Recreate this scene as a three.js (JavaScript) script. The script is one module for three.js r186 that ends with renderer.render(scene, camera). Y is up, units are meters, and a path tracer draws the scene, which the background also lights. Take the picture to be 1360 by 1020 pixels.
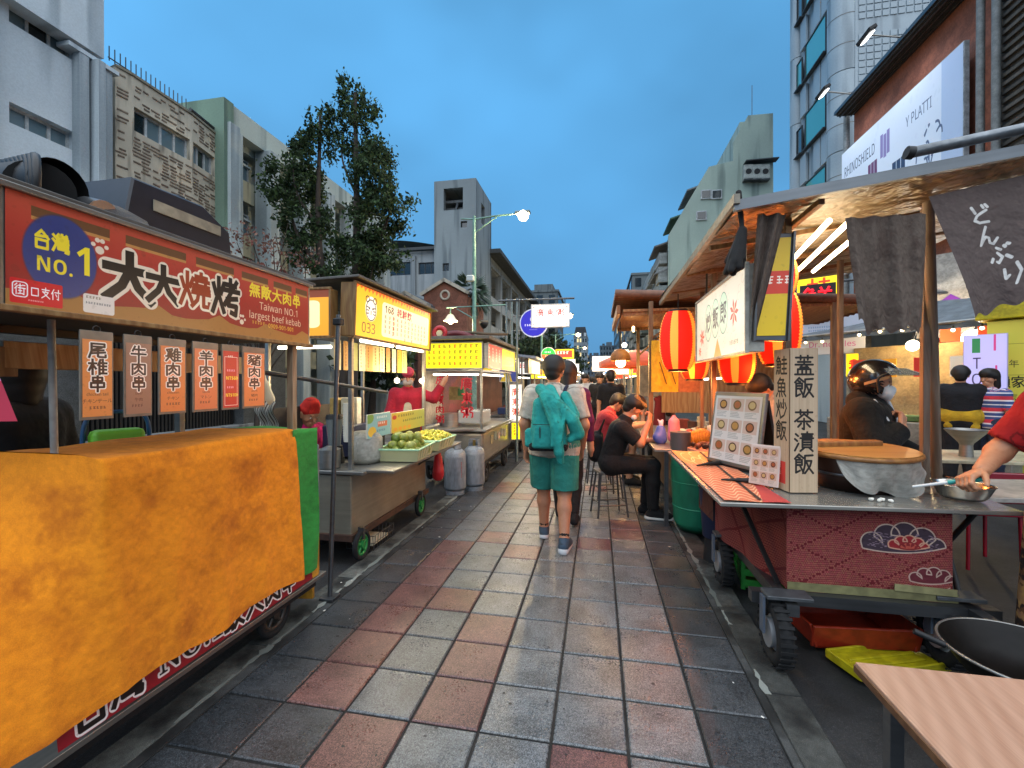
import * as THREE from 'three';
import { RoundedBoxGeometry } from 'three/addons/geometries/RoundedBoxGeometry.js';
import { mergeGeometries } from 'three/addons/utils/BufferGeometryUtils.js';
import { RectAreaLightUniformsLib } from 'three/addons/lights/RectAreaLightUniformsLib.js';

// ---------- camera, sky, sun, exposure ----------
const FOCAL = 590, EYE = 1.48, YAW = Math.atan(114.5 / FOCAL);
const scene = new THREE.Scene();
const camera = new THREE.PerspectiveCamera(2 * Math.atan(510 / FOCAL) * 180 / Math.PI, 4 / 3, 0.05, 900);
camera.position.set(0, EYE, 0);
camera.rotation.set(-0.0034, YAW, 0, 'YXZ');
const renderer = new THREE.WebGLRenderer({ antialias: true });
renderer.toneMapping = THREE.LinearToneMapping;
renderer.toneMappingExposure = 2.9;
renderer.shadowMap.enabled = true;
RectAreaLightUniformsLib.init();

function rng(seed) { let s = seed | 0; return () => { s = (s + 0x6d2b79f5) | 0; let t = Math.imul(s ^ (s >>> 15), 1 | s); t = (t + Math.imul(t ^ (t >>> 7), 61 | t)) ^ t; return ((t ^ (t >>> 14)) >>> 0) / 4294967296; }; }
const hash = (x, y, s) => { let h = Math.imul(x, 374761393) ^ Math.imul(y, 668265263) ^ Math.imul(s, 974711); h = Math.imul(h ^ (h >>> 13), 1274126177); return ((h ^ (h >>> 16)) >>> 0) / 4294967296; };
function vnoise(u, v, f, s, fy = f) {               // value noise that repeats after one unit
  const x = u * f, y = v * fy, ix = Math.floor(x), iy = Math.floor(y), a = x - ix, b = y - iy, p = a * a * (3 - 2 * a), q = b * b * (3 - 2 * b);
  const h = (i, j) => hash(((i % f) + f) % f, ((j % fy) + fy) % fy, s);
  return (h(ix, iy) * (1 - p) + h(ix + 1, iy) * p) * (1 - q) + (h(ix, iy + 1) * (1 - p) + h(ix + 1, iy + 1) * p) * q;
}
const fbm = (u, v, f, o, s, fy = f) => { let a = 0.5, t = 0, n = 0; for (let i = 0; i < o; i++) { t += a * vnoise(u, v, f << i, s + i, fy << i); n += a; a *= 0.55; } return t / n; };
const clamp = (x, a = 0, b = 1) => Math.min(b, Math.max(a, x)), lerp = (a, b, t) => a + (b - a) * t, smooth = (a, b, x) => { const t = clamp((x - a) / (b - a)); return t * t * (3 - 2 * t); };

{ // dusk sky: deep even blue, paler to the west (picture left), soft high cloud
  const W = 512, H = 256, d = new Float32Array(W * H * 4), west = [-0.86, 0.25, 0.45], wl = Math.hypot(...west);
  for (let j = 0; j < H; j++) for (let i = 0; i < W; i++) {
    const up = ((j + 0.5) / H - 0.5) * Math.PI, ro = ((i + 0.5) / W - 0.5) * 2 * Math.PI, x = Math.cos(ro) * Math.cos(up), y = Math.sin(up), z = Math.sin(ro) * Math.cos(up);
    const w = (x * west[0] + y * west[1] + z * west[2]) / wl * 0.5 + 0.5, h = clamp(y);
    const c = fbm(i / W, j / H, 7, 5, 7, 6), k = (0.78 + 0.4 * w) * (0.76 + 0.44 * smooth(0.25, 0.8, c)) / 2.95, hz = Math.exp(-h * 3.6), g = 0.06 * (1 - c);
    const o = (j * W + i) * 4;
    d[o] = k * (lerp(0.128, 0.108, hz) + 0.5 * g); d[o + 1] = k * (lerp(0.49, 0.32, hz) + 0.3 * g); d[o + 2] = k * lerp(0.95, 0.60, hz); d[o + 3] = 1;
    if (y < 0) { d[o] = d[o + 1] = d[o + 2] = 0.03; }
  }
  const t = new THREE.DataTexture(d, W, H, THREE.RGBAFormat, THREE.FloatType);
  t.mapping = THREE.EquirectangularReflectionMapping; t.magFilter = THREE.LinearFilter; t.needsUpdate = true;
  scene.background = t; scene.environment = t;
}
// the last daylight: a broad pale glow of the high cloud overhead and behind the camera
const sun = new THREE.DirectionalLight(new THREE.Color(1.0, 0.95, 0.88), 1.5);
sun.position.set(6, 60, 26); sun.castShadow = true; sun.shadow.radius = 210;
Object.assign(sun.shadow.camera, { left: -60, right: 60, top: 60, bottom: -60, near: 1, far: 200 });
scene.add(sun, sun.target);

// ---------- picture to place ----------
const SN = Math.sin(YAW), CS = Math.cos(YAW);
const ray = (px, py) => { const xc = (px - 680) / FOCAL; return [-SN + xc * CS, -(py - 508) / FOCAL, -CS - xc * SN]; };
const onY = (px, py, y = 0) => { const r = ray(px, py), D = (y - EYE) / r[1]; return [D * r[0], y, D * r[2]]; };
const onX = (px, py, x) => { const r = ray(px, py), D = x / r[0]; return [x, EYE + D * r[1], D * r[2]]; };
const onZ = (px, py, z) => { const r = ray(px, py), D = z / r[2]; return [D * r[0], EYE + D * r[1], z]; };

// ---------- textures: detail maps that tint by material colour ----------
function dataTex(size, f, srgb = true, sy = size) {
  const d = new Uint8Array(size * sy * 4);
  for (let j = 0; j < sy; j++) for (let i = 0; i < size; i++) {
    const c = f(i / size, j / sy), o = (j * size + i) * 4;
    if (typeof c === 'number') d[o] = d[o + 1] = d[o + 2] = clamp(c) * 255; else for (let k = 0; k < 3; k++) d[o + k] = clamp(c[k]) * 255;
    d[o + 3] = 255;
  }
  const t = new THREE.DataTexture(d, size, sy); t.wrapS = t.wrapT = THREE.RepeatWrapping; t.magFilter = THREE.LinearFilter; if (srgb) t.colorSpace = THREE.SRGBColorSpace; t.needsUpdate = true; return t;
}
const rep = (t, x, y = x) => { const c = t.clone(); c.repeat.set(x, y); c.wrapS = c.wrapT = THREE.RepeatWrapping; c.needsUpdate = true; return c; };
const T = {
  granite: dataTex(512, (u, v) => { const g = hash(u * 512 | 0, v * 512 | 0, 3), m = fbm(u, v, 6, 4, 11), f = vnoise(u, v, 170, 5); return 0.60 + 0.34 * (m - 0.5) + (g > 0.88 ? 0.6 : g < 0.16 ? -0.42 : 0) * (0.4 + f) + 0.34 * (f - 0.5); }),
  graniteRough: dataTex(256, (u, v) => { const m = fbm(u, v, 5, 4, 21), g = vnoise(u, v, 90, 5); return 0.42 + 0.42 * m + 0.2 * (g - 0.5); }, false),
  asphalt: dataTex(512, (u, v) => { const g = hash(u * 512 | 0, v * 512 | 0, 9), m = fbm(u, v, 4, 5, 31); return 0.48 + 0.9 * (m - 0.5) + (g > 0.95 ? 0.55 * smooth(0.4, 0.7, m) : 0) + 0.2 * (g - 0.5); }),
  concrete: dataTex(512, (u, v) => { const m = fbm(u, v, 3, 6, 41), s = fbm(u, v, 16, 3, 45, 2), g = hash(u * 512 | 0, v * 512 | 0, 4); return 0.80 + 0.30 * (m - 0.5) - 0.22 * smooth(0.55, 0.85, s) + 0.05 * (g - 0.5); }),
  plaster: dataTex(512, (u, v) => { const m = fbm(u, v, 3, 5, 141), s = smooth(0.52, 0.8, fbm(u, v, 24, 3, 145, 2)), g = hash(u * 512 | 0, v * 512 | 0, 6); return [0.86 + 0.24 * (m - 0.5) - 0.2 * s + 0.06 * (g - 0.5), 0.87 + 0.24 * (m - 0.5) - 0.19 * s + 0.06 * (g - 0.5), 0.87 + 0.22 * (m - 0.5) - 0.18 * s + 0.06 * (g - 0.5)]; }),
  wood: dataTex(512, (u, v) => { const w = fbm(u, v, 3, 3, 51), g = fbm(u + 0.05 * Math.sin(v * 6.28), v, 60, 3, 55, 3), k = 0.5 + 0.5 * Math.sin((u * 9 + w * 3.0) * 6.28); return [0.84 + 0.20 * (g - 0.5) - 0.10 * k, 0.80 + 0.24 * (g - 0.5) - 0.14 * k, 0.76 + 0.26 * (g - 0.5) - 0.17 * k]; }),
  cloth: dataTex(256, (u, v) => { const m = fbm(u, v, 4, 5, 61), x = (u * 256 | 0) % 4 < 2, y = (v * 256 | 0) % 4 < 2; return 0.82 + 0.3 * (m - 0.5) + (x !== y ? 0.04 : -0.04); }),
  towel: dataTex(512, (u, v) => { const m = fbm(u, v, 4, 5, 71), f = fbm(u, v, 40, 2, 75), g = hash(u * 512 | 0, v * 512 | 0, 8), st = smooth(0.5, 0.85, fbm(u, v, 6, 5, 79)), q = 0.10 * (m - 0.5) + 0.12 * (f - 0.5) - 0.15 * st + 0.10 * (g - 0.5); return [0.93 + q, 0.93 + 1.3 * q, 0.9 + 1.3 * q]; }),
  metal: dataTex(256, (u, v) => { const s = fbm(u, v, 2, 3, 81, 60), m = fbm(u, v, 5, 4, 85); return 0.84 + 0.10 * (s - 0.5) + 0.14 * (m - 0.5); }),
  metalRough: dataTex(256, (u, v) => { const s = fbm(u, v, 3, 3, 91, 70), m = fbm(u, v, 6, 4, 95); return 0.5 + 0.15 * (s - 0.5) + 0.3 * (m - 0.45); }, false),
  grime: dataTex(256, (u, v) => { const m = fbm(u, v, 4, 5, 101), g = fbm(u, v, 30, 2, 105); return 0.80 + 0.45 * (m - 0.5) + 0.2 * (g - 0.5); }),
  skin: dataTex(128, (u, v) => { const m = fbm(u, v, 8, 4, 111); return [0.97 + 0.06 * (m - 0.5), 0.94 + 0.12 * (m - 0.5), 0.93 + 0.14 * (m - 0.5)]; }),
  bumpFine: dataTex(256, (u, v) => 0.5 + 0.5 * (hash(u * 256 | 0, v * 256 | 0, 2) - 0.5) + 0.5 * (fbm(u, v, 20, 3, 121) - 0.5), false),
  bumpFold: dataTex(256, (u, v) => fbm(u, v, 4, 4, 131), false),
};
const GLOW = 0.33, LAMP = 0.44;                         // how strong lit faces and lamps are against the daylight
const mcache = new Map();
function M(hex, o = {}) {                              // hex is the thing's own colour in sRGB
  const key = hex + Object.entries(o).map(([k, v]) => k + (v && v.isTexture ? v.uuid : v)).join();
  if (mcache.has(key)) return mcache.get(key);
  const { rough = 0.75, metal = 0, map, bump, bumpScale = 0.002, roughMap, phys, emissive, ei = 1, emap, ...rest } = o;
  const P = { color: new THREE.Color(hex), roughness: rough, metalness: metal, side: THREE.DoubleSide };
  if (map) P.map = map; if (bump) { P.bumpMap = bump; P.bumpScale = bumpScale; } if (roughMap) P.roughnessMap = roughMap;
  if (emissive !== undefined) { P.emissive = new THREE.Color(emissive); P.emissiveIntensity = ei * GLOW; if (emap) P.emissiveMap = emap; }
  const m = phys ? new THREE.MeshPhysicalMaterial({ ...P, ...rest }) : new THREE.MeshStandardMaterial({ ...P, ...rest });
  mcache.set(key, m); return m;
}
const mConc = (hex, r = 1) => M(hex, { map: rep(T.concrete, r * 0.35), rough: 0.9 });
const FOLD = rep(T.bumpFold, 2.6), PL = rep(T.plaster, 0.12, 0.12), CONC = rep(T.concrete, 0.4), GR1 = rep(T.grime, 1.3), CL1 = rep(T.cloth, 3), WD1 = rep(T.wood, 1.6, 0.8), MT1 = rep(T.metal, 1.2), MTR = rep(T.metalRough, 1.1);
const plaster = (hex) => M(hex, { map: PL, rough: 0.92 }), steel = (hex = '#b4b2ac') => M(hex, { map: MT1, roughMap: MTR, rough: 0.8, metal: 0.85 });
const paint = (hex, rough = 0.5) => M(hex, { map: GR1, rough }), fabric = (hex) => M(hex, { map: CL1, rough: 0.95, bump: FOLD, bumpScale: 0.02 }), wood = (hex, rough = 0.6) => M(hex, { map: WD1, rough });
const DARK = paint('#1b1b1d', 0.6), RUBBER = M('#151516', { rough: 0.85, map: GR1 }), STEEL = steel(), DSTEEL = steel('#77787a'), GLASS = M('#ffffff', { phys: 1, rough: 0.03, transmission: 1, thickness: 0 });

// ---------- geometry ----------
function metreUV(g) {
  const p = g.attributes.position, n = g.attributes.normal, uv = new Float32Array(p.count * 2);
  for (let i = 0; i < p.count; i++) {
    const a = Math.abs(n.getX(i)), b = Math.abs(n.getY(i)), c = Math.abs(n.getZ(i)), x = p.getX(i), y = p.getY(i), z = p.getZ(i);
    if (b >= a && b >= c) { uv[i * 2] = x; uv[i * 2 + 1] = z; } else if (a >= c) { uv[i * 2] = z; uv[i * 2 + 1] = y; } else { uv[i * 2] = x; uv[i * 2 + 1] = y; }
  }
  g.setAttribute('uv', new THREE.BufferAttribute(uv, 2)); return g;
}
const gcache = new Map(), keep = (k, f) => { if (!gcache.has(k)) gcache.set(k, f()); return gcache.get(k); };
const box = (w, h, d, b = 0) => keep(`b${w},${h},${d},${b}`, () => metreUV(b ? new RoundedBoxGeometry(w, h, d, 1, b) : new THREE.BoxGeometry(w, h, d)));
const cyl = (r1, r2, h, n = 16, open = false) => keep(`c${r1},${r2},${h},${n},${open}`, () => { const g = new THREE.CylinderGeometry(r1, r2, h, n, 1, open); const uv = g.attributes.uv; for (let i = 0; i < uv.count; i++) uv.setXY(i, uv.getX(i) * 6.28 * Math.max(r1, r2), uv.getY(i) * h); return g; });
const sph = (r, n = 12) => keep(`s${r},${n}`, () => new THREE.SphereGeometry(r, n, Math.max(6, n * 0.7 | 0)));
const at = (g, x = 0, y = 0, z = 0, rx = 0, ry = 0, rz = 0, sx = 1, sy = sx, sz = sx) => g.clone().applyMatrix4(new THREE.Matrix4().compose(new THREE.Vector3(x, y, z), new THREE.Quaternion().setFromEuler(new THREE.Euler(rx, ry, rz)), new THREE.Vector3(sx, sy, sz)));
function rod(a, b, r, n = 8, r2 = r) {
  const A = new THREE.Vector3(...a), B = new THREE.Vector3(...b), L = A.distanceTo(B), g = new THREE.CylinderGeometry(r2, r, L, n);
  const uv = g.attributes.uv; for (let i = 0; i < uv.count; i++) uv.setXY(i, uv.getX(i) * 6.28 * r, uv.getY(i) * L);
  return g.applyMatrix4(new THREE.Matrix4().compose(A.clone().lerp(B, 0.5), new THREE.Quaternion().setFromUnitVectors(new THREE.Vector3(0, 1, 0), B.sub(A).normalize()), new THREE.Vector3(1, 1, 1)));
}
const bar = (a, b, w, h) => {                          // square bar between two points
  const A = new THREE.Vector3(...a), B = new THREE.Vector3(...b), L = A.distanceTo(B), g = metreUV(new THREE.BoxGeometry(w, h, L));
  return g.applyMatrix4(new THREE.Matrix4().lookAt(A, B, Math.abs(B.y - A.y) > 0.95 * L ? new THREE.Vector3(0, 0, 1) : new THREE.Vector3(0, 1, 0)).setPosition(A.clone().lerp(B, 0.5)));
};
const tube = (pts, r, n = 24, m = 6) => new THREE.TubeGeometry(new THREE.CatmullRomCurve3(pts.map((p) => new THREE.Vector3(...p))), n, r, m);
const lathe = (pts, n = 24) => new THREE.LatheGeometry(pts.map((p) => new THREE.Vector2(p[0], p[1])), n);
function sheet(nu, nv, f, su = 1, sv = 1) {            // f(u, v) -> [x, y, z]
  const p = [], uv = [], ix = [];
  for (let j = 0; j <= nv; j++) for (let i = 0; i <= nu; i++) { p.push(...f(i / nu, j / nv)); uv.push(i / nu * su, j / nv * sv); }
  for (let j = 0; j < nv; j++) for (let i = 0; i < nu; i++) { const a = j * (nu + 1) + i, b = a + 1, c = a + nu + 1, d = c + 1; ix.push(a, b, d, a, d, c); }
  const g = new THREE.BufferGeometry(); g.setAttribute('position', new THREE.Float32BufferAttribute(p, 3)); g.setAttribute('uv', new THREE.Float32BufferAttribute(uv, 2)); g.setIndex(ix); g.computeVertexNormals(); return g;
}
const quad = (a, b, c, d, su = 1, sv = 1) => sheet(1, 1, (u, v) => [0, 1, 2].map((k) => lerp(lerp(a[k], b[k], u), lerp(d[k], c[k], u), v)), su, sv);   // a b bottom, d c top
const join = (l) => { const r = mergeGeometries(l.map((g) => { const h = g.index ? g.toNonIndexed() : g.clone(); for (const k of Object.keys(h.attributes)) if (!['position', 'normal', 'uv'].includes(k)) h.deleteAttribute(k); return h; })); if (!r) throw new Error('join'); return r; };
const holed = (w, h, holes, depth) => {                // wall from (0,0) to (w,h), outer face at z = 0, holes [x, y, w, h]
  const s = new THREE.Shape([[0, 0], [w, 0], [w, h], [0, h]].map((p) => new THREE.Vector2(...p)));
  for (const [x, y, a, b] of holes) s.holes.push(new THREE.Path([[x, y], [x, y + b], [x + a, y + b], [x + a, y]].map((p) => new THREE.Vector2(...p))));
  return metreUV(new THREE.ExtrudeGeometry(s, { depth, bevelEnabled: false }).translate(0, 0, -depth));
};
const poly = (pts, depth, bevel = 0) => metreUV(new THREE.ExtrudeGeometry(new THREE.Shape(pts.map((p) => new THREE.Vector2(...p))), { depth, bevelEnabled: bevel > 0, bevelSize: bevel, bevelThickness: bevel, bevelSegments: 1 }));

// ---------- things and parts ----------
const taken = new Map(), numbered = (n) => { const k = (taken.get(n) ?? -1) + 1; taken.set(n, k); return k ? `${n}_${String(k).padStart(3, '0')}` : n; };
const flags = (o) => { o.castShadow = o.receiveShadow = true; return o; };
function thing(name, label, category, [x, y, z] = [0, 0, 0], turn = 0, group) {
  const o = new THREE.Group(); o.name = numbered(name); o.position.set(x, y, z); o.rotation.y = turn; o.userData = { label, category }; if (group) o.userData.group = group; scene.add(o); return o;
}
function part(parent, name, g, m, [x, y, z] = [0, 0, 0], [rx, ry, rz] = [0, 0, 0], label) {
  const o = flags(new THREE.Mesh(g, m)); o.name = name; o.position.set(x, y, z); o.rotation.set(rx, ry, rz); if (label) o.userData.label = label; parent.add(o); return o;
}
function single(name, label, category, g, m, pos = [0, 0, 0], rot = [0, 0, 0], group) { const o = part(scene, numbered(name), g, m, pos, rot, label); o.userData.category = category; if (group) o.userData.group = group; return o; }
function struct(name, g, m, pos = [0, 0, 0], rot) { const o = part(scene, name, g, m, pos, rot); o.userData.kind = 'structure'; return o; }
function copyOf(src, [x, y, z], turn, label) { const r = src.clone(); r.name = numbered(src.name.replace(/_\d{3}$/, '')); r.position.set(x, y, z); r.rotation.y = turn; r.userData = { ...src.userData }; if (label) r.userData.label = label; scene.add(r); return r; }
const flatten = (p, b) => { p.updateMatrix(); for (const o of [...p.children]) { o.applyMatrix4(p.matrix); b.add(o); } };
// a panel of light just in front of a glowing face that looks along local +z
function panelLight(parent, w, h, color, intensity, [x, y, z] = [0, 0, 0], rx = 0) { const l = new THREE.RectAreaLight(color, intensity * LAMP, w, h); l.position.set(x, y, z); l.rotation.set(rx, Math.PI, 0); l.name = 'sign_light'; parent.add(l); return l; }
function bulbLight(parent, color, intensity, [x, y, z], radius = 2) { const l = new THREE.PointLight(color, intensity * LAMP); l.position.set(x, y, z); l.castShadow = true; l.shadow.radius = radius; l.name = 'bulb_light'; parent.add(l); return l; }
// ---------- lettering: brush strokes on a 100 x 100 square, each point two digits across and two down ----------
const FIRE = '2508 2540 0590;0825 1545;4220 3342;2650 4288;', FOOD = '2503 0425;2605 4822;2018 3022;1030 1092 3082;1030 4030 4055 1055;1042 4042;3058 4688;', WATER = '0812 2022;0436 1646;0492 2258;', TREE = '0528 4228;2305 2395;2230 0570;2638 4060;';
const FISH = '2003 0522;1812 3612 3024;1026 4226 4258 1058 1026;2626 2658;1042 4242;0870 0388;1870 2088;3070 3286;4268 4684;', ZHUI = '6505 5438;6025 6095;7803 7815;6025 9825;8025 8088;6045 9645;6066 9666;6090 9890';
const GLYPH = {
  台: '4808 2038 7533;6018 8242;2255 7855 7895 2295 2255', 灣: '0512 1522;0335 1345;0390 1858;5003 5010;4012 6012;4320 5720;4328 5728;4335 5735 5745 4345 4335;3205 2515 3415 2427 3627;3028 3048;2436 2444;3636 3745;7405 6715 7815 6627 8227;7428 7448;6636 6644;8236 8445;2855 8255 8267 3067 3080 8680 8495 7092',
  大: '0835 9235;5005 5035 3568 0894;5238 6668 9292', 燒: FIRE + '6803 6822;5212 8512;4622 9222;5428 5446;4636 6436;4446 6646;8228 8246;7436 9236;7246 9446;4256 9556;6056 5675 4092;7656 7690 9590 9580', 烤: FIRE + '6605 6630;5018 8418;4432 9632;8808 4668;5555 8850;6255 5870 8870 8592 7088',
  無: '2805 1230;2215 9015;3215 3262;4815 4862;6415 6462;7815 7862;1038 9238;0862 9462;2072 1292;3872 4290;6072 6690;8070 9288', 敵: '2803 2810;0812 5412;1815 2222;4415 3822;1026 1090;1026 5226 5290 4688;3032 3055;1842 4442;2055 4255 4275 2075 2055;6805 5832;6225 9425;8428 7660 5292;6032 7668 9592',
  肉: '1025 1092;1025 9025 9092 8090;5005 4830 2455;4930 7055;4848 4665 2485;4862 7285', 串: '2512 7512 7532 2532 2512;1545 8545 8572 1572 1545;5003 5098', 街: '2205 0522;2625 0548;1640 1692;5008 5042;3820 6420;3440 6640;5048 5085;3862 6462;3288 6884;7215 9215;7040 9640;8440 8492 7688',
  口: '1820 8220 8285 1885 1820', 支: '5003 5035;1520 8520;2040 7540 6062 1295;3045 5570 9095', 付: '2805 0545;1835 1895;3830 9530;7505 7595 6288;4848 5865', 尾: '1810 8810 8828 1828;1810 1855 0595;7034 3046;2655 8248;2470 9062;5242 5288 5892 9492 9480', 椎: TREE + ZHUI,
  牛: '2608 1238;2028 8828;0558 9558;5005 5097', 雞: '4205 1012;1218 1828;2816 3024;4414 3826;3028 1840 4238;3040 1652 4450;0560 5260;2852 2662 0592;3062 5090;' + ZHUI, 羊: '3005 3818;7005 6218;1222 8822;1840 8240;0660 9460;5022 5097', 豬: '0810 4810;2812 0835;2028 3548 3888 2890;2640 0560;3055 0582;4530 3548;3845 5090;7505 7530;6018 9018;5232 9832;9508 5258;6052 9252 9294 6094 6052;6072 9272',
  最: '2805 7205 7232 2832 2805;2818 7218;0642 9442;1642 1690;3842 3895;1656 3856;1668 3868;0690 4284;5052 8452 5094;5458 9294', 純: '2503 1022 3222 0845 3842;2045 2060;0665 0382;2268 2488;3665 4280;5018 9212;5230 5255 9055 9030;7205 7285 7892 9592 9580', 鮮: FISH + '6005 6518;8805 8218;5222 9622;5540 9340;5060 9860;7422 7497', 飲: FOOD + '6505 5530;6020 9520 8838;7525 7550 5594;7650 9694', 飯: FOOD + '5510 9408;5510 5555 4595;5835 8835 8062 5595;6240 7568 9694',
  廣: '5003 5012;1215 9415;1215 1260 0495;2828 8428;4418 4440;6818 6840;2442 9042;3250 8250 8278 3278 3250;5742 5778;3264 8264;4280 2895;6880 8894', 東: '0820 9220;2534 7534 7560 2560 2534;2547 7547;5003 5097;4562 0890;5562 9490', 粥: '0512 2812 2830 0830 0850 3050 2888 1884;5010 5092;3645 6445;4018 4438;6018 5638;4850 3675;5250 6475;7212 9412 9430 7430 7450 9650 9488 8484',
  皮: '1822 9022 8535;1822 1855 0495;5203 5248;2448 7848 6270 2295;3250 5575 9495', 蛋: '1508 8508 7522;5010 5048;5028 7528;3018 1048 9450;3055 7055 7075 3075 3055;5050 5090;2290 7888;7080 8595', 瘦: '5502 5510;2014 9514;2014 2060 0896;0528 1238;0362 1650;4822 3826 3848 8048 8024 6524;3835 5035;6535 8035;5818 5858;3060 8060 4896;4264 9094',
  蓋: '0812 9212;3203 3222;6803 6822;5022 5046;1833 8233;0646 9446;4048 3060 6458;6050 7262;1868 8268 8292;1868 1892;4068 4092;6068 6092;0493 9693', 茶: '0814 9214;3203 3224;6803 6824;5022 0458;5022 9656;1858 8258;5044 5096 4292;3568 2084;6468 8084', 漬: WATER + '3812 9412;4222 9022;3232 9632;6603 6632;4240 8840 8876 4276 4240;4252 8852;4264 8864;5278 3294;7678 9494',
  鮭: FISH + '7405 7440;5620 9420;5240 9840;7446 7488;5664 9464;5088 9888', 魚: '4003 1528;3812 7212 6026;2030 8230 8270 2070 2030;5030 5070;2050 8250;1480 0495;3280 3595;5280 5894;7478 9092', 炒: FIRE + '7003 7045 6242;5622 4845;8420 9645;9250 7680 4296', 郎: '2403 2812;0815 4815 4845 1045;0830 4830;0815 0888 4075;3065 4890;6210 6296;6210 9010 7638 9258 8475 7070',
  百: '0810 9210;5010 4232;1832 8232 8294 1894 1832;1862 8262', 年: '2803 0835;2218 8818;2440 8440;2440 2464;0464 9664;5218 5297', 賴: '0518 4818;1030 4430 4455 1055 1030;2705 2795;2558 0585;2958 4882;6803 5618;6608 9008 8020;5825 9225 9276 5876 5825;5840 9240;5856 9256;6678 5294;8278 9694', 家: '5002 5010;0832 1014 9014 9030;2528 7528;5030 1256;3545 5262 5890 4494;4555 1576;5068 1892;8040 5860;6055 9292',
  老: '4804 4840;1820 7620;0642 9642;8410 0880;7655 4070;4050 4086 4692 9092 9076', 店: '5002 5012;1214 9414;1214 1260 0495;5520 5555;5536 8836;3058 8458 8492 3092 3058', 鵝: '2803 0812;0428 5428;1808 1890 0886;0462 3048;3405 4060 5490 5678;5040 2875;4210 5220;7403 6812;6212 6260;6212 9012 9040 6240;6226 9026;6252 9852;6260 9460 9292 8488;6270 6088;7068 7284;8068 8480', 一: '0848 9248', 代: '2805 0545;1835 1897;3838 9430;5805 6555 9292 9475;7808 8820', 桂: TREE + '7405 7440;5620 9420;5240 9840;7446 7488;5664 9464;5088 9888',
  ど: '2008 3040;8030 3555 2075 4092 8288;6505 7018;8003 8816', ん: '5005 1092 4255 5560 5585 7090 9265', ぶ: '4505 6018;4530 6055 4080 3575;2060 1080;7555 9080;7505 8015;8803 9612', り: '2510 2055 3545;7208 7855 5095',
  チ: '7508 2520;0842 9242;5018 5055 3095', キ: '1530 8522;0858 9450;4505 5897', ン: '1015 3030;1090 5078 9225', マ: '0815 9015 5565;3545 6582', ト: '3505 3595;3545 7862', テ: '2010 8010;0838 9438;5038 4575 3095', ー: '0850 9250', ル: '3010 2860 0890;6005 6088 9465',
};
function strokes(c, ch, x, y, s) {
  for (const st of GLYPH[ch].split(';')) { c.beginPath(); st.trim().split(' ').forEach((p, i) => { const X = x + s * +p.slice(0, 2) / 100, Y = y + s * +p.slice(2) / 100; i ? c.lineTo(X, Y) : c.moveTo(X, Y); }); c.stroke(); }
}
// one word: style {fill, w (stroke of 100), halo, hw, v (down the page), gap, cap}
function word(c, text, x, y, s, { fill = '#111', w = 11, halo, hw = 22, v = false, gap = 1.04, cap = 'square', font = 'bold', face = 'sans-serif', sx = 1 } = {}) {
  c.save(); c.translate(x, y); c.scale(sx, 1);
  for (const pass of halo ? [0, 1] : [1]) {
    let p = 0; c.strokeStyle = c.fillStyle = pass ? fill : halo; c.lineJoin = 'round'; c.lineCap = pass ? cap : 'round'; c.lineWidth = s * (pass ? w : hw) / 100;
    for (const ch of text) {
      if (GLYPH[ch]) { strokes(c, ch, v ? 0 : p, v ? p : 0, s); p += s * gap; } else if (ch === ' ') p += s * 0.35;
      else { c.font = `${font} ${s * 1.05}px ${face}`; const m = c.measureText(ch).width; if (!pass) { c.lineWidth = s * (hw - w) / 100; c.strokeText(ch, v ? (s - m) / 2 : p, (v ? p : 0) + s * 0.9); c.lineWidth = s * hw / 100; } else c.fillText(ch, v ? (s - m) / 2 : p, (v ? p : 0) + s * 0.9); p += v ? s * gap : m * 1.02; }
    }
  }
  c.restore();
}
function latin(c, text, x, y, s, fill, { font = 'bold', face = 'sans-serif', align = 'left', rot = 0, sx = 1 } = {}) { c.save(); c.translate(x, y); c.rotate(rot); c.scale(sx, 1); c.fillStyle = fill; c.font = `${font} ${s}px ${face}`; c.textAlign = align; c.fillText(text, 0, 0); c.restore(); }
// small print too fine to read in the photograph: rows of short marks
function smallPrint(c, x, y, w, h, rows, fill, seed, down = false) {
  const r = rng(seed); c.fillStyle = fill;
  if (down) { const cw = w / rows; for (let i = 0; i < rows; i++) for (let q = 0; q < h * (0.7 + 0.3 * r()); q += cw * 0.62) { for (let k = 0; k < 3; k++) c.fillRect(x + i * cw + cw * 0.12 * r(), y + q + k * cw * 0.16, cw * (0.25 + 0.2 * r()), cw * 0.07); c.fillRect(x + i * cw + cw * (0.1 + 0.2 * r()), y + q, cw * 0.07, cw * 0.46); } return; }
  const rh = h / rows; for (let j = 0; j < rows; j++) for (let q = 0; q < w * (0.6 + 0.4 * r()); q += rh * 0.6) { for (let k = 0; k < 3; k++) c.fillRect(x + q, y + j * rh + k * rh * 0.2, rh * (0.25 + 0.22 * r()), rh * 0.09); c.fillRect(x + q + rh * 0.2 * r(), y + j * rh, rh * 0.08, rh * 0.52); }
}
function canvasTex(w, h, draw) {
  const k = document.createElement('canvas'); k.width = w; k.height = h; const c = k.getContext('2d'); draw(c, w, h);
  const t = new THREE.CanvasTexture(k); t.colorSpace = THREE.SRGBColorSpace; t.magFilter = THREE.LinearFilter; return t;
}
function weather(c, w, h, seed, amount = 0.12, col = '60,40,20') { const r = rng(seed); for (let i = 0; i < w * h / 700; i++) { c.fillStyle = `rgba(${col},${amount * r() * r()})`; const s = 2 + 14 * r() * r(); c.beginPath(); c.ellipse(w * r(), h * r(), s, s * (0.4 + r()), r() * 3, 0, 7); c.fill(); } }
const printMat = (t, o = {}) => M('#ffffff', { map: t, rough: o.rough ?? 0.55, ...o });
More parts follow.
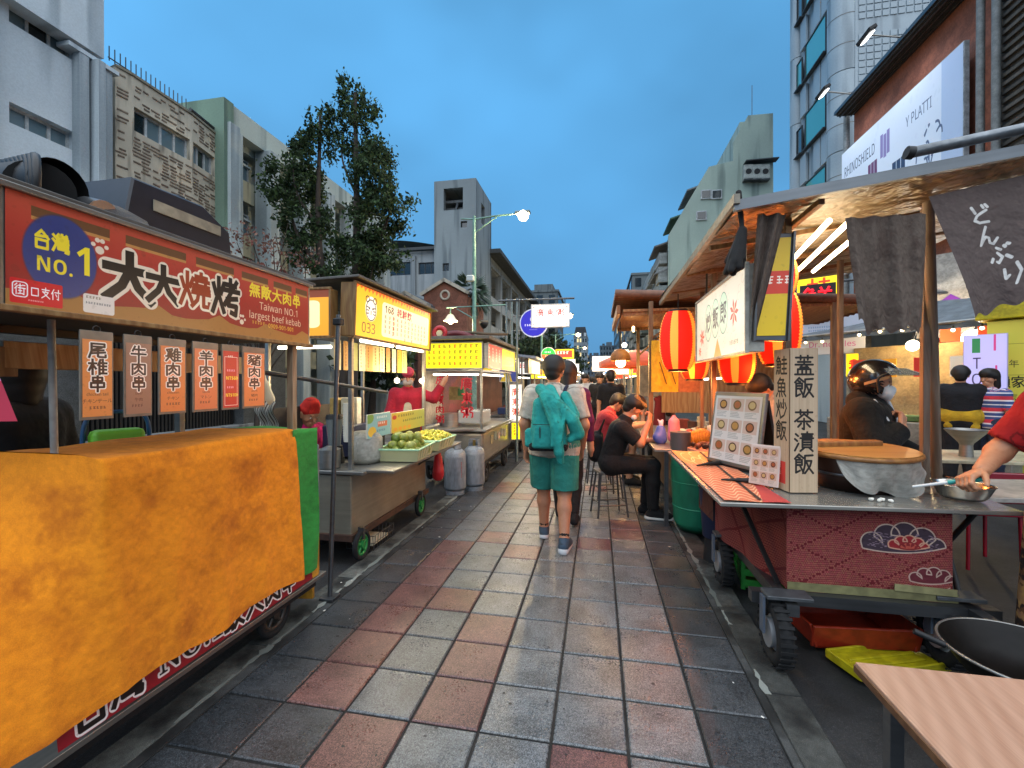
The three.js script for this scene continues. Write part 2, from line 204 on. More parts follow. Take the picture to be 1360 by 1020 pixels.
const glowMat = (t, ei, o = {}) => M('#ffffff', { map: t, rough: 0.35, emissive: '#ffffff', ei, emap: t, ...o });
// backlit sign box: faces local +z, centre of the face at the origin
function lightbox(parent, w, h, d, tex, ei, light, color = '#fff1c8', frame = STEEL, fb = 0.018) {
  part(parent, 'sign_housing', box(w, h, d, 0.006), frame, [0, 0, -d / 2 - 0.004]);
  for (const s of [-1, 1]) { part(parent, 'sign_frame', box(w + fb, fb, 0.024, 0.003), frame, [0, s * h / 2, 0.003]); part(parent, 'sign_frame', box(fb, h - fb, 0.024, 0.003), frame, [s * w / 2, 0, 0.003]); }
  part(parent, 'sign_face', new THREE.PlaneGeometry(w - 0.01, h - 0.01), glowMat(tex, ei), [0, 0, 0.002]);
  if (light) panelLight(parent, w * 0.95, h * 0.95, color, light, [0, 0, 0.03]);
}
// fluorescent tube with its own light; from a to b in the parent's space, shining down
function lampTube(parent, a, b, r = 0.013, ei = 9, light = 14, color = '#fff0d0', down = [0, -1, 0]) {
  part(parent, 'light_tube', rod(a, b, r, 10), M('#ffffff', { emissive: color, ei, rough: 0.4 }));
  const A = new THREE.Vector3(...a), B = new THREE.Vector3(...b), L = A.distanceTo(B), l = new THREE.RectAreaLight(color, light * LAMP, L, r * 3), mid = A.clone().lerp(B, 0.5);
  const X = B.sub(A).normalize(), Z = new THREE.Vector3(...down).negate(); Z.addScaledVector(X, -Z.dot(X)).normalize();
  l.setRotationFromMatrix(new THREE.Matrix4().makeBasis(X, new THREE.Vector3().crossVectors(Z, X), Z)); l.position.copy(mid).addScaledVector(Z, -r - 0.012); l.name = 'tube_light'; parent.add(l);
}
// ---------- ground ----------
const R0 = rng(5);
struct('road', metreUV(new THREE.PlaneGeometry(700, 700).rotateX(-Math.PI / 2)), M('#4a4a4b', { map: rep(T.asphalt, 0.7), rough: 0.62, bump: rep(T.bumpFine, 3), bumpScale: 0.004 }), [0, -0.03, 0]);
{
  const tile = 0.31, j = 0.013, far = -10.19;
  const base = struct('walkway', box(2.56, 0.05, 64), M('#3a3936', { map: rep(T.asphalt, 2), rough: 0.9 }), [-0.51, -0.034, -30]);
  const gAll = [0, 1, 2].map((k) => {                  // a slab with chamfered top edge
    const a = (tile - j) / 2, c = 0.005, y0 = -0.02, g = new THREE.BufferGeometry(), P = [], I = [];
    for (const [s, y] of [[a, y0], [a, -c], [a - c, 0]]) for (const [sx, sz] of [[-1, 1], [1, 1], [1, -1], [-1, -1]]) P.push(sx * s, y + (y === 0 ? 0.0008 * hash(k, sx + 3, sz + 3) : 0), sz * s);
    for (let r = 0; r < 2; r++) for (let q = 0; q < 4; q++) { const p = r * 4 + q, n = r * 4 + (q + 1) % 4; I.push(p, n, n + 4, p, n + 4, p + 4); }
    I.push(8, 9, 10, 8, 10, 11); g.setAttribute('position', new THREE.Float32BufferAttribute(P, 3)); g.setIndex(I); const h = g.toNonIndexed(); h.computeVertexNormals(); metreUV(h);
    const uv = h.attributes.uv; for (let i = 0; i < uv.count; i++) uv.setXY(i, uv.getX(i) + k * 0.37, uv.getY(i) + k * 0.21); return h;
  });
  const gm = (hex) => M(hex, { map: rep(T.granite, 1.3), roughMap: rep(T.graniteRough, 1.7), rough: 0.5, bump: rep(T.bumpFine, 4), bumpScale: 0.0008 });
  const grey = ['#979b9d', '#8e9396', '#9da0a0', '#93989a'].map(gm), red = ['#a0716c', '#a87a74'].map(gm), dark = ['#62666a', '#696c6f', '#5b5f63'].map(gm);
  const reds = new Set(['2,0', '5,0', '1,1', '1,2', '1,3', '1,4', '1,5', '1,6', '1,7', '3,1', '3,2', '3,3', '2,4', '2,8', '3,7', '5,8', '6,9', '6,10', '2,13', '3,12', '2,16', '3,17', '2,20', '4,19', '5,15', '3,22', '6,18', '1,14', '1,15']);
  for (let i = 0; i < 8; i++) for (let r = -3; r < 28; r++) {
    const x = -1.74 + tile * (i + 0.5), z = -1.82 - tile * (r - 0.5), k = R0() * 3 | 0;
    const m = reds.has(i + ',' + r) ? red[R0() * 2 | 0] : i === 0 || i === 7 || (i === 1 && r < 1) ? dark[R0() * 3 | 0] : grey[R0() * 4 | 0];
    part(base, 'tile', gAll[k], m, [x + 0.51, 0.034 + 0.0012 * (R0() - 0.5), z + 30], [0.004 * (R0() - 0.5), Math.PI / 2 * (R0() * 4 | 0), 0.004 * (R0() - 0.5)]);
  }
  const farTex = dataTex(512, (u, v) => { const cx = Math.floor(u * 8), cz = Math.floor(v * 8), du = u * 8 - cx, dv = v * 8 - cz, joint = Math.min(du, 1 - du, dv, 1 - dv) < 0.025, h = hash(cx, cz, 77), g = hash(u * 512 | 0, v * 512 | 0, 3); if (joint) return 0.24; const s = 0.82 + 0.2 * hash(cx, cz, 5) + 0.2 * (g - 0.5); return h > 0.86 ? [0.56 * s, 0.37 * s, 0.34 * s] : [0.52 * s, 0.52 * s, 0.51 * s]; });
  part(base, 'far_paving', sheet(1, 1, (u, v) => [lerp(-1.23, 1.25, u), 0.033, lerp(far + 30, -31, v)], 1, 51 / 2.48), M('#ffffff', { map: farTex, rough: 0.55, roughMap: rep(T.graniteRough, 2) }));
  // worn concrete kerbs, flush with the slabs
  for (const [x, w] of [[-1.768, 0.05], [0.76, 0.036]]) part(base, 'edge_filler', box(w, 0.03, 60), M('#6a6c6b', { map: rep(T.asphalt, 1.5), rough: 0.85 }), [x + 0.51, 0.017, 1]);
  const kerb = (name, x0, x1, seed) => {
    const k = struct(name, box(x1 - x0, 0.03, 62), M('#3d3d3b', { map: CONC, rough: 0.9 }), [(x0 + x1) / 2, -0.02, -30]), r = rng(seed);
    for (let z = 0.6; z > -13; ) {
      const L = 0.55 + 0.5 * r(), w = (x1 - x0) - 0.012, n = 8, pts = [];
      for (let q = 0; q <= n; q++) pts.push([-w / 2 + 0.006 * r() * r(), -L / 2 + 0.006 + (L - 0.012) * q / n]); for (let q = n; q >= 0; q--) pts.push([w / 2 - 0.01 * r() * r(), -L / 2 + 0.006 + (L - 0.012) * q / n]);
      part(k, 'kerb_stone', metreUV(poly(pts, 0.012, 0.003).rotateX(-Math.PI / 2)), M((name === 'kerb_left' ? ['#8d9088', '#7d8079', '#999c94'] : ['#6d6f6a', '#62645f', '#787a75'])[r() * 3 | 0], { map: rep(T.asphalt, 2.2), rough: 0.8, bump: rep(T.bumpFine, 2), bumpScale: 0.005 }), [0, 0.0095 + 0.002 * r(), z - L / 2 + 30]); z -= L;
    }
    for (let z = 0.6; z > -13; ) { // chipped pale mortar line along the inner edge
      const L = 0.15 + 0.5 * r(), e = name === 'kerb_left' ? 1 : -1, n = 7, A = [], B = []; for (let q = 0; q <= n; q++) { const y = -L / 2 + L * q / n, q2 = 0.004 + 0.03 * r() * r(); A.push([-q2 * (r() < 0.5 ? 1 : 0.4), y]); B.unshift([q2, y]); }
      if (r() < 0.8) part(k, 'mortar', metreUV(poly(A.concat(B), 0.004).rotateX(-Math.PI / 2)), M(['#8f948c', '#7d827b', '#a3a79f'][r() * 3 | 0], { map: CONC, rough: 0.9 }), [e * ((x1 - x0) / 2 - 0.012), 0.0225, z - L / 2 + 30]); z -= L + 0.06 * r();
    }
  };
  kerb('kerb_left', -1.95, -1.79, 3); kerb('kerb_right', 0.775, 0.945, 4);
  struct('pavement', box(9, 0.09, 90), M('#7b7a76', { map: rep(T.asphalt, 0.9), rough: 0.9 }), [-8.4, -0.02, -42]);
}
// ---------- windows and buildings ----------
const PANE = M('#5d7078', { phys: 1, rough: 0.08, clearcoat: 0.6 }), DPANE = M('#1d2427', { phys: 1, rough: 0.1, clearcoat: 0.5 }), TEAL = M('#2f8f8f', { phys: 1, rough: 0.08, clearcoat: 0.7 }), WFRAME = paint('#c9d0d2', 0.5), DFRAME = paint('#3c4144', 0.5);
// window in a wall that looks along local +z; x, y its lower left corner, set back by s
function windowIn(b, x, y, w, h, n = 2, { s = 0.12, frame = WFRAME, pane = PANE, t = 0.05, sill = true, open = -1 } = {}) {
  const bars = [at(box(w, t, 0.05), w / 2, t / 2, 0), at(box(w, t, 0.05), w / 2, h - t / 2, 0)]; for (let k = 0; k <= n; k++) bars.push(at(box(t, h - 2 * t, 0.05), clamp(w * k / n, t / 2, w - t / 2), h / 2, 0));
  const f = part(b, 'window', join(bars), frame, [x, y, -s]);
  for (let k = 0; k < n; k++) part(f, 'pane', box(w / n - t, h - 2 * t, 0.012), k === open ? DPANE : pane, [w * (k + 0.5) / n, h / 2, -0.01]);
  if (sill) part(f, 'sill', box(w + 0.06, 0.05, 0.16, 0.008), frame, [w / 2, -0.03, 0.04]);
  return f;
}
{ // grey block of the school
  const b = thing('school_building', 'plain grey rendered school block with two ribbon windows above the red food cart', 'building', [-10, 0, -1.5], Math.PI / 2), g = plaster('#d3dde4');
  const H = [[4.4, 5.98, 0.98, 0.36], [4.4, 7.72, 0.98, 0.4], [2.6, 5.98, 1.4, 0.36], [2.6, 7.72, 1.4, 0.4]];
  part(b, 'wall', holed(5.45, 9.15, H, 0.3), g); part(b, 'core', box(5.4, 9.2, 6), plaster('#b0b3b3'), [2.7, 4.6, -3.4]);
  for (const [x, y, w, h] of H) windowIn(b, x, y, w, h, 3, { s: 0.16, open: y > 7 ? 1 : -1 });
  part(b, 'parapet', box(5.75, 1.2, 0.34), g, [2.87, 8.9 - 0.3, 0.05]);
  for (const [x, w, d] of [[4.0, 0.28, 0.16], [5.42, 0.17, 0.2], [5.62, 0.14, 0.5], [5.86, 0.2, 0.12]]) part(b, 'pilaster', box(w, 7.86, d, 0.01), plaster('#c6d0d6'), [x, 3.93, 0.09]);
  part(b, 'ledge', box(0.9, 0.08, 0.3), g, [5.6, 7.9, 0.05]);
}
{ // cream bay with dark brick slips
  const b = thing('cream_building', 'cream tiled school wing with dark brick slips, bowed front and spiked roof railing', 'building', [-10, 0, -7.62], Math.PI / 2), c = M('#e2d8c2', { map: rep(T.concrete, 0.5), rough: 0.9 }), r = rng(31);
  const seg = [[0, 0, 0.3, 0.06], [0.3, 0.06, 1.75, 0.06], [1.75, 0.06, 2.62, -0.1]]; let n = 0;                       // plan of the bowed front: x, z pairs
  for (const [x0, z0, x1, z1] of seg) {
    const L = Math.hypot(x1 - x0, z1 - z0), a = -Math.atan2(z1 - z0, x1 - x0), p = new THREE.Group(); p.position.set(x0, 0, z0); p.rotation.y = a;
    const win = L > 0.5 ? [[0.04, 6.98, L - 0.1, 0.52]] : [];
    part(p, 'wall', holed(L, 8.15, win, 0.25), c);
    const slip = [0.16, 0.12, 0.2].map((w) => box(w, 0.03, 0.02)), sm = ['#8a7868', '#9a8876', '#77675a'].map((h) => M(h, { map: GR1, rough: 0.9 }));
    for (let y = 5.55; y < 8.1; y += 0.075) for (let x = 0.1; x < L - 0.06; x += 0.21) if (n < 298 && r() < (y > 7.5 ? 0.45 : 0.72) && !(win.length && y > 6.9 && y < 7.56)) { n++; part(p, 'brick', slip[r() * 3 | 0], sm[r() * 3 | 0], [clamp(x + 0.08 * (r() - 0.5), 0.1, L - 0.1), y, 0.004]); }
    if (win.length) windowIn(p, 0.04, 6.98, L - 0.1, 0.52, L > 1 ? 4 : 3, { s: 0.12, open: L > 1 ? 0 : 1, sill: false });
    part(p, 'coping', box(L, 0.06, 0.3, 0.01), plaster('#8f8878'), [L / 2, 8.17, -0.12]); flatten(p, b);
  }
  part(b, 'core', box(2.5, 8.1, 4), c, [1.25, 4.05, -2.6]);
  for (let k = 0; k < 17; k++) part(b, 'railing_spike', rod([-0.1 + k * 0.11, 8.2, -0.02], [-0.1 + k * 0.11, 8.5, -0.02], 0.011, 5), DFRAME);
  part(b, 'rail', rod([-0.12, 8.26, -0.02], [1.76, 8.26, -0.02], 0.014, 5), DFRAME); part(b, 'rail', rod([1.76, 8.3, 0], [2.6, 8.3, -0.14], 0.05, 5), DFRAME);
}
{ // long wing with deep bays, running down the street
  const b = thing('classroom_building', 'long pale green classroom wing with tall piers and recessed windows behind the trees', 'building', [-10, 0, -10.35], Math.PI / 2), g = plaster('#b6bfb9'), pier = plaster('#c3cccd'), cream = M('#b5b49c', { map: CONC, rough: 0.9 });
  part(b, 'gable', box(0.32, 9.1, 5), plaster('#86a08c'), [0.0, 4.55, -2.3]); part(b, 'parapet', box(9.3, 0.66, 0.4), g, [4.8, 8.82, -0.12]); part(b, 'roof', box(9.2, 0.2, 5), g, [4.75, 8.4, -2.8]);
  part(b, 'core', box(9.1, 8.4, 4), g, [4.75, 4.2, -2.7]);
  for (let k = 0; k < 7; k++) {
    const x = 0.12 + k * 1.5; part(b, 'pier', box(0.34, 8.5, 0.55, 0.01), pier, [x, 4.25, 0.02]); part(b, 'pier', box(0.12, 8.5, 0.4, 0.01), pier, [x + 0.42, 4.25, -0.1]);
    for (let f = 0; f < 5; f++) { const y = 8.42 - f * 1.62; part(b, 'spandrel', box(1.12, 0.62, 0.12), cream, [x + 0.75, y - 1.28, -0.32]); if (k < 6) windowIn(b, x + 0.5, y - 0.95, 0.8, 0.7, 2, { s: 0.48, t: 0.04 }); part(b, 'hood', box(0.85, 0.06, 0.3), pier, [x + 0.9, y - 0.42, -0.55]); }
  }
}
{ // tower with a bell opening
  const b = thing('stair_tower', 'tall plain grey concrete tower with a large square opening near its top', 'tower', [-10.05, 0, -26.3]), g = plaster('#8d9598'), H = [[0.62, 12.15, 1.25, 1.35], [1.72, 11.02, 0.42, 0.4], [0.55, 8.4, 0.42, 0.48]];
  part(b, 'wall', holed(2.7, 14.0, H, 0.35), g); const side = part(b, 'side_wall', holed(3.6, 14.0, [[0.9, 11.7, 0.9, 1.3]], 0.35), g, [2.7, 0, -0.35], [0, Math.PI / 2, 0]); side.position.z = -0.36; part(b, 'rear_wall', box(2.7, 14, 0.3), g, [1.35, 7, -3.8]); part(b, 'inner_wall', box(0.3, 14, 3.2), g, [0.16, 7, -2]);
  part(b, 'roof', box(2.66, 0.2, 3.2), g, [1.34, 13.86, -2.0]); part(b, 'floor', box(2.3, 0.15, 3.2), g, [1.4, 11.6, -2]);
  for (const [y, z] of [[13.0, -0.9], [12.62, -1.2]]) part(b, 'beam', box(2.4, 0.16, 0.2), plaster('#8b8f92'), [1.35, y, z]);
  for (const x of [0.9, 1.5]) part(b, 'brace', bar([x, 11.7, -0.9], [x + 0.35, 12.9, -0.9], 0.12, 0.12), plaster('#70757a'));
  part(b, 'shutter', box(0.42, 0.4, 0.06), DPANE, [1.93, 11.22, -0.2]); windowIn(b, 0.55, 8.4, 0.42, 0.48, 2, { s: 0.15, pane: DPANE, frame: DFRAME, sill: false });
}
{ // low wing left of the tower
  const b = thing('auditorium_building', 'low grey concrete wing with dark ribbon windows and a gently curved roof beside the tower', 'building', [-16, 0, -26.9]), g = plaster('#a4a8aa');
  const H = [[2.55, 8.42, 1.6, 0.85], [4.65, 8.42, 1.25, 0.75], [0.4, 8.42, 1.7, 0.85]]; part(b, 'wall', holed(5.95, 9.9, H, 0.3), g); part(b, 'core', box(5.9, 9.5, 4), g, [2.97, 4.75, -2.5]);
  for (const [x, y, w, h] of H) windowIn(b, x, y, w, h, 3, { s: 0.12, pane: DPANE, frame: DFRAME, sill: false });
  for (const x of [2.3, 4.35]) part(b, 'pier', box(0.32, 9.6, 0.2), g, [x, 4.8, 0.08]);
  part(b, 'roof', sheet(16, 1, (u, v) => [lerp(0, 6, u), 10.0 + 0.6 * Math.sin(u * Math.PI * 0.75 + 0.6), lerp(0.4, -4, v)], 6, 4), M('#6d7d7b', { map: GR1, rough: 0.6 })); part(b, 'fascia', box(6, 0.18, 0.1), DFRAME, [3, 9.98, 0.32]);
}
{ // colonnade running away
  const b = thing('arcade_building', 'long concrete school wing with rows of open galleries running down the street', 'building', [-7.5, 0, -30.0], Math.PI / 2), g = plaster('#a7abad'), n = 8, L = 4.0, W = n * L;
  part(b, 'core', box(W, 9.6, 5), g, [W / 2, 4.8, -4.4]); part(b, 'roof', box(W + 0.4, 0.28, 7), M('#4d5355', { map: GR1, rough: 0.8 }), [W / 2, 10.55, -2.6]);
  for (let f = 0; f < 4; f++) { const y = [10.1, 7.3, 5.2, 2.9][f]; part(b, 'beam', box(W, f ? 0.75 : 0.6, 0.4), g, [W / 2, y, -0.2]); part(b, 'gallery_floor', box(W, 0.15, 2), g, [W / 2, y - 0.3, -1.2]); }
  for (let k = 0; k <= n; k++) part(b, 'column', box(0.42, 10, 0.46, 0.01), g, [k * L + 0.2, 5, -0.19]);
  for (let k = 0; k < n; k++) for (let f = 0; f < 3; f++) part(b, 'window', box(2.2, 1.2, 0.06), DPANE, [k * L + 2.2, [8.6, 6.2, 4.0][f], -1.87]);
}
{ // brick gatehouse with tiled gables
  const b = thing('gatehouse', 'small red brick gatehouse with arches and grey tiled gable roofs below the tower', 'gatehouse', [-10.6, 0, -21.2]), br = M('#8a5b4c', { map: rep(T.grime, 0.9), rough: 0.9 }), rf = M('#6f7c88', { map: GR1, rough: 0.7 }), trim = plaster('#b9b2a6');
  const gab = (x0, w, h, zf) => {
    const s = new THREE.Shape([[0, 0], [w, 0], [w, h], [w / 2, h + w * 0.28], [0, h]].map((p) => new THREE.Vector2(...p))), ar = new THREE.Path(); const aw = w * 0.52, ay = 3.2; ar.moveTo(w / 2 - aw / 2, 0.02); ar.lineTo(w / 2 - aw / 2, ay); ar.absarc(w / 2, ay, aw / 2, Math.PI, 0, true); ar.lineTo(w / 2 + aw / 2, 0.02); s.holes.push(ar);
    part(b, 'gable_wall', metreUV(new THREE.ExtrudeGeometry(s, { depth: 0.3, bevelEnabled: false, curveSegments: 10 })), br, [x0, 0, zf - 0.3]);
    const ring = new THREE.Shape(); ring.absarc(0, 0, aw / 2 + 0.14, 0, Math.PI, false); ring.absarc(0, 0, aw / 2 + 0.01, Math.PI, 0, true); part(b, 'arch_trim', new THREE.ExtrudeGeometry(ring, { depth: 0.08, bevelEnabled: false, curveSegments: 10 }), trim, [x0 + w / 2, ay, zf + 0.002]);
    part(b, 'medallion', metreUV(new THREE.TorusGeometry(0.22, 0.06, 6, 18)), trim, [x0 + w / 2, h - 0.05, zf + 0.03]);
    for (const q of [-1, 1]) { const a = Math.atan(0.56), Ls = w / 2 / Math.cos(a) + 0.18; part(b, 'roof', box(Ls, 0.1, 3.2), rf, [x0 + w / 2 + q * (w / 4 + 0.06), h + w * 0.14 + 0.06, zf - 1.42], [0, 0, -q * a]); part(b, 'barge_board', box(Ls, 0.16, 0.1), trim, [x0 + w / 2 + q * (w / 4 + 0.06), h + w * 0.14 + 0.04, zf + 0.14], [0, 0, -q * a]); for (let k = 0; k < 7; k++) part(b, 'tile', rod([0, 0, -1.6], [0, 0, 1.5], 0.06, 5), rf, [x0 + w / 2 + q * (0.15 + k * w / 2 / 7), h + w * 0.28 - (0.15 + k * w / 2 / 7) * 0.56 + 0.13, zf - 1.4]); }
  };
  gab(-0.2, 2.4, 5.3, 0.0); gab(1.75, 2.3, 6.0, -0.5); part(b, 'side_wall', box(0.3, 5.9, 3), br, [3.9, 2.95, -2.35]); part(b, 'rear_wall', box(4, 5.3, 0.3), br, [1.9, 2.65, -3.6]);
}
// ---------- right-hand buildings ----------
{ // tiled high-rise with a rounded corner
  const b = thing('apartment_tower', 'white tiled high-rise with rounded corner, teal windows and a grid-faced side wall', 'building', [8, 0, -20.9], -Math.PI / 2), tl = M('#a9b6be', { map: PL, rough: 0.4 }), dk = M('#8a8b89', { map: GR1, rough: 0.6 });
  part(b, 'wall', box(3.1, 30, 6), tl, [1.6, 15, -3.25]);
  for (let f = 0; f < 9; f++) {
    const y = 4.0 + f * 2.75;
    for (const [x, w] of [[0.25, 0.5], [0.95, 0.55], [2.1, 0.55], [2.72, 0.6]]) part(b, 'panel', box(w - 0.03, 1.16, 0.1, 0.02), tl, [x, y + 0.6, -0.18]);
    part(b, 'column', cyl(0.3, 0.3, 2.72, 14), tl, [0.22, y + 1.36, -0.25]); part(b, 'column', cyl(0.5, 0.5, 2.72, 20), tl, [3.25, y + 1.36, -0.5]); part(b, 'joint', cyl(0.505, 0.505, 0.03, 20), dk, [3.25, y + 0.9, -0.5]); part(b, 'joint', cyl(0.505, 0.505, 0.03, 20), dk, [3.25, y + 1.9, -0.5]);
    windowIn(b, 1.25, y + 1.25, 1.65, 1.4, 1, { s: 0.1, pane: TEAL, frame: DFRAME, t: 0.04, sill: true }); windowIn(b, 0.48, y + 1.3, 0.5, 1.1, 1, { s: 0.1, pane: f % 3 ? DPANE : TEAL, frame: DFRAME, t: 0.04 });
  }
  const s = part(b, 'side_wall', box(0.3, 30, 8), tl, [3.6, 15, -4.6]);
  const tg = box(0.03, 0.19, 0.19);
  for (let j = 0; j < 26; j++) for (let i = 0; i < 11; i++) { const y = 11.6 + j * 0.235; if (Math.abs(y - 13.6) < 0.25) continue; part(s, 'tile', tg, tl, [0.16, y - 15, 3.8 - i * 0.235]); }
  for (const y of [6.6]) part(b, 'awning', sheet(8, 1, (u, v) => [lerp(0.2, 2.9, u), y + 1.6 - 0.9 * v, 0.05 + 1.0 * v + 0.05 * Math.sin(u * 40) * v], 3, 1), M('#1f5b4e', { map: CL1, rough: 0.8 }));
}
const billTex = canvasTex(1024, 512, (c, w, h) => {
  c.fillStyle = '#dfe9f6'; c.fillRect(0, 0, w, h); c.fillStyle = '#b9cbe6'; c.fillRect(w - 130, 0, 130, h);
  latin(c, 'RHINOSHIELD', 30, 108, 56, '#2a3650', { font: '', sx: 0.95 }); latin(c, '@SOLIDE', 330, 330, 56, '#3a3f58', { font: '' }); latin(c, 'Y PLATTI', 640, 110, 50, '#5a6784', { font: '' }); latin(c, 'IMOS', 560, 500, 60, '#26304a');
  c.fillStyle = '#d0405a'; c.beginPath(); c.arc(350, 312, 26, 0, 7); c.fill();
  const r = rng(9), blk = (x, y, a, b, col) => { c.fillStyle = col; for (let k = 0; k < 3; k++) c.fillRect(x + k * a / 3, y + r() * 10, a / 3 - 5, b); };
  blk(420, 60, 90, 84, '#8f80b4'); blk(300, 128, 94, 84, '#70365e'); blk(395, 238, 84, 76, '#4b5a8a'); blk(528, 190, 112, 112, '#33415f'); blk(400, 370, 90, 80, '#804a66'); blk(280, 430, 50, 60, '#56658a');
  for (const [x, y, col] of [[60, 190, '#404f88'], [110, 190, '#304a80'], [158, 184, '#c05a80'], [235, 200, '#3a4c90']]) { c.strokeStyle = col; c.lineWidth = 15; c.beginPath(); c.arc(x, y, 18, 0.2, 4.5); c.stroke(); }
  c.strokeStyle = '#5a6784'; c.lineWidth = 8; for (let k = 0; k < 16; k++) { const x = 690 + 180 * r(), y = 160 + 320 * r(); c.beginPath(); c.moveTo(x, y); c.quadraticCurveTo(x + 40 * r(), y - 40 * r(), x + 60 * r() - 10, y + 40 * r()); c.stroke(); } for (let k = 0; k < 5; k++) { c.beginPath(); c.moveTo(60 + k * 28, 420); c.lineTo(60 + k * 28, 480); c.stroke(); }
  weather(c, w, h, 4, 0.05, '40,60,90');
});
{ // billboard house
  const b = thing('shop_building', 'brown-red shop house with dark eave, drain pipes and louvred wall', 'building', [8.2, 0, -16.9], -Math.PI / 2), br = M('#a8654c', { map: rep(T.grime, 1.2), rough: 0.8 }), dk = M('#4a4640', { map: rep(T.grime, 0.6), rough: 0.9 });
  part(b, 'wall', holed(13.4, 5.9, [], 0.3), br, [0.5, 4.4, 0]); part(b, 'eave', box(9.5, 0.18, 0.62), M('#3a3734', { map: GR1, rough: 0.8 }), [5.25, 10.3, 0.2], [0, 0, 0]); part(b, 'gutter', bar([0.45, 10.33, 0.52], [9.9, 10.33, 0.52], 0.1, 0.1), DSTEEL);
  for (let k = 0; k < 3; k++) part(b, 'eave_rib', bar([0.5, 10.19, 0.1 + k * 0.16], [9.9, 10.19, 0.1 + k * 0.16], 0.03, 0.04), DSTEEL);
  part(b, 'dark_wall', box(4.2, 8.0, 0.24), dk, [8.3, 8.2, 0.16]); for (let k = 0; k < 40; k++) part(b, 'slat', box(4.0, 0.07, 0.06), M(['#5c574e', '#4e4a44', '#68625a'][k % 3], { map: GR1, rough: 0.8 }), [8.35, 5.0 + k * 0.17, 0.31]);
  for (const x of [5.98, 6.35, 7.4]) part(b, 'drain_pipe', rod([x, 4, 0.42], [x, 12, 0.42], 0.07, 8), M('#8d8f8c', { map: GR1, rough: 0.6 })); part(b, 'drain_pipe', tube([[6.35, 9.2, 0.42], [6.8, 10.0, 0.5], [7.4, 10.4, 0.42], [8.4, 11.3, 0.42]], 0.07, 20, 7), M('#8d8f8c', { map: GR1, rough: 0.6 })); part(b, 'drain_pipe', rod([0.3, 3, 0.12], [0.3, 10.8, 0.12], 0.09, 8), M('#9aa0a0', { map: GR1, rough: 0.6 }));
  part(b, 'shop_ceiling', box(13.9, 0.2, 3.6), M('#b9b4a8', { map: GR1, rough: 0.9 }), [6.95, 4.3, -1.9]); part(b, 'fascia', box(13.9, 1.2, 0.2), M('#6d6258', { map: GR1, rough: 0.8 }), [6.95, 3.75, 0.0]); part(b, 'shop_rear_wall', box(13.9, 4.2, 0.2), M('#9b8f7c', { map: GR1, rough: 0.9 }), [6.95, 2.1, -3.6]);
  for (const x of [0.2, 4.6, 9.2, 13.7]) part(b, 'pillar', box(0.5, 4.2, 0.5, 0.02), M('#a89c86', { map: GR1, rough: 0.8 }), [x, 2.1, -0.3]);
  const s = thing('billboard', 'large pale blue phone accessory billboard lit by two lamps on the brown shop house', 'billboard', [8.0, 0, -16.55], -Math.PI / 2);
  part(s, 'panel', box(5.0, 4.0, 0.1), WFRAME, [2.55, 7.0, 0.06]);
  part(s, 'sign_face', sheet(1, 1, (u, v) => [lerp(0.07, 5.03, u), lerp(5.02, 8.98, v), 0.116]), printMat(billTex, { rough: 0.35 }));
  for (const x of [1.05, 3.35]) {
    const l = thing('floodlight', 'slim black floodlight on a long arm lighting the billboard', 'floodlight', [8.0, 0, -16.55 + x], -Math.PI / 2, 'floodlights above the billboard');
    part(l, 'arm', rod([0, 10.36, 0.2], [0, 10.56, 1.05], 0.022, 6), STEEL); part(l, 'head', box(0.6, 0.1, 0.2, 0.02), DARK, [0, 10.56, 1.12], [0.5, 0, 0]); part(l, 'light_panel', box(0.4, 0.02, 0.14), M('#ffffff', { emissive: '#ffffff', ei: 6 }), [0, 10.49, 1.09], [0.6, 0, 0]);
    const p = new THREE.SpotLight('#f4f6ff', 3.5, 14, 0.95, 0.7); p.position.set(0, 10.42, 1.06); p.target.position.set(0, 7.2, 0.1); p.shadow.radius = 4; p.name = 'flood_light'; p.castShadow = true; l.add(p, p.target);
  }
}
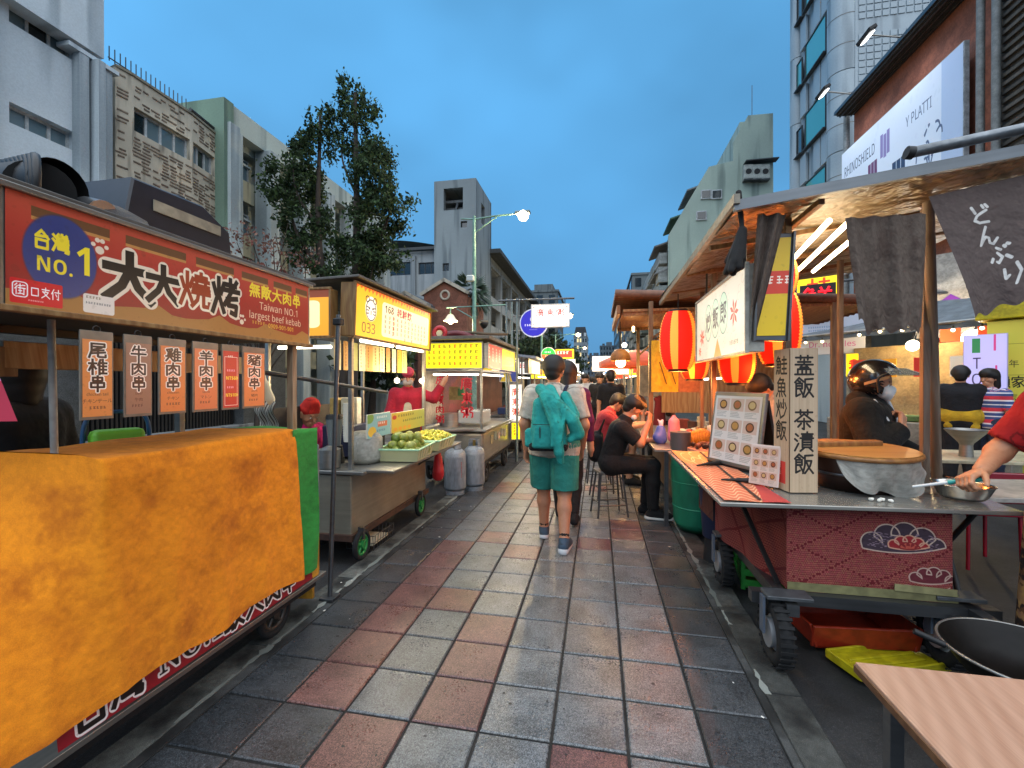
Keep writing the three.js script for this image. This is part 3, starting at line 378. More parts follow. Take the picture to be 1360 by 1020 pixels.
{ // green gable house with stepped terraces
  const b = thing('green_building', 'pale green rendered apartment gable with stepped terraces and a roof box', 'building', [0, 0, -26]), gz = (px, py, z = -26) => onZ(px, py, z).slice(0, 2), g = plaster('#b0c0b4');
  const P = [[888, 505], [888, 312], [941, 222], [973, 214], [973, 190], [993, 154], [1026, 151], [1028, 505]].map((p) => gz(...p)); P[0][1] = P[7][1] = 0;
  part(b, 'wall', poly(P, 0.3), g, [0, 0, -0.3]); const X0 = P[0][0], X1 = P[7][0];
  part(b, 'roof_box', box(1.5, 2.4, 5), plaster('#b0c0b4'), [P[6][0] - 0.78, P[6][1] - 1.28, -2.9]);
  for (let f = 0; f < 8; f++) { const y = f * 1.55 + 1.4, x = y < P[1][1] ? X0 : lerp(P[1][0], P[2][0], clamp((y - P[1][1]) / (P[2][1] - P[1][1]))) + 0.3; if (y < P[3][1] - 0.3) { part(b, 'storey', box(X1 - x - 0.1, 1.5, 34), plaster('#9aa39f'), [(X1 + x) / 2 + 0.05, y - 0.6, -17.5]); if (y > 7) { part(b, 'terrace_awning', box(1.0, 0.08, 3.0), M(['#4f7a64', '#8a8f92', '#777'][f % 3], { map: GR1, rough: 0.6 }), [x - 0.2, y + 0.3, -2.2], [0, 0, 0.3]); part(b, 'terrace_railing', box(0.06, 0.5, 30), M('#9aa3a0', { map: GR1, rough: 0.6 }), [x - 0.35, y - 0.35, -16]); } } }
  const r = rng(77), ag = box(0.5, 0.42, 0.4, 0.02);
  for (const [px, py] of [[937, 259], [951, 259], [931, 287]]) { const q = gz(px, py); part(b, 'window', box(0.55, 0.5, 0.1), WFRAME, [q[0], q[1], 0.03]); part(b, 'pane', box(0.42, 0.38, 0.1), DPANE, [q[0], q[1], 0.05]); }
  for (let k = 0; k < 3; k++) { const q = gz(991 + k * 11, 232), a = part(b, 'air_conditioner', box(0.44, 0.75, 0.35, 0.02), M('#b9bfb8', { map: GR1, rough: 0.6 }), [q[0], q[1], 0.18]); part(a, 'fan', cyl(0.15, 0.15, 0.03, 14), DARK, [0, 0, 0.17], [Math.PI / 2, 0, 0]); part(a, 'bracket', box(0.44, 0.05, 0.4), DSTEEL, [0, -0.42, 0]); }
  { const q = gz(1008, 221); part(b, 'hood', box(1.6, 0.05, 0.5), DSTEEL, [q[0], q[1] + 0.15, 0.25]); }
  part(b, 'antenna', rod([P[5][0] + 0.5, P[5][1], -1], [P[5][0] + 0.5, P[5][1] + 2.2, -1], 0.02, 5), DSTEEL);
  for (let k = 0; k < 80; k++) { const f = k % 8, z = -1 - (k / 8 | 0) * 3.1 - r(), y = 1.6 + f * 1.0, w = 0.35 + 0.3 * r(); part(b, r() < 0.6 ? 'balcony_cage' : 'air_conditioner', box(w, 0.5 + 0.4 * r(), 1.0 + 1.2 * r()), M(['#5e6a66', '#8c9696', '#47504e', '#767d78', '#a0a7a6'][r() * 5 | 0], { map: GR1, rough: 0.8 }), [X0 - w / 2 + 0.05, y + 0.2 * r(), z]); }
}
// farther houses down both sides
function farHouse(name, label, x, z, w, h, d, hex, rows, cols, face, seed, lit = 0.12, mansard = 0) {
  const b = thing(name, label, 'building', [x, 0, z]), r = rng(seed), wall = plaster(hex), glow = M('#e9c98a', { emissive: '#ffd890', ei: 0.9 }), wg = box(w / cols * 0.5, h / rows * 0.5, 0.12), sg = box(0.12, h / rows * 0.5, d / 6 * 0.5);
  part(b, 'wall', box(w, h, d), wall, [0, h / 2, -d / 2]); part(b, 'cornice', box(w + 0.3, 0.3, d + 0.3), wall, [0, h + 0.1, -d / 2]);
  if (mansard) { part(b, 'roof', poly([[-w / 2, 0], [w / 2, 0], [w / 2 - 0.7, mansard], [-w / 2 + 0.7, mansard]], d), M('#3c4146', { map: GR1 }), [0, h + 0.25, -d]); for (let i = 0; i < 3; i++) part(b, 'dormer', box(0.9, 1.2, 0.6), WFRAME, [-w / 3 + i * w / 3, h + 0.9, 0.05]); } else { part(b, 'roof_box', box(w * 0.4, h * 0.12, d * 0.4), wall, [w * 0.15, h * 1.06, -d / 2]); part(b, 'roof_tank', cyl(0.5, 0.5, 1.1, 10), DSTEEL, [-w * 0.25, h + 0.75, -d / 3]); }
  for (let j = 0; j < rows; j++) { for (let i = 0; i < cols; i++) part(b, 'window', wg, r() < lit ? glow : DPANE, [-w / 2 + w * (i + 0.5) / cols, h * (j + 0.55) / rows, 0.01]); for (let i = 0; i < 6; i++) part(b, 'window', sg, r() < lit ? glow : DPANE, [face * w / 2, h * (j + 0.55) / rows, -d * (i + 0.5) / 6]); }
  return b;
}
{ // trodden gum spots on the slabs
  const r = rng(72), m = flags(new THREE.InstancedMesh(new THREE.CircleGeometry(0.014, 9).rotateX(-Math.PI / 2), M('#2e2e2e', { rough: 0.7 }), 90)), d = new THREE.Object3D(); m.name = 'gum_spots'; m.userData = { kind: 'stuff', label: 'dark trodden gum spots scattered over the paving slabs', category: 'gum spots' };
  for (let k = 0; k < 90; k++) { d.position.set(-1.6 + 2.2 * r(), 0.0045, -1.4 - 7 * r() * r() - 1.0 * r()); d.rotation.y = r() * 6; d.scale.set(0.3 + 0.7 * r() * r(), 1, 0.3 + 0.6 * r() * r()); d.updateMatrix(); m.setMatrixAt(k, d.matrix); } scene.add(m);
}
{ // scraps of litter along the kerbs
  const r = rng(71), m = flags(new THREE.InstancedMesh(metreUV(new THREE.PlaneGeometry(0.03, 0.02, 2, 1).rotateX(-Math.PI / 2)), M('#d2cfc6', { rough: 0.8 }), 46)), d = new THREE.Object3D(); m.name = 'litter'; m.userData = { kind: 'stuff', label: 'tiny scraps of pale litter along the kerbs', category: 'litter' };
  for (let k = 0; k < 46; k++) { const right = k % 2; d.position.set(right ? 0.62 + 0.8 * r() : -1.9 + 0.5 * r(), 0.009, -1.4 - 7 * r()); if (d.position.x > 0.95) d.position.y = -0.024; d.rotation.set(0.2 * r(), r() * 6, 0.2 * r()); d.scale.setScalar(0.25 + 0.7 * r() * r()); d.updateMatrix(); m.setMatrixAt(k, d.matrix); } scene.add(m);
}
farHouse('apartment_block', 'dark apartment block with a stepped rooftop beyond the green gable', 7.6, -62, 6.2, 16, 30, '#6d7476', 7, 4, -1, 41); farHouse('apartment_block', 'narrow grey apartment block with roof mast standing behind the stepped terraces', 7.6, -92, 7, 18.5, 30, '#5f6668', 8, 4, -1, 42);
farHouse('mansard_building', 'pale many-windowed block with dark mansard roof and dormers at the street end', -6.2, -160, 4.8, 17.6, 14, '#8b9396', 7, 5, 1, 43, 0.25, 3.4); farHouse('distant_building', 'blue-grey slab block far down the street', -1.6, -170, 5, 11.5, 12, '#5f6d7a', 6, 4, 1, 44, 0.2); farHouse('distant_building', 'taller blue-grey block with rooftop boxes far down the street', 3.4, -175, 5.4, 15.5, 12, '#5c6872', 8, 5, -1, 45, 0.2);
farHouse('rooftop_block', 'grey block with a cluttered flat roof beyond the arcade wing', -9.2, -64, 7, 14.6, 10, '#6c7375', 6, 4, 1, 46, 0.06);
// school wall and railings behind the first cart
{
  const w = thing('school_wall', 'low grey granite wall with a ledge behind the orange-draped cart', 'wall', [-9.3, 0, -3.2], Math.PI / 2); part(w, 'ledge', box(9, 0.4, 0.6, 0.02), mConc('#9fa5a6'), [4.5, 0.2, 0]); part(w, 'panel', box(1.35, 2.9, 0.3, 0.02), M('#6d7274', { map: rep(T.granite, 1), rough: 0.7 }), [2.45, 1.45, 0.1]); part(w, 'panel', box(1.6, 2.9, 0.3, 0.02), M('#6d7274', { map: rep(T.granite, 1), rough: 0.7 }), [7.6, 1.45, 0.1]);
  const f = thing('metal_fence', 'black upright metal railings between the granite wall panels', 'fence', [-9.3, 0, -3.2], Math.PI / 2); for (let k = 0; k < 42; k++) part(f, 'railing_bar', box(0.045, 2.1, 0.05), DARK, [3.2 + k * 0.085, 1.45, 0]); for (const y of [0.5, 2.4]) part(f, 'rail', box(3.6, 0.06, 0.07), DARK, [4.95, y, -0.05]); part(f, 'backing', box(3.6, 2.0, 0.03), DARK, [4.95, 1.45, -0.16]);
}
// ---------- trees ----------
function leafCloud(name, parent, blobs, n, size, cols, seed) {
  const r = rng(seed), g = new THREE.BufferGeometry(); g.setAttribute('position', new THREE.Float32BufferAttribute([0, -0.5, 0, 0.3, 0.02, 0.07, 0, 0.55, 0, -0.3, 0.02, 0.07], 3)); g.setIndex([0, 1, 2, 0, 2, 3]); g.setAttribute('uv', new THREE.Float32BufferAttribute([0.5, 0, 1, 0.5, 0.5, 1, 0, 0.5], 2)); g.computeVertexNormals();
  const m = flags(new THREE.InstancedMesh(g, M('#ffffff', { rough: 0.85, phys: 1, transmission: 0.15, specularIntensity: 0.4 }), n)); m.name = name; m.userData.kind = 'stuff'; const d = new THREE.Object3D(), c = new THREE.Color(), vol = blobs.map((b) => b[3] * b[4] * b[5]), tot = vol.reduce((a, b) => a + b, 0);
  const sub = blobs.map((b) => Array.from({ length: 26 }, () => { const a = r() * 6.28, e = Math.acos(2 * r() - 1), q = 0.55 + 0.45 * r(); return [Math.sin(e) * Math.cos(a) * q, Math.cos(e) * q, Math.sin(e) * Math.sin(a) * q]; }));
  for (let i = 0; i < n; i++) {
    let t = r() * tot, k = 0; while (t > vol[k] && k < blobs.length - 1) t -= vol[k++]; const b = blobs[k], s = sub[k][r() * 26 | 0], gs = () => (r() + r() + r() - 1.5) * 0.28;
    d.position.set(b[0] + b[3] * (s[0] + gs()), b[1] + b[4] * (s[1] + gs()), b[2] + b[5] * (s[2] + gs())); d.rotation.set(r() * 6.3, r() * 6.3, r() * 6.3); d.scale.setScalar(size * (0.6 + 0.8 * r())); d.updateMatrix(); m.setMatrixAt(i, d.matrix); c.set(cols[r() * cols.length | 0]).multiplyScalar(0.8 + 0.4 * r()); m.setColorAt(i, c);
  }
  parent.add(m); return m;
}
const BARK = M('#4a4038', { map: rep(T.grime, 2), rough: 0.95 });
function limbs(parent, list, name = 'trunk') { part(parent, name, join(list.map(([p, r0]) => { const c = new THREE.CatmullRomCurve3(p.map((q) => new THREE.Vector3(...q))), g = new THREE.TubeGeometry(c, 14, 1, 7), P = g.attributes.position; for (let i = 0; i < P.count; i++) { const t = (i / 8 | 0) / 14, o = c.getPointAt(Math.min(1, t)), k = r0 * (1 - 0.75 * t); P.setXYZ(i, o.x + (P.getX(i) - o.x) * k, o.y + (P.getY(i) - o.y) * k, o.z + (P.getZ(i) - o.z) * k); } g.computeVertexNormals(); return g; })), BARK); }
{
  const t = thing('street_tree', 'tall slender evergreen tree with two narrow ragged crowns beside the classroom wing', 'tree', [-6.7, 0, -11]);
  limbs(t, [[[[0, 0, 0], [-0.25, 2.6, 0], [-0.75, 5, 0.1], [-0.8, 8.8, 0]], 0.15], [[[0.15, 0, 0.1], [0.2, 2.6, 0], [0.35, 5.5, 0.1], [0.25, 9.3, 0]], 0.17], [[[-0.6, 4.4, 0], [-1.3, 5.4, 0.2], [-1.9, 6.9, 0]], 0.07], [[[0.3, 4.6, 0], [1.0, 5.4, 0], [1.5, 6.4, 0.2]], 0.07], [[[-0.75, 5.6, 0], [-1.3, 6.6, 0.3], [-1.5, 7.6, 0.2]], 0.05], [[[0.35, 5.5, 0.1], [0.8, 6.8, -0.3], [1.0, 7.8, -0.2]], 0.06], [[[-0.1, 1.8, 0], [0.5, 3.2, 0.2], [0.9, 4.6, 0.2]], 0.06], [[[0.3, 6.5, 0], [0.0, 7.4, 0.2], [-0.05, 8.2, 0.1]], 0.04]]);
  leafCloud('crown', t, [[-0.72, 8.6, 0, 0.42, 0.85, 0.5], [-1.15, 7.7, 0, 0.62, 0.8, 0.6], [-1.6, 6.9, 0.1, 0.8, 0.8, 0.7], [-1.25, 5.9, 0, 0.75, 0.7, 0.7], [-0.95, 5.0, 0.1, 0.6, 0.55, 0.5], [0.2, 9.05, 0, 0.42, 0.8, 0.5], [0.45, 8.1, 0, 0.62, 0.9, 0.6], [0.8, 7.0, 0.1, 0.82, 0.9, 0.7], [0.95, 5.9, 0, 0.95, 0.8, 0.8], [0.6, 4.9, 0.1, 1.05, 0.6, 0.8], [0.1, 4.1, 0, 0.9, 0.55, 0.7]], 24000, 0.1, ['#2f4026', '#263521', '#3c5230', '#465a34', '#2b3c26'], 12);
  const s = thing('bare_shrub', 'thin bare-branched shrub with sparse reddish buds in front of the classroom wing', 'shrub', [-8.3, 0, -9.6]), r = rng(8), L = [];
  for (let k = 0; k < 26; k++) { const a = r() * 6.28, h = 3.2 + 2.4 * r(), q = 0.4 + 1.3 * r(); L.push([[[0, 1, 0], [0.3 * Math.cos(a) * q, h * 0.55, 0.3 * Math.sin(a) * q], [Math.cos(a) * q * 0.8, h * 0.8, Math.sin(a) * q * 0.8], [Math.cos(a + 0.4) * q, h, Math.sin(a + 0.4) * q]], 0.03]); }
  L.push([[[0, 0, 0], [0, 0.6, 0], [0.05, 1.3, 0]], 0.09]); limbs(s, L, 'branches'); leafCloud('buds', s, [[0, 4.3, 0, 1.4, 1.2, 1.2]], 900, 0.09, ['#7a4e46', '#6d5148', '#8a6a5c'], 13);
  const p = thing('palm_tree', 'shaggy fan palm in front of the grey tower', 'palm', [-6.75, 0, -23]); limbs(p, [[[[0, 0, 0], [0.05, 3, 0], [0, 6.2, 0]], 0.24]]);
  const fr = [], r2 = rng(19); for (let k = 0; k < 46; k++) { const a = r2() * 6.28, e = 1.25 - 2.3 * (k / 46), L2 = 0.55, bx = Math.cos(a) * Math.cos(e), bz = Math.sin(a) * Math.cos(e), by = Math.sin(e), o = [bx * L2, 6.25 + by * L2, bz * L2]; for (let q = -4; q <= 4; q++) { const an = a + q * 0.15, ee = e + 0.03 * q - 0.25, tip = [o[0] + Math.cos(an) * Math.cos(ee) * 0.8, o[1] + Math.sin(ee) * 0.8 - 0.08 * Math.abs(q), o[2] + Math.sin(an) * Math.cos(ee) * 0.8], sx = -Math.sin(an) * 0.05, sz = Math.cos(an) * 0.05; fr.push(quad([o[0], o[1], o[2]], [o[0] + sx * 0.4, o[1], o[2] + sz * 0.4], [tip[0], tip[1] - 0.06, tip[2]], [(o[0] + tip[0]) / 2 - sx, (o[1] + tip[1]) / 2 + 0.06, (o[2] + tip[2]) / 2 - sz])); } }
  part(p, 'crown', join(fr), M('#38503a', { rough: 0.6, map: GR1 }));
  for (const [x, z, h, rr, lab, sd] of [[-5.6, -34, 5.6, 2.2, 'round dark evergreen tree behind the round blue sign', 61], [-4.4, -42, 6.6, 2.6, 'broad dark evergreen tree under the far street lamps', 62], [-6.6, -27, 3.6, 1.5, 'low dark bush beside the palm trunk', 63], [-9.0, -16.5, 4.2, 1.6, 'low leafy tree under the tall slender crowns', 64]]) { const q = thing('leafy_tree', lab, 'tree', [x, 0, z]); limbs(q, [[[[0, 0, 0], [0.1, h * 0.3, 0], [0, h * 0.7, 0]], 0.18]]); leafCloud('crown', q, [[0, h * 0.62, 0, rr, h * 0.3, rr], [rr * 0.6, h * 0.5, 0.3, rr * 0.7, h * 0.22, rr * 0.7], [-rr * 0.5, h * 0.75, 0, rr * 0.6, h * 0.2, rr * 0.6]], 2600, 0.34, ['#2c3c28', '#26352a', '#36472e'], sd); }
}
// ---------- bodies: tapered capsules joined with a smooth minimum, meshed by surface nets ----------
// bone: [a, b, ra, rb, flatA, flatB]
function skinMesh(bones, cell, k = 0.03, floor = -1e9) {
  const lo = [1e9, 1e9, 1e9], hi = [-1e9, -1e9, -1e9];
  for (const [a, b, ra, rb] of bones) for (let i = 0; i < 3; i++) { lo[i] = Math.min(lo[i], a[i] - ra, b[i] - rb); hi[i] = Math.max(hi[i], a[i] + ra, b[i] + rb); }
  for (let i = 0; i < 3; i++) { lo[i] -= 2 * cell; hi[i] += 2 * cell; }
  const n = [0, 1, 2].map((i) => Math.ceil((hi[i] - lo[i]) / cell) + 1), [nx, ny, nz] = n, F = new Float32Array(nx * ny * nz).fill(1);
  for (const [a, b, ra, rb, fa, fb] of bones) {
    const pad = k + 2 * cell, s = [], e = [], d = [b[0] - a[0], b[1] - a[1], b[2] - a[2]], dd = d[0] ** 2 + d[1] ** 2 + d[2] ** 2 || 1e-9, L = Math.sqrt(dd);
    for (let i = 0; i < 3; i++) { s[i] = Math.max(0, Math.floor((Math.min(a[i] - ra, b[i] - rb) - pad - lo[i]) / cell)); e[i] = Math.min(n[i] - 1, Math.ceil((Math.max(a[i] + ra, b[i] + rb) + pad - lo[i]) / cell)); }
    for (let z = s[2]; z <= e[2]; z++) for (let y = s[1]; y <= e[1]; y++) for (let x = s[0]; x <= e[0]; x++) {
      const px = lo[0] + x * cell - a[0], py = lo[1] + y * cell - a[1], pz = lo[2] + z * cell - a[2], u = (px * d[0] + py * d[1] + pz * d[2]) / dd, t = u < 0 ? 0 : u > 1 ? 1 : u;
      let v = Math.hypot(px - d[0] * t, py - d[1] * t, pz - d[2] * t) - (ra + (rb - ra) * t);
      if (fa && -u * L > v) v = -u * L; if (fb && (u - 1) * L > v) v = (u - 1) * L;
      const i = (z * ny + y) * nx + x, f = F[i], h = Math.max(k - Math.abs(f - v), 0) / k; F[i] = Math.min(f, v) - h * h * k * 0.25;
    }
  }
  if (floor > -1e8) for (let y = 0; y < ny; y++) { const q = floor - (lo[1] + y * cell); for (let z = 0; z < nz; z++) for (let x = 0; x < nx; x++) { const i = (z * ny + y) * nx + x; if (q > F[i]) F[i] = q; } }
  const id = new Int32Array(F.length).fill(-1), P = [], I = [], o = [0, 1, nx, nx + 1, nx * ny, nx * ny + 1, nx * ny + nx, nx * ny + nx + 1], E = [[0, 1], [2, 3], [4, 5], [6, 7], [0, 2], [1, 3], [4, 6], [5, 7], [0, 4], [1, 5], [2, 6], [3, 7]];
  for (let z = 0; z < nz - 1; z++) for (let y = 0; y < ny - 1; y++) for (let x = 0; x < nx - 1; x++) {
    const i = (z * ny + y) * nx + x; let m = 0; for (let c = 0; c < 8; c++) if (F[i + o[c]] < 0) m |= 1 << c; if (m === 0 || m === 255) continue;
    let sx = 0, sy = 0, sz = 0, q = 0;
    for (const [p, r] of E) { if (((m >> p) & 1) === ((m >> r) & 1)) continue; const a = F[i + o[p]], b = F[i + o[r]], t = a / (a - b); sx += (p & 1) + ((r & 1) - (p & 1)) * t; sy += ((p >> 1) & 1) + (((r >> 1) & 1) - ((p >> 1) & 1)) * t; sz += (p >> 2) + ((r >> 2) - (p >> 2)) * t; q++; }
    id[i] = P.length / 3; P.push(lo[0] + (x + sx / q) * cell, lo[1] + (y + sy / q) * cell, lo[2] + (z + sz / q) * cell);
  }
  for (let z = 1; z < nz - 1; z++) for (let y = 1; y < ny - 1; y++) for (let x = 1; x < nx - 1; x++) {
    const i = (z * ny + y) * nx + x, s = F[i] < 0;
    for (const [st, u, v] of [[1, nx, nx * ny], [nx, nx * ny, 1], [nx * ny, 1, nx]]) { if (s === (F[i + st] < 0)) continue; const a = id[i], b = id[i - u], c = id[i - u - v], d = id[i - v]; if (s) I.push(a, b, c, a, c, d); else I.push(a, c, b, a, d, c); }
  }
  const g = new THREE.BufferGeometry(); g.setAttribute('position', new THREE.Float32BufferAttribute(P, 3)); g.setIndex(I); g.computeVertexNormals(); return metreUV(g);
}
const add = (a, b, s = 1) => [a[0] + b[0] * s, a[1] + b[1] * s, a[2] + b[2] * s], sub = (a, b) => add(a, b, -1), len = (a) => Math.hypot(...a), nrm = (a) => { const l = len(a) || 1; return [a[0] / l, a[1] / l, a[2] / l]; }, crs = (a, b) => [a[1] * b[2] - a[2] * b[1], a[2] * b[0] - a[0] * b[2], a[0] * b[1] - a[1] * b[0]], mid = (a, b, t = 0.5) => [0, 1, 2].map((i) => lerp(a[i], b[i], t));
// five fingers: d along the hand, n out of the palm, th the side of the thumb, curl in radians
function handBones(W, d, n, th, curl = 0.5, s = 1, spread = 0.12) {
  d = nrm(d); n = nrm(sub(n, d.map((x) => x * (n[0] * d[0] + n[1] * d[1] + n[2] * d[2])))); let q = nrm(crs(d, n)); if (q[0] * th[0] + q[1] * th[1] + q[2] * th[2] < 0) q = q.map((x) => -x);
  const B = [], bend = (a) => add(d.map((x) => x * Math.cos(a)), n, Math.sin(a));
  for (const o of [-0.026, -0.009, 0.009, 0.026]) B.push([add(W, q, o * 0.6 * s), add(add(W, d, 0.085 * s), q, o * 1.12 * s), 0.016 * s, 0.0125 * s]);
  [[-0.031, 0.058], [-0.0105, 0.072], [0.0105, 0.077], [0.031, 0.07]].forEach(([o, L], i) => { let p = add(add(W, d, 0.088 * s), q, o * s), a = curl * (0.7 + 0.1 * (3 - i)); [0.45, 0.32, 0.23].forEach((f, j) => { const v = nrm(add(bend(a), q, (o > 0 ? 1 : -1) * Math.abs(o) * spread * 8 * (1 - curl / 3))), e = add(p, v, L * f * s); B.push([p, e, (0.0098 - 0.0008 * j) * s, (0.009 - 0.0008 * j) * s]); p = e; a += curl; }); });
  let p = add(add(W, d, 0.025 * s), q, 0.025 * s); [[0.9, 0.036], [0.55, 0.032], [0.3, 0.024]].forEach(([w, L], j) => { const v = nrm(add(add(d, q, w), n, 0.25 + 0.55 * curl * (j + 1) / 3)), e = add(p, v, L * s); B.push([p, e, (0.0125 - 0.0012 * j) * s, (0.0108 - 0.001 * j) * s]); p = e; });
  return B;
}
const REST = { P: [0, 0.95, 0], C: [0, 1.3, 0], N: [0, 1.42, -0.005], H: [0, 1.585, 0.015], sl: [0.175, 1.365, 0], sr: [-0.175, 1.365, 0], el: [0.235, 1.09, -0.01], er: [-0.235, 1.09, -0.01], wl: [0.25, 0.84, 0.05], wr: [-0.25, 0.84, 0.05], hl: [0.09, 0.91, 0], hr: [-0.09, 0.91, 0], kl: [0.1, 0.5, 0.02], kr: [-0.1, 0.5, 0.02], al: [0.105, 0.085, -0.02], ar: [-0.105, 0.085, -0.02], tl: [0.125, 0.035, 0.15], tr: [-0.125, 0.035, 0.15] };
// person: J joint overrides; look the way the face points; wear: list of [part name, kind, colour, extra]
function person(label, pos, turn, J = {}, wear = [], { skin = '#b58667', cell = 0.013, look = [0, 0, 1], hands = null, bulk = 1, height = 1, group, face = false, head = true } = {}) {
  const j = { ...REST, ...J }, o = thing('person', label, 'person', pos, turn, group); o.scale.setScalar(height);
  const rt = nrm(sub(j.hl, j.hr)), rs = nrm(sub(j.sl, j.sr)), up = nrm(sub(j.C, j.P)), f = nrm(look), hu = nrm(sub(j.H, j.N)), hr = nrm(crs(hu, f)), fw = nrm(crs(hr, hu)), b = bulk, h3 = (x, y, z) => add(add(add(j.H, hr, x), hu, y), fw, z);
  const torso = (t, low = 0) => [[add(j.hl, up, low), add(j.hr, up, low), 0.105 * b + t, 0.105 * b + t], ...[-1, 1].map((s) => [add(add(j.P, rt, s * 0.055 * b), up, low), add(j.C, rs, s * 0.075 * b), 0.098 * b + t, 0.108 * b + t]), [j.P, j.C, 0.1 * b + t, 0.1 * b + t], [j.C, j.sl, 0.095 * b + t, 0.062 * b + t], [j.C, j.sr, 0.095 * b + t, 0.062 * b + t], [j.C, j.N, 0.085 + t, 0.058 + t]];
  const arm = (s, t, frac = 2) => { const S = j['s' + s], E = j['e' + s], W = j['w' + s]; const l = frac >= 1 ? [[S, E, 0.054 * b + t, 0.042 * b + t], [E, mid(E, W, Math.min(1, frac - 1)), 0.042 * b + t, lerp(0.042, 0.03, frac - 1) * b + t, 0, frac < 2]] : [[S, mid(S, E, frac), 0.056 * b + t, 0.05 * b + t, 0, 1]]; return l; };
  const leg = (s, t, frac = 2) => { const Hh = j['h' + s], K = j['k' + s], A = j['a' + s]; return frac >= 1 ? [[Hh, K, 0.092 * b + t, 0.06 * b + t], [K, mid(K, A, 0.35), 0.056 * b + t, 0.054 * b + t], [mid(K, A, 0.35), mid(K, A, Math.min(1, Math.max(0.4, frac - 1))), 0.054 * b + t, 0.037 * b + t, 0, t > 0]] : [[Hh, mid(Hh, K, frac), 0.098 * b + t, 0.082 * b + t, 0, 1]]; };
  const foot = (s, t) => { const A = j['a' + s], Q = j['t' + s], d = nrm(sub(Q, A)); return [[A, add(mid(A, Q, 0.9), [0, 0.005, 0]), 0.04 + t, 0.03 + t], [add(A, [-d[0] * 0.04, -0.04, -d[2] * 0.04]), add(Q, [0, 0, 0]), 0.035 + t, 0.032 + t]]; };
  const skull = (t) => [[h3(0, 0.035, -0.025), h3(0, 0.03, 0.01), 0.083 + t, 0.08 + t], [h3(0, -0.03, 0.02), h3(0, -0.07, 0.045), 0.066 + t, 0.045 + t]];
  const S = [...torso(0), ...arm('l', 0), ...arm('r', 0), ...leg('l', 0), ...leg('r', 0), ...foot('l', -0.004), ...foot('r', -0.004)];
  if (head) S.push([j.N, h3(0, -0.05, -0.015), 0.056, 0.054], ...skull(0)); 
  const fine = []; for (const s of ['l', 'r']) { const W = j['w' + s], d = nrm(sub(W, j['e' + s])), hd = hands?.[s]; if (hd) fine.push([mid(j['e' + s], W, 0.9), W, 0.032 * b, 0.026], ...handBones(W, hd.d ?? d, hd.n ?? [0, 0, 1], hd.th ?? fw, hd.curl ?? 0.5, hd.s ?? 1)); else S.push([W, add(W, d, 0.07), 0.03, 0.034], [add(W, d, 0.07), add(W, d, 0.15), 0.03, 0.018]); }
  const gs = [skinMesh(S, cell, 0.035)];
  if (fine.length) { for (const s of ['l', 'r']) if (hands?.[s]) gs.push(skinMesh([[mid(j['e' + s], j['w' + s], 0.92), j['w' + s], 0.031 * b, 0.026], ...handBones(j['w' + s], hands[s].d ?? nrm(sub(j['w' + s], j['e' + s])), hands[s].n ?? [0, 0, 1], hands[s].th ?? fw, hands[s].curl ?? 0.5, hands[s].s ?? 1)], 0.0042, 0.006)); }
  if (head) gs.push(skinMesh([...skull(0.001), [h3(0, 0.012, 0.082), h3(0, -0.022, 0.106), 0.010, 0.014], [h3(-0.03, 0.028, 0.076), h3(0.03, 0.028, 0.076), 0.012, 0.012], [h3(-0.018, -0.058, 0.082), h3(0.018, -0.058, 0.082), 0.010, 0.010], [h3(0, -0.09, 0.07), h3(0, -0.085, 0.076), 0.016, 0.016], ...[-1, 1].flatMap((s) => [[h3(s * 0.084, 0.02, 0.0), h3(s * 0.08, -0.028, 0.006), 0.016, 0.010], [h3(s * 0.042, -0.02, 0.055), h3(s * 0.045, -0.03, 0.045), 0.026, 0.026]])], cell < 0.014 ? 0.005 : 0.009, 0.014));
  part(o, 'body', join(gs), M(skin, { map: rep(T.skin, 6), rough: 0.55 }));
  if (head && face) for (const s of [-1, 1]) { part(o, 'eye', sph(0.0105, 10), M('#e9e4dc', { rough: 0.25 }), h3(s * 0.033, 0.004, 0.078)); part(o, 'iris', sph(0.0062, 8), M('#1c130e', { rough: 0.2 }), h3(s * 0.033, 0.004, 0.0845)); part(o, 'eyebrow', rod(h3(s * 0.02, 0.031, 0.089), h3(s * 0.05, 0.032, 0.08), 0.004, 5), M('#201712')); }
  if (head && face) part(o, 'lips', rod(h3(-0.02, -0.06, 0.089), h3(0.02, -0.06, 0.089), 0.0055, 6), M('#9a5a4c', { rough: 0.5 }));
  for (const [name, kind, col, ex = {}] of wear) {
    const m = col.isMaterial ? col : fabric(col), t = ex.t ?? 0.014; let B = [], fl = -1e9, kk = ex.k ?? 0.03;
    if (kind === 'top') { B = [...torso(t, ex.low ?? 0), ...arm('l', t * 1.1, ex.sleeve ?? 0.75), ...arm('r', t * 1.1, ex.sleeve ?? 0.75)]; if (ex.hem) B.push([j.P, add(j.P, up, -ex.hem), 0.1 * b + t, 0.11 * b + t, 0, 1], [j.hl, add(j.hl, up, -ex.hem + 0.03), 0.098 * b + t, 0.1 * b + t, 0, 1], [j.hr, add(j.hr, up, -ex.hem + 0.03), 0.098 * b + t, 0.1 * b + t, 0, 1]); if (ex.collar) B.push([j.N, add(j.N, hu, 0.03), 0.062, 0.066, 0, 1]); }
    if (kind === 'legs') B = [[add(j.hl, up, 0.05), add(j.hr, up, 0.05), 0.1 * b + t * 0.6, 0.1 * b + t * 0.6], ...leg('l', t, ex.len ?? 1.95), ...leg('r', t, ex.len ?? 1.95), [j.hl, j.hr, 0.105 * b + t, 0.105 * b + t]];
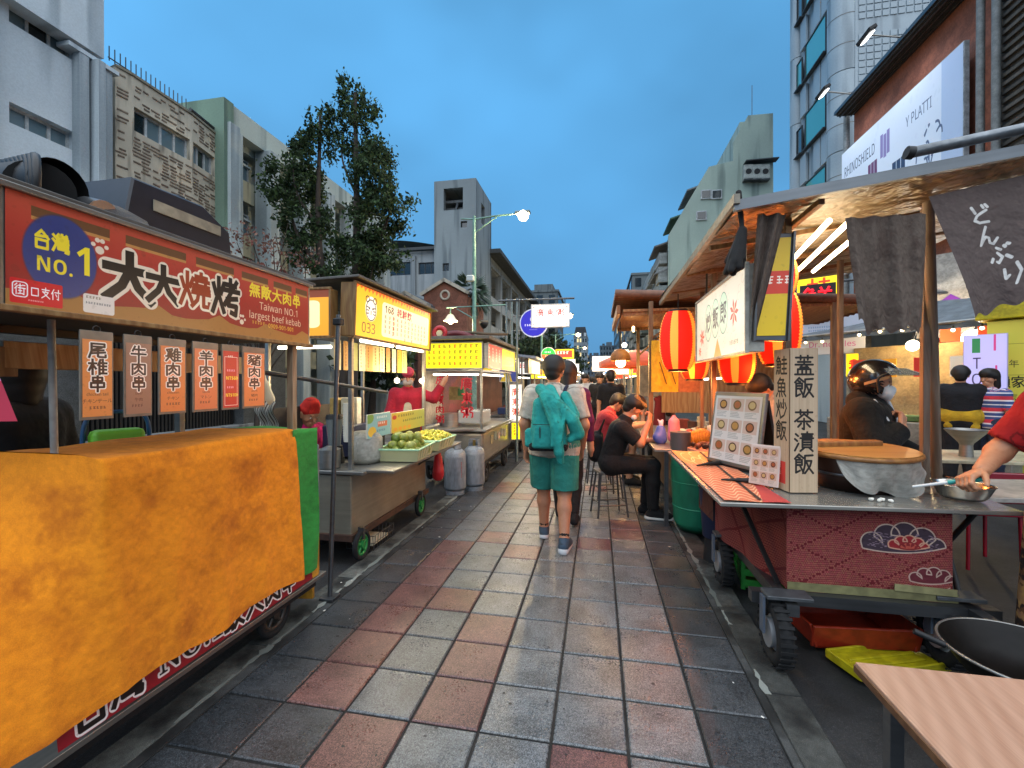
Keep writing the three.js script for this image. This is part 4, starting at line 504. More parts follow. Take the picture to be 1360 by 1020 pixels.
    if (kind === 'flare') { B = [[add(j.hl, up, 0.06), add(j.hr, up, 0.06), 0.1 * b + t * 0.5, 0.1 * b + t * 0.5], [j.hl, j.hr, 0.105 * b + t, 0.105 * b + t]]; for (const s of ['l', 'r']) B.push([j['h' + s], mid(j['h' + s], j['k' + s], ex.len ?? 0.9), 0.1 * b + t, 0.09 * b + t, 0, 1]); kk = 0.02; }
    if (kind === 'shoe') { B = foot(ex.s, t * 0.7); fl = 0.004; kk = 0.02; if (ex.high) B.push([j['a' + ex.s], add(j['a' + ex.s], [0, ex.high, 0]), 0.044, 0.046, 0, 1]); }
    if (kind === 'sole') { const A = j['a' + ex.s], Q = j['t' + ex.s], d = nrm(sub(Q, A)); B = [[[A[0] - d[0] * 0.045, 0.016 + (A[1] - 0.085), A[2] - d[2] * 0.045], [Q[0] + d[0] * 0.012, 0.014 + (Q[1] - 0.035), Q[2] + d[2] * 0.012], 0.047, 0.043]]; fl = 0.002; kk = 0.01; }
    if (kind === 'sock') B = [[j['a' + ex.s], add(j['a' + ex.s], nrm(sub(j['k' + ex.s], j['a' + ex.s])), 0.07), 0.044, 0.045, 0, 1]];
    if (kind === 'hair') { B = [[h3(0, 0.05, -0.03), h3(0, 0.062, 0.012), 0.085 + t, 0.079 + t], [h3(0, 0.0, -0.045), h3(0, -0.03, -0.045), 0.07 + t, 0.058 + t], [h3(-0.05, 0.04, -0.01), h3(0.05, 0.04, -0.01), 0.045 + t, 0.045 + t]]; if (ex.fringe) B.push([h3(-0.04, 0.085, 0.055), h3(0.04, 0.085, 0.055), 0.034, 0.034]); if (ex.long) B.push([h3(-0.06, 0.02, -0.03), h3(-0.055, -ex.long, -0.035), 0.05, 0.045], [h3(0.06, 0.02, -0.03), h3(0.055, -ex.long, -0.035), 0.05, 0.045], [h3(0, 0, -0.06), h3(0, -ex.long, -0.06), 0.07, 0.06]); kk = 0.02; }
    if (kind === 'bones') { B = ex.bones(j, h3, { up, rt, rs, fw, hr, hu }); kk = ex.k ?? 0.02; }
    part(o, name, skinMesh(B, ex.cell ?? (cell < 0.014 ? 0.011 : 0.018), kk, fl), m);
  }
  return o;
}
const HAIR = M('#17120f', { rough: 0.6, map: rep(T.wood, 8, 1) });
// walker and sitter for the crowd, built once and copied
const SIT = (P = 0.52, knee = 0.42) => ({ P: [0, P, 0], C: [0, P + 0.36, 0.06], N: [0, P + 0.48, 0.08], H: [0, P + 0.64, 0.12], sl: [0.175, P + 0.42, 0.06], sr: [-0.175, P + 0.42, 0.06], hl: [0.09, P - 0.02, 0.02], hr: [-0.09, P - 0.02, 0.02], kl: [0.13, P - 0.02, knee], kr: [-0.13, P - 0.02, knee], al: [0.13, 0.085, knee + 0.02], ar: [-0.13, 0.085, knee - 0.05], tl: [0.15, 0.035, knee + 0.19], tr: [-0.15, 0.035, knee + 0.12] });
// ---------- school-side row of carts ----------
function wheel(parent, [x, y, z], r, w, hub = '#8a8d8f', tread = false) {
  const t = part(parent, 'wheel', join([at(new THREE.TorusGeometry(r - w * 0.42, w * 0.44, 10, 28), 0, 0, 0, 0, Math.PI / 2, 0, 1), ...(tread ? Array.from({ length: 26 }, (_, k) => at(box(w * 0.8, 0.008, 0.016), 0, Math.cos(k / 26 * 6.283) * (r + 0.001), Math.sin(k / 26 * 6.283) * (r + 0.001), k / 26 * 6.283, 0, 0)) : [])]), RUBBER, [x, y, z]);
  const m = paint(hub, 0.45); part(t, 'rim', new THREE.TorusGeometry(r - w * 0.92, 0.014, 6, 24), m, [0, 0, 0], [0, Math.PI / 2, 0]); for (let k = 0; k < 5; k++) part(t, 'spoke', rod([0, 0, 0], [0, Math.cos(k * 1.2566) * (r - w * 0.9), Math.sin(k * 1.2566) * (r - w * 0.9)], 0.011, 6), m); part(t, 'hub', cyl(0.028, 0.028, w * 0.9, 12), m, [0, 0, 0], [0, 0, Math.PI / 2]);
  return t;
}
const rowZ = (L) => [L, 0, 0];
const sign1 = canvasTex(2048, 512, (c, w, h) => {
  const g = c.createLinearGradient(0, 0, 0, h); g.addColorStop(0, '#c4553c'); g.addColorStop(0.5, '#a62a22'); g.addColorStop(1, '#8c1f1c'); c.fillStyle = g; c.fillRect(0, 0, w, h);
  c.fillStyle = '#a5753a'; c.beginPath(); c.moveTo(0, h); c.lineTo(0, 440); for (let i = 0; i <= 24; i++) c.lineTo(w * i / 24, 440 - 12 * Math.sin(i * 1.1) - (i % 5 === 3 ? 34 : 0)); c.lineTo(w, h); c.fill();
  c.fillStyle = '#6d4a2c'; for (const [x, a] of [[90, 330], [500, 360], [930, 300], [1300, 260], [1620, 210], [1880, 150]]) { c.fillRect(x, 42, a, 46); c.fillStyle = '#c08a4c'; c.fillRect(x, 88, a, 16); c.fillStyle = '#6d4a2c'; }
  const e = c.createRadialGradient(0, 0, 110, 0, 0, 205); e.addColorStop(0, '#2c3a78'); e.addColorStop(0.86, '#34407c'); e.addColorStop(1, 'rgba(80,50,80,0)'); c.fillStyle = e; c.save(); c.translate(208, 248); c.scale(0.76, 1); c.beginPath(); c.arc(0, 0, 205, 0, 7); c.fill(); c.restore();
  word(c, '台灣', 92, 138, 92, { fill: '#f2dc30', w: 15, sx: 0.82 }); word(c, 'NO.', 104, 250, 92, { fill: '#f2dc30', sx: 0.85 }); word(c, '1', 262, 142, 190, { fill: '#f6e22c', sx: 0.8 });
  const paw = (x, y, s) => { c.fillStyle = '#e8d8c0'; for (const [a, b, q] of [[0, 0.4, 0.42], [-0.7, -0.1, 0.22], [-0.25, -0.6, 0.24], [0.3, -0.6, 0.24], [0.75, -0.05, 0.22]]) { c.beginPath(); c.arc(x + a * s * 0.85, y + b * s, q * s, 0, 7); c.fill(); } }; paw(372, 146, 50); paw(1300, 396, 44);
  const st = { fill: '#14110f', w: 17, halo: '#e9dcc4', hw: 31 }; word(c, '大', 384, 136, 275, { ...st, sx: 1.0 }); word(c, '大', 610, 158, 225, { ...st, sx: 0.92 }); word(c, '燒', 812, 140, 240, { fill: '#9a3a18', w: 11, halo: '#f6ead0', hw: 25, sx: 0.95 }); word(c, '烤', 1044, 120, 275, { ...st, w: 13, hw: 26, sx: 0.86 });
  word(c, '無敵大肉串', 1370, 104, 108, { fill: '#f0d838', w: 13, gap: 1.08 }); latin(c, 'Taiwan NO.1', 1470, 292, 78, '#ecd0b0', { font: '' }); latin(c, 'largest beef kebab', 1366, 370, 74, '#ecd0b0', { font: '', sx: 0.95 }); latin(c, '0909-901-901', 1560, 424, 48, '#d9a83a'); smallPrint(c, 1400, 388, 140, 44, 1, '#d9a83a', 3);
  c.fillStyle = '#d3131f'; c.beginPath(); c.roundRect(14, 386, 196, 112, 8); c.fill(); c.strokeStyle = '#fff'; c.lineWidth = 5; c.beginPath(); c.roundRect(24, 402, 52, 66, 14); c.stroke(); word(c, '街', 30, 408, 54, { fill: '#fff', w: 10, sx: 0.74 }); word(c, '口支付', 84, 410, 52, { fill: '#fff', w: 10, sx: 0.74 }); smallPrint(c, 80, 476, 70, 12, 1, '#fff', 4);
  c.fillStyle = '#e6ded2'; c.beginPath(); c.roundRect(296, 402, 146, 96, 12); c.fill(); smallPrint(c, 310, 412, 110, 24, 1, '#7a6a4a', 5); smallPrint(c, 308, 442, 116, 20, 1, '#555', 6); weather(c, w, h, 11, 0.16);
});
const boardTex = (l) => canvasTex(256, 768, (c, w, h) => {
  c.fillStyle = l.bg; c.fillRect(0, 0, w, h); const st = { fill: '#17130f', w: 13, halo: '#f6efe2', hw: 27, v: true, gap: 1.05 };
  if (l.price) { c.strokeStyle = '#f4e6e0'; c.lineWidth = 6; c.strokeRect(24, 80, w - 48, h - 110); smallPrint(c, 80, 60, 100, 50, 1, '#fff', 1); latin(c, 'NT$60', 40, 390, 66, '#f6d83a', { sx: 1.05 }); latin(c, 'NT$100', 34, 620, 60, '#f6d83a', { sx: 1.0 }); smallPrint(c, 60, 250, 140, 50, 1, '#fbe', 2); smallPrint(c, 60, 480, 140, 50, 1, '#fbe', 3); }
  else { word(c, l.t, 48, 24, 160, st); latin(c, l.en, 128, 560, 38, '#5a2a26', { align: 'center', font: '' }); word(c, l.jp, 128 - l.jp.length * 22, 592, 42, { fill: '#5a2a26', w: 8 }); smallPrint(c, 58, 666, 150, 50, 1, '#5a2a26', l.t.charCodeAt(0)); }
  weather(c, w, h, l.en.length + 2, 0.14);
});
{ // kebab cart: sign along the walkway, red lower board, wooden rear beam
  const o = thing('food_cart', 'kebab cart with long red 台灣NO.1 signboard, draped in orange and green towels', 'food cart', [-1.75, 0, -1.0], Math.PI / 2);   // local x runs away down the street, z towards the walkway
  const wd = wood('#8c7452'), al = steel('#a8a59c');
  part(o, 'signboard', box(1.46, 0.38, 0.03, 0.006), al, [0.73, 1.89, -0.015]); part(o, 'sign_face', sheet(1, 1, (u, v) => [lerp(0.02, 1.44, u), lerp(1.715, 2.065, v), 0.003]), printMat(sign1, { rough: 0.3 }));
  for (const y of [1.705, 2.075]) part(o, 'sign_trim', box(1.48, 0.02, 0.035, 0.004), y < 1.8 ? wood('#a58a5c') : al, [0.73, y, 0]); part(o, 'sign_trim', box(0.02, 0.39, 0.04, 0.004), DARK, [-0.01, 1.89, 0.0]);
  part(o, 'side_sign', box(0.03, 0.36, 0.9, 0.005), M('#cdbf9f', { map: GR1, rough: 0.5 }), [-0.03, 1.89, -0.47]); part(o, 'roof', box(1.56, 0.02, 1.0, 0.006), paint('#5d5a54', 0.7), [0.74, 2.095, -0.5]); part(o, 'ceiling', box(1.5, 0.02, 0.9), DARK, [0.73, 1.74, -0.5]);
  for (const [x, z] of [[1.36, -0.05], [1.36, -0.85], [0.02, -0.85]]) part(o, 'post', box(0.04, 1.5, 0.04, 0.004), z > -0.1 ? wood('#b0a088') : al, [x, 1.0, z]); part(o, 'post', rod([0.34, 1.16, -0.3], [0.33, 1.72, -0.3], 0.012, 8), paint('#b9bbb4'));
  part(o, 'rear_beam', box(1.0, 0.13, 0.03, 0.004), wd, [0.0, 1.57, -0.76]); part(o, 'rear_beam', box(1.5, 0.12, 0.03, 0.004), wood('#c9b184'), [1.2, 1.6, -0.76]); part(o, 'rear_beam', box(2.2, 0.05, 0.04, 0.004), DARK, [0.7, 1.72, -0.8]);
  part(o, 'counter', box(1.2, 0.05, 0.7, 0.006), STEEL, [0.88, 1.13, -0.42]); part(o, 'cabinet', box(1.16, 0.8, 0.6, 0.01), paint('#3a3532'), [0.88, 0.7, -0.42]);
  const low = canvasTex(2048, 216, (c, w, h) => { c.fillStyle = '#8e1420'; c.fillRect(0, 0, w, h); word(c, '台灣 NO.1最大肉串', 60, 14, 182, { fill: '#15100e', w: 15, halo: '#efe6e0', hw: 29, gap: 1.06, face: 'serif' }); c.fillStyle = '#c08424'; c.fillRect(w - 90, 0, 90, h); weather(c, w, h, 21, 0.2); });
  part(o, 'lower_board', sheet(1, 1, (u, v) => [lerp(0.14, 1.52, u), lerp(0.268, 0.414, v), -0.004 + 0.02 * (1 - v)]), printMat(low, { rough: 0.45 }));
  part(o, 'end_board', box(0.02, 0.5, 0.2), M('#c58a20', { map: GR1 }), [1.54, 0.5, -0.1]); part(o, 'base_plate', box(1.78, 0.025, 0.75, 0.004), al, [0.7, 0.25, -0.35]); part(o, 'frame_rail', box(1.7, 0.06, 0.05), DARK, [0.7, 0.21, -0.05]);
  wheel(o, [1.28, 0.13, -0.11], 0.13, 0.05, '#4a4038').rotation.y = Math.PI / 2; wheel(o, [0.05, 0.13, -0.11], 0.13, 0.05, '#4a4038').rotation.y = Math.PI / 2; wheel(o, [1.28, 0.13, -0.7], 0.13, 0.05, '#4a4038').rotation.y = Math.PI / 2;
  // towel over the counter
  const R = (x, y, s) => fbm(x * 0.5 + 3, y * 0.5 + 3, 4, 3, s) - 0.5, tw = (hex) => M(hex, { map: rep(T.towel, 1.1), rough: 1, bump: rep(T.bumpFold, 3), bumpScale: 0.006 });
  single('towel_cover', 'large stained orange towel draped over the kebab cart counter', 'towel', sheet(90, 80, (u, v) => {                // u along the cart, v from the back of the top over the edge and down
    const k = 0.34, L = 1.0, q = u < k ? (k - u) / k * 0.62 : 0, z0 = u < k ? -1.27 : lerp(-1.27, -2.28, (u - k) / (1 - k)), top = 0.3, T0 = 1.205 + 0.014 * R(u, 0.1, 4) + 0.012 * smooth(0, 0.1, q);
    if (v < top) { const t = v / top; return [lerp(-2.32, -1.735, t) - q * t, T0 + 0.018 * R(u * 2, v * 2, 5), z0 + 0.05 * (1 - t) * 0]; }
    const w = (v - top) / (1 - top), bend = Math.min(1, w * 14), turn = Math.pow(w, 0.75), sag = (0.012 * Math.sin(u * 12 + v * 2) + 0.026 * R(u, v, 9) + 0.012 * R(u * 4, v * 4, 14) + 0.012 * Math.pow(Math.abs(Math.sin(u * 21 + 2 * R(u, v, 3))), 6) * w) * Math.min(1, w * 5), end = 0.37 + 0.012 * Math.sin(u * 17) + 0.02 * R(u * 3, 0.5, 3);
    return [-1.735 + 0.02 * bend + sag - q * (1 - turn) + 0.03 * w, lerp(T0, end - 0.05 * q, w) - 0.01 * bend, z0 + q * turn * 0.95];
  }, 1.7, 1.5), tw('#ee8c12'));
  single('green_towel', 'narrow green towel hanging over the far end of the kebab cart', 'towel', sheet(12, 50, (u, v) => { const z = lerp(-2.262, -2.49, u), w = clamp((v - 0.3) / 0.7); return v < 0.3 ? [lerp(-2.2, -1.73, v / 0.3), 1.207 + 0.006 * Math.sin(v * 20) - 0.01 * u, z] : [-1.722 + 0.016 * Math.sin(w * 5 + u * 5) * w, lerp(1.2, 0.34 - 0.02 * u, w), z - 0.01 * w]; }, 0.2, 1.6), tw('#35903a'));
  const list = [{ t: '尾椎串', en: 'chicken tail', jp: 'チキンテール', bg: '#e08a48', z: [1.18, 1.285] }, { t: '牛肉串', en: 'beef', jp: '牛肉', bg: '#96705a', z: [1.32, 1.425] }, { t: '雞肉串', en: 'chicken', jp: 'チキン', bg: '#e07f45', z: [1.45, 1.57] }, { t: '羊肉串', en: 'lamb', jp: 'マトン', bg: '#df7a4e', z: [1.6, 1.73] }, { t: '', en: '', jp: '', bg: '#c9242a', price: 1, z: [1.75, 1.85] }, { t: '豬肉串', en: 'pork', jp: '豬肉', bg: '#e0814c', z: [1.87, 2.02] }];
  for (const l of list) { const W = l.z[1] - l.z[0], b = thing('hanging_menu_board', l.price ? 'narrow red price card hanging under the kebab signboard, NT$60 and NT$100' : `${l.bg === '#96705a' ? 'faded brown' : 'orange'} hanging card for ${l.en} skewers, lettered ${l.t}`, 'menu board', [-1.7, 1.505, -(l.z[0] + W / 2)], Math.PI / 2, 'menu cards hanging under the kebab sign'); part(b, 'sleeve', box(W, 0.305, 0.006, 0.002), M('#8e8474', { rough: 0.3, map: GR1 })); part(b, 'print', sheet(1, 1, (u, v) => [lerp(-W * 0.44, W * 0.44, u), lerp(-0.142, 0.122, v), 0.0045]), printMat(boardTex(l), { rough: 0.3 })); part(b, 'hook', at(new THREE.TorusGeometry(0.012, 0.002, 5, 12), 0, 0.158, 0), DARK); }
  // things inside the cart
  const tr = thing('folding_trolley', 'blue tubular folding trolley with a bright green bag behind the kebab cart', 'trolley', [-2.55, 0.75, -1.95], 1.2); part(tr, 'frame', tube([[-0.13, 0, 0], [-0.13, 0.52, 0], [-0.1, 0.56, 0], [0.1, 0.56, 0], [0.13, 0.52, 0], [0.13, 0, 0]], 0.011, 40), paint('#2e6da4', 0.4)); part(tr, 'bag', box(0.23, 0.12, 0.1, 0.03), M('#79c23a', { rough: 0.5 }), [0, 0.42, 0]);
  single('plastic_bag', 'cream plastic bag hung on the rear post of the kebab cart', 'bag', skinMesh([[[0, 0, 0], [0.02, 0.16, 0], 0.06, 0.02], [[-0.04, 0.02, 0.02], [0, 0.1, 0], 0.05, 0.03], [[0.04, 0, -0.02], [0.03, 0.1, 0], 0.05, 0.03]], 0.01), M('#cfc6a6', { rough: 0.6 }), [-2.35, 1.36, -2.75]);
  single('striped_cloth', 'cream and brown striped cloth folded over a rack at the cart end', 'cloth', sheet(20, 14, (u, v) => [-2.1 - 0.25 * u, 1.34 - 0.2 * v + 0.015 * Math.sin(u * 14), -2.6 - 0.12 * u + 0.03 * Math.sin(v * 6)], 1, 1), M('#ffffff', { map: canvasTex(128, 128, (c, w, h) => { c.fillStyle = '#cfc5b2'; c.fillRect(0, 0, w, h); c.fillStyle = '#5a3f33'; for (let k = 0; k < 10; k++) c.fillRect(k * 13, 0, 5, h); }), rough: 0.95 }));
  const gp = thing('grey_board', 'upright grey plastic board on a cream panel at the end of the kebab cart', 'board', [-2.02, 0, -2.62], 0.15); part(gp, 'panel', box(0.4, 0.42, 0.03, 0.01), paint('#8c9092'), [0, 0.86, 0]); part(gp, 'lower_panel', box(0.38, 0.6, 0.03, 0.006), M('#c58a20', { map: GR1, rough: 0.6 }), [-0.02, 0.35, 0.01]);
  const pen = thing('pink_pennant', 'pink and red cloth pennant on a stick at the edge of the kebab cart', 'pennant', [-1.98, 1.5, -1.1], 0.75); part(pen, 'cloth', sheet(8, 8, (u, v) => [lerp(-0.16, 0.0 + 0.08 * (1 - v), u), lerp(-0.15, 0.14, v), 0.012 * Math.sin(u * 7)], 1, 1), M('#ffffff', { map: canvasTex(64, 64, (c) => { c.fillStyle = '#c93a52'; c.fillRect(0, 0, 64, 64); c.fillStyle = '#d9a0c6'; c.fillRect(0, 0, 64, 34); c.fillStyle = '#f0b8b8'; c.beginPath(); c.arc(30, 34, 12, 0, 7); c.fill(); }), rough: 0.8 })); part(pen, 'stick', rod([-0.02, -0.34, 0], [-0.05, 0.1, -0.01], 0.01, 6), wood('#c0a070'));
}
{ // exhaust hood and duct on the cart roof
  const d = thing('exhaust_duct', 'black corrugated exhaust hose with open mouth on the kebab cart roof', 'duct', [-2.05, 2.21, -1.3]); const rings = []; for (let k = 0; k < 14; k++) rings.push(at(new THREE.TorusGeometry(0.105, 0.014, 6, 22), 0, 0, 0, 0, -0.5 + k * 0.03, 0).translate(-0.035 * k, 0.004 * k, -0.008 * k + 0.02));
  part(d, 'hose', join(rings.concat([at(cyl(0.1, 0.1, 0.5, 22, true), -0.22, 0.02, -0.04, 0, 0, Math.PI / 2)])), M('#201e1e', { map: GR1, rough: 0.5 })); part(d, 'mouth', at(new THREE.CircleGeometry(0.098, 22), 0.0, 0, 0.0, 0, 1.0, 0), M('#0a0a0a', { rough: 1 }));
  part(d, 'collar', at(cyl(0.06, 0.06, 0.08, 16), 0.06, -0.05, -0.14, 0, 0, 1.3), DSTEEL); part(d, 'foil_hose', tube([[0.05, -0.04, -0.14], [0.07, -0.05, -0.22], [0.08, -0.07, -0.3]], 0.055, 20, 12), M('#6e6d6c', { rough: 0.45, metal: 0.7, bump: rep(T.bumpFine, 6), bumpScale: 0.01 }));
  const h = thing('range_hood', 'black boxy exhaust fan housing with pale label strip on the kebab cart roof', 'exhaust fan', [-2.1, 2.13, -1.82], Math.PI / 2); part(h, 'housing', poly([[-0.28, 0], [0.28, 0], [0.26, 0.15], [0.1, 0.23], [-0.24, 0.22]], 0.26, 0.008), paint('#22202a', 0.4), [0, 0.01, -0.14]); part(h, 'label', box(0.36, 0.05, 0.006), M('#b0a78e', { map: GR1 }), [0.02, 0.15, 0.133]); part(h, 'fan_motor', cyl(0.05, 0.05, 0.05, 14), DSTEEL, [0.06, 0.26, 0]); part(h, 'bolt', sph(0.012, 8), M('#e8e8e0', { rough: 0.3 }), [0.04, 0.235, 0.11]);
}
{
  const p = thing('steel_pole', 'grey steel pole with a clamp standing on the kerb between two carts', 'pole', [-1.8, 0, -2.74]); part(p, 'shaft', rod([0, 0.02, 0], [0.03, 1.95, -0.06], 0.016, 10), DSTEEL); part(p, 'clamp', box(0.06, 0.05, 0.06, 0.01), DARK, [0.03, 1.9, -0.06]); part(p, 'foot', box(0.1, 0.02, 0.1, 0.004), DSTEEL, [0, 0.012, 0]);
  single('push_handle', 'dark steel tube slanting from the kebab cart past the drink cart', 'tube', rod([-1.87, 1.54, -2.2], [-1.87, 1.39, -3.72], 0.014, 8), M('#4b5560', { rough: 0.4, metal: 0.6, map: GR1 }));
}
// tiger drink cart
const drinkTex = canvasTex(1024, 320, (c, w, h) => {
  c.fillStyle = '#f4b41c'; c.fillRect(0, 0, w, h); c.fillStyle = '#e2641c'; for (let k = 0; k < 26; k++) { c.beginPath(); c.moveTo(40 * k, 0); c.lineTo(40 * k + 46, 0); c.lineTo(40 * k + 16, 20 + 30 * hash(k, 1, 1)); c.fill(); }
  c.fillStyle = '#fbe9b0'; c.beginPath(); c.roundRect(290, 54, 700, 236, 26); c.fill(); c.fillStyle = '#f7efd8'; c.beginPath(); c.ellipse(165, 130, 62, 80, 0, 0, 7); c.fill(); c.strokeStyle = '#2a1a10'; c.lineWidth = 7; c.beginPath(); c.ellipse(165, 138, 52, 66, 0, 0, 7); c.stroke(); for (const s of [-1, 1]) { c.beginPath(); c.arc(165 + s * 40, 72, 18, 0, 7); c.stroke(); for (let k = 0; k < 3; k++) { c.beginPath(); c.moveTo(165 + s * 46, 120 + k * 22); c.lineTo(165 + s * 22, 124 + k * 18); c.stroke(); } c.beginPath(); c.arc(165 + s * 18, 128, 4, 0, 7); c.stroke(); } c.beginPath(); c.moveTo(165, 140); c.lineTo(165, 168); c.stroke(); word(c, '033', 70, 210, 86, { fill: '#4a2410', font: '' });
  word(c, '168', 320, 62, 66, { fill: '#3a1408' }); word(c, '純鮮飲', 480, 64, 64, { fill: '#a8180c', w: 12, gap: 1.15 }); smallPrint(c, 320, 140, 640, 140, 12, '#2f4408', 8, true); smallPrint(c, 420, 134, 60, 130, 1, '#c2301c', 9, true);
});
const drinkSide = canvasTex(256, 256, (c, w, h) => { c.fillStyle = '#e89a28'; c.fillRect(0, 0, w, h); c.fillStyle = '#f3e3a2'; c.beginPath(); c.roundRect(24, 60, 200, 150, 20); c.fill(); smallPrint(c, 50, 76, 130, 56, 1, '#5a8a34', 5); smallPrint(c, 60, 130, 110, 40, 1, '#d2502c', 6); latin(c, '1-1580', 40, 204, 40, '#333', { font: '' }); c.fillStyle = '#7a3a1c'; c.fillRect(0, 0, w, 44); });
{
  const o = thing('food_cart', 'stainless fruit drink cart with yellow tiger lightbox menu and green-hubbed wheels', 'food cart', [-2.0, 0, -3.35], Math.PI / 2), st = M('#b3a994', { map: MT1, roughMap: MTR, rough: 0.8, metal: 0.6 });
  part(o, 'body', box(1.62, 0.5, 0.85, 0.012), st, [0.81, 0.46, -0.43]); part(o, 'base_frame', box(1.68, 0.05, 0.9), M('#5a3a2a', { map: GR1, rough: 0.8 }), [0.81, 0.195, -0.43]); part(o, 'counter', box(1.75, 0.03, 0.98, 0.006), STEEL, [0.84, 0.735, -0.37]); part(o, 'shelf', box(1.85, 0.022, 0.3, 0.005), STEEL, [0.95, 0.745, 0.21]); part(o, 'shelf_bracket', bar([1.4, 0.55, 0.0], [1.4, 0.73, 0.3], 0.02, 0.02), DSTEEL);
  for (const [x, z] of [[0.04, -0.03], [1.62, -0.03], [0.04, -0.82], [1.62, -0.82]]) part(o, 'post', box(0.035, 1.55, 0.035, 0.004), STEEL, [x, 1.5, z]);
  part(o, 'roof', box(1.76, 0.022, 1.02, 0.006), paint('#6d675f', 0.6), [0.72, 2.305, -0.35], [-0.03, 0, 0]); part(o, 'ceiling', box(1.6, 0.015, 0.9), STEEL, [0.8, 1.93, -0.4]);
  const f = new THREE.Group(); f.position.set(0.68, 2.065, 0.1); f.rotation.x = 0.04; lightbox(f, 1.62, 0.43, 0.12, drinkTex, 0.9, 3.0, '#ffe7a0', wood('#9a7a48')); flatten(f, o);
  const s = new THREE.Group(); s.position.set(-0.2, 2.03, -0.42); s.rotation.y = -Math.PI / 2; lightbox(s, 0.72, 0.38, 0.1, drinkSide, 0.75, 1.4, '#ffe7a0', wood('#9a7a48')); flatten(s, o);
  lampTube(o, [0.15, 1.84, 0.0], [0.75, 1.84, 0.0], 0.014, 9, 15, '#fff2d2'); lampTube(o, [0.85, 1.84, 0.0], [1.5, 1.84, 0.0], 0.014, 9, 15, '#fff2d2'); lampTube(o, [0.02, 1.78, -0.2], [0.02, 1.78, -0.7], 0.014, 8, 12, '#fff2d2');
  const gr = M('#2c9a48', { map: GR1, rough: 0.45 }); for (const [x, z] of [[0.05, 0.06], [1.3, 0.06], [0.1, -0.8], [1.4, -0.8]]) { const w = wheel(o, [x, 0.125, z], 0.125, 0.05, '#2c9a48'); w.rotation.y = Math.PI / 2; part(w, 'fork', box(0.05, 0.1, 0.03), DSTEEL, [0, 0.1, 0]); }
  part(o, 'rear_panel', box(1.6, 0.5, 0.03), M('#4a4540', { map: GR1, rough: 0.8 }), [0.8, 1.0, -0.84]);
  const r = rng(4), cols = ['#cfc59a', '#b58a4a', '#a3a768', '#cfc8a6', '#b58a4a', '#b5a672', '#c4b684', '#a87a40', '#cfc8a6', '#c99a30', '#a3aa68'];
  cols.forEach((hx, k) => { const p = thing('paper_menu_strip', 'paper menu strip hanging inside the tiger drink cart', 'menu strip', [-2.22, 1.72, -3.5 - k * 0.135], Math.PI / 2, 'paper strips inside the drink cart'); part(p, 'paper', sheet(4, 4, (u, v) => [0.115 * (u - 0.5), 0.26 * (v - 0.5), 0.006 * Math.sin(u * 4 + k)], 1, 1), M('#ffffff', { map: canvasTex(64, 160, (c, w, h) => { c.fillStyle = hx; c.fillRect(0, 0, w, h); smallPrint(c, 18, 14, 30, 130, 1, '#6a3a1c', k + 1, true); }), rough: 0.8 })); });
  // posters on the counter edge
  const p1 = canvasTex(256, 200, (c, w, h) => { c.fillStyle = '#86b9bc'; c.fillRect(0, 0, w, h); c.fillStyle = '#7aa04a'; c.beginPath(); c.arc(20, 30, 46, 0, 7); c.fill(); c.fillStyle = '#e2b53c'; c.beginPath(); c.arc(50, 150, 44, 0, 7); c.fill(); c.fillStyle = '#d0704a'; c.fillRect(110, 70, 110, 46); smallPrint(c, 118, 76, 96, 34, 1, '#fff', 3); smallPrint(c, 100, 24, 130, 34, 1, '#f6f6ee', 2); smallPrint(c, 100, 140, 130, 34, 1, '#3a6a8a', 5); });
  const p2 = canvasTex(384, 200, (c, w, h) => { const g = c.createLinearGradient(0, 0, w, 0); g.addColorStop(0, '#d8b83a'); g.addColorStop(1, '#a9b85a'); c.fillStyle = g; c.fillRect(0, 0, w, h); c.fillStyle = '#c8402c'; c.beginPath(); c.arc(30, 46, 22, 0, 7); c.fill(); smallPrint(c, 70, 26, 220, 44, 1, '#5a5a20', 4); smallPrint(c, 120, 84, 240, 40, 1, '#3a5a28', 6); c.fillStyle = '#e0a02c'; for (let k = 0; k < 4; k++) { c.beginPath(); c.arc(40 + k * 50, 168, 20, 0, 7); c.fill(); } });
  const a = single('counter_poster', 'pale blue fruit poster standing on the drink cart counter', 'poster', box(0.44, 0.215, 0.012, 0.003), M('#cfcabb'), [-1.985, 1.09, -3.78], [0, Math.PI / 2, 0]); part(a, 'print', sheet(1, 1, (u, v) => [lerp(-0.215, 0.215, u), lerp(-0.105, 0.105, v), 0.008]), printMat(p1)); part(a, 'stand', box(0.3, 0.24, 0.01), DARK, [0, -0.22, -0.02]);
  const b2 = single('counter_poster', 'yellow-green price poster standing on the drink cart counter', 'poster', box(0.84, 0.2, 0.012, 0.003), M('#cfcabb'), [-1.985, 1.08, -4.44], [0, Math.PI / 2, 0]); part(b2, 'print', sheet(1, 1, (u, v) => [lerp(-0.415, 0.415, u), lerp(-0.098, 0.098, v), 0.008]), printMat(p2)); part(b2, 'stand', box(0.7, 0.24, 0.01), DARK, [0, -0.21, -0.02]);
}
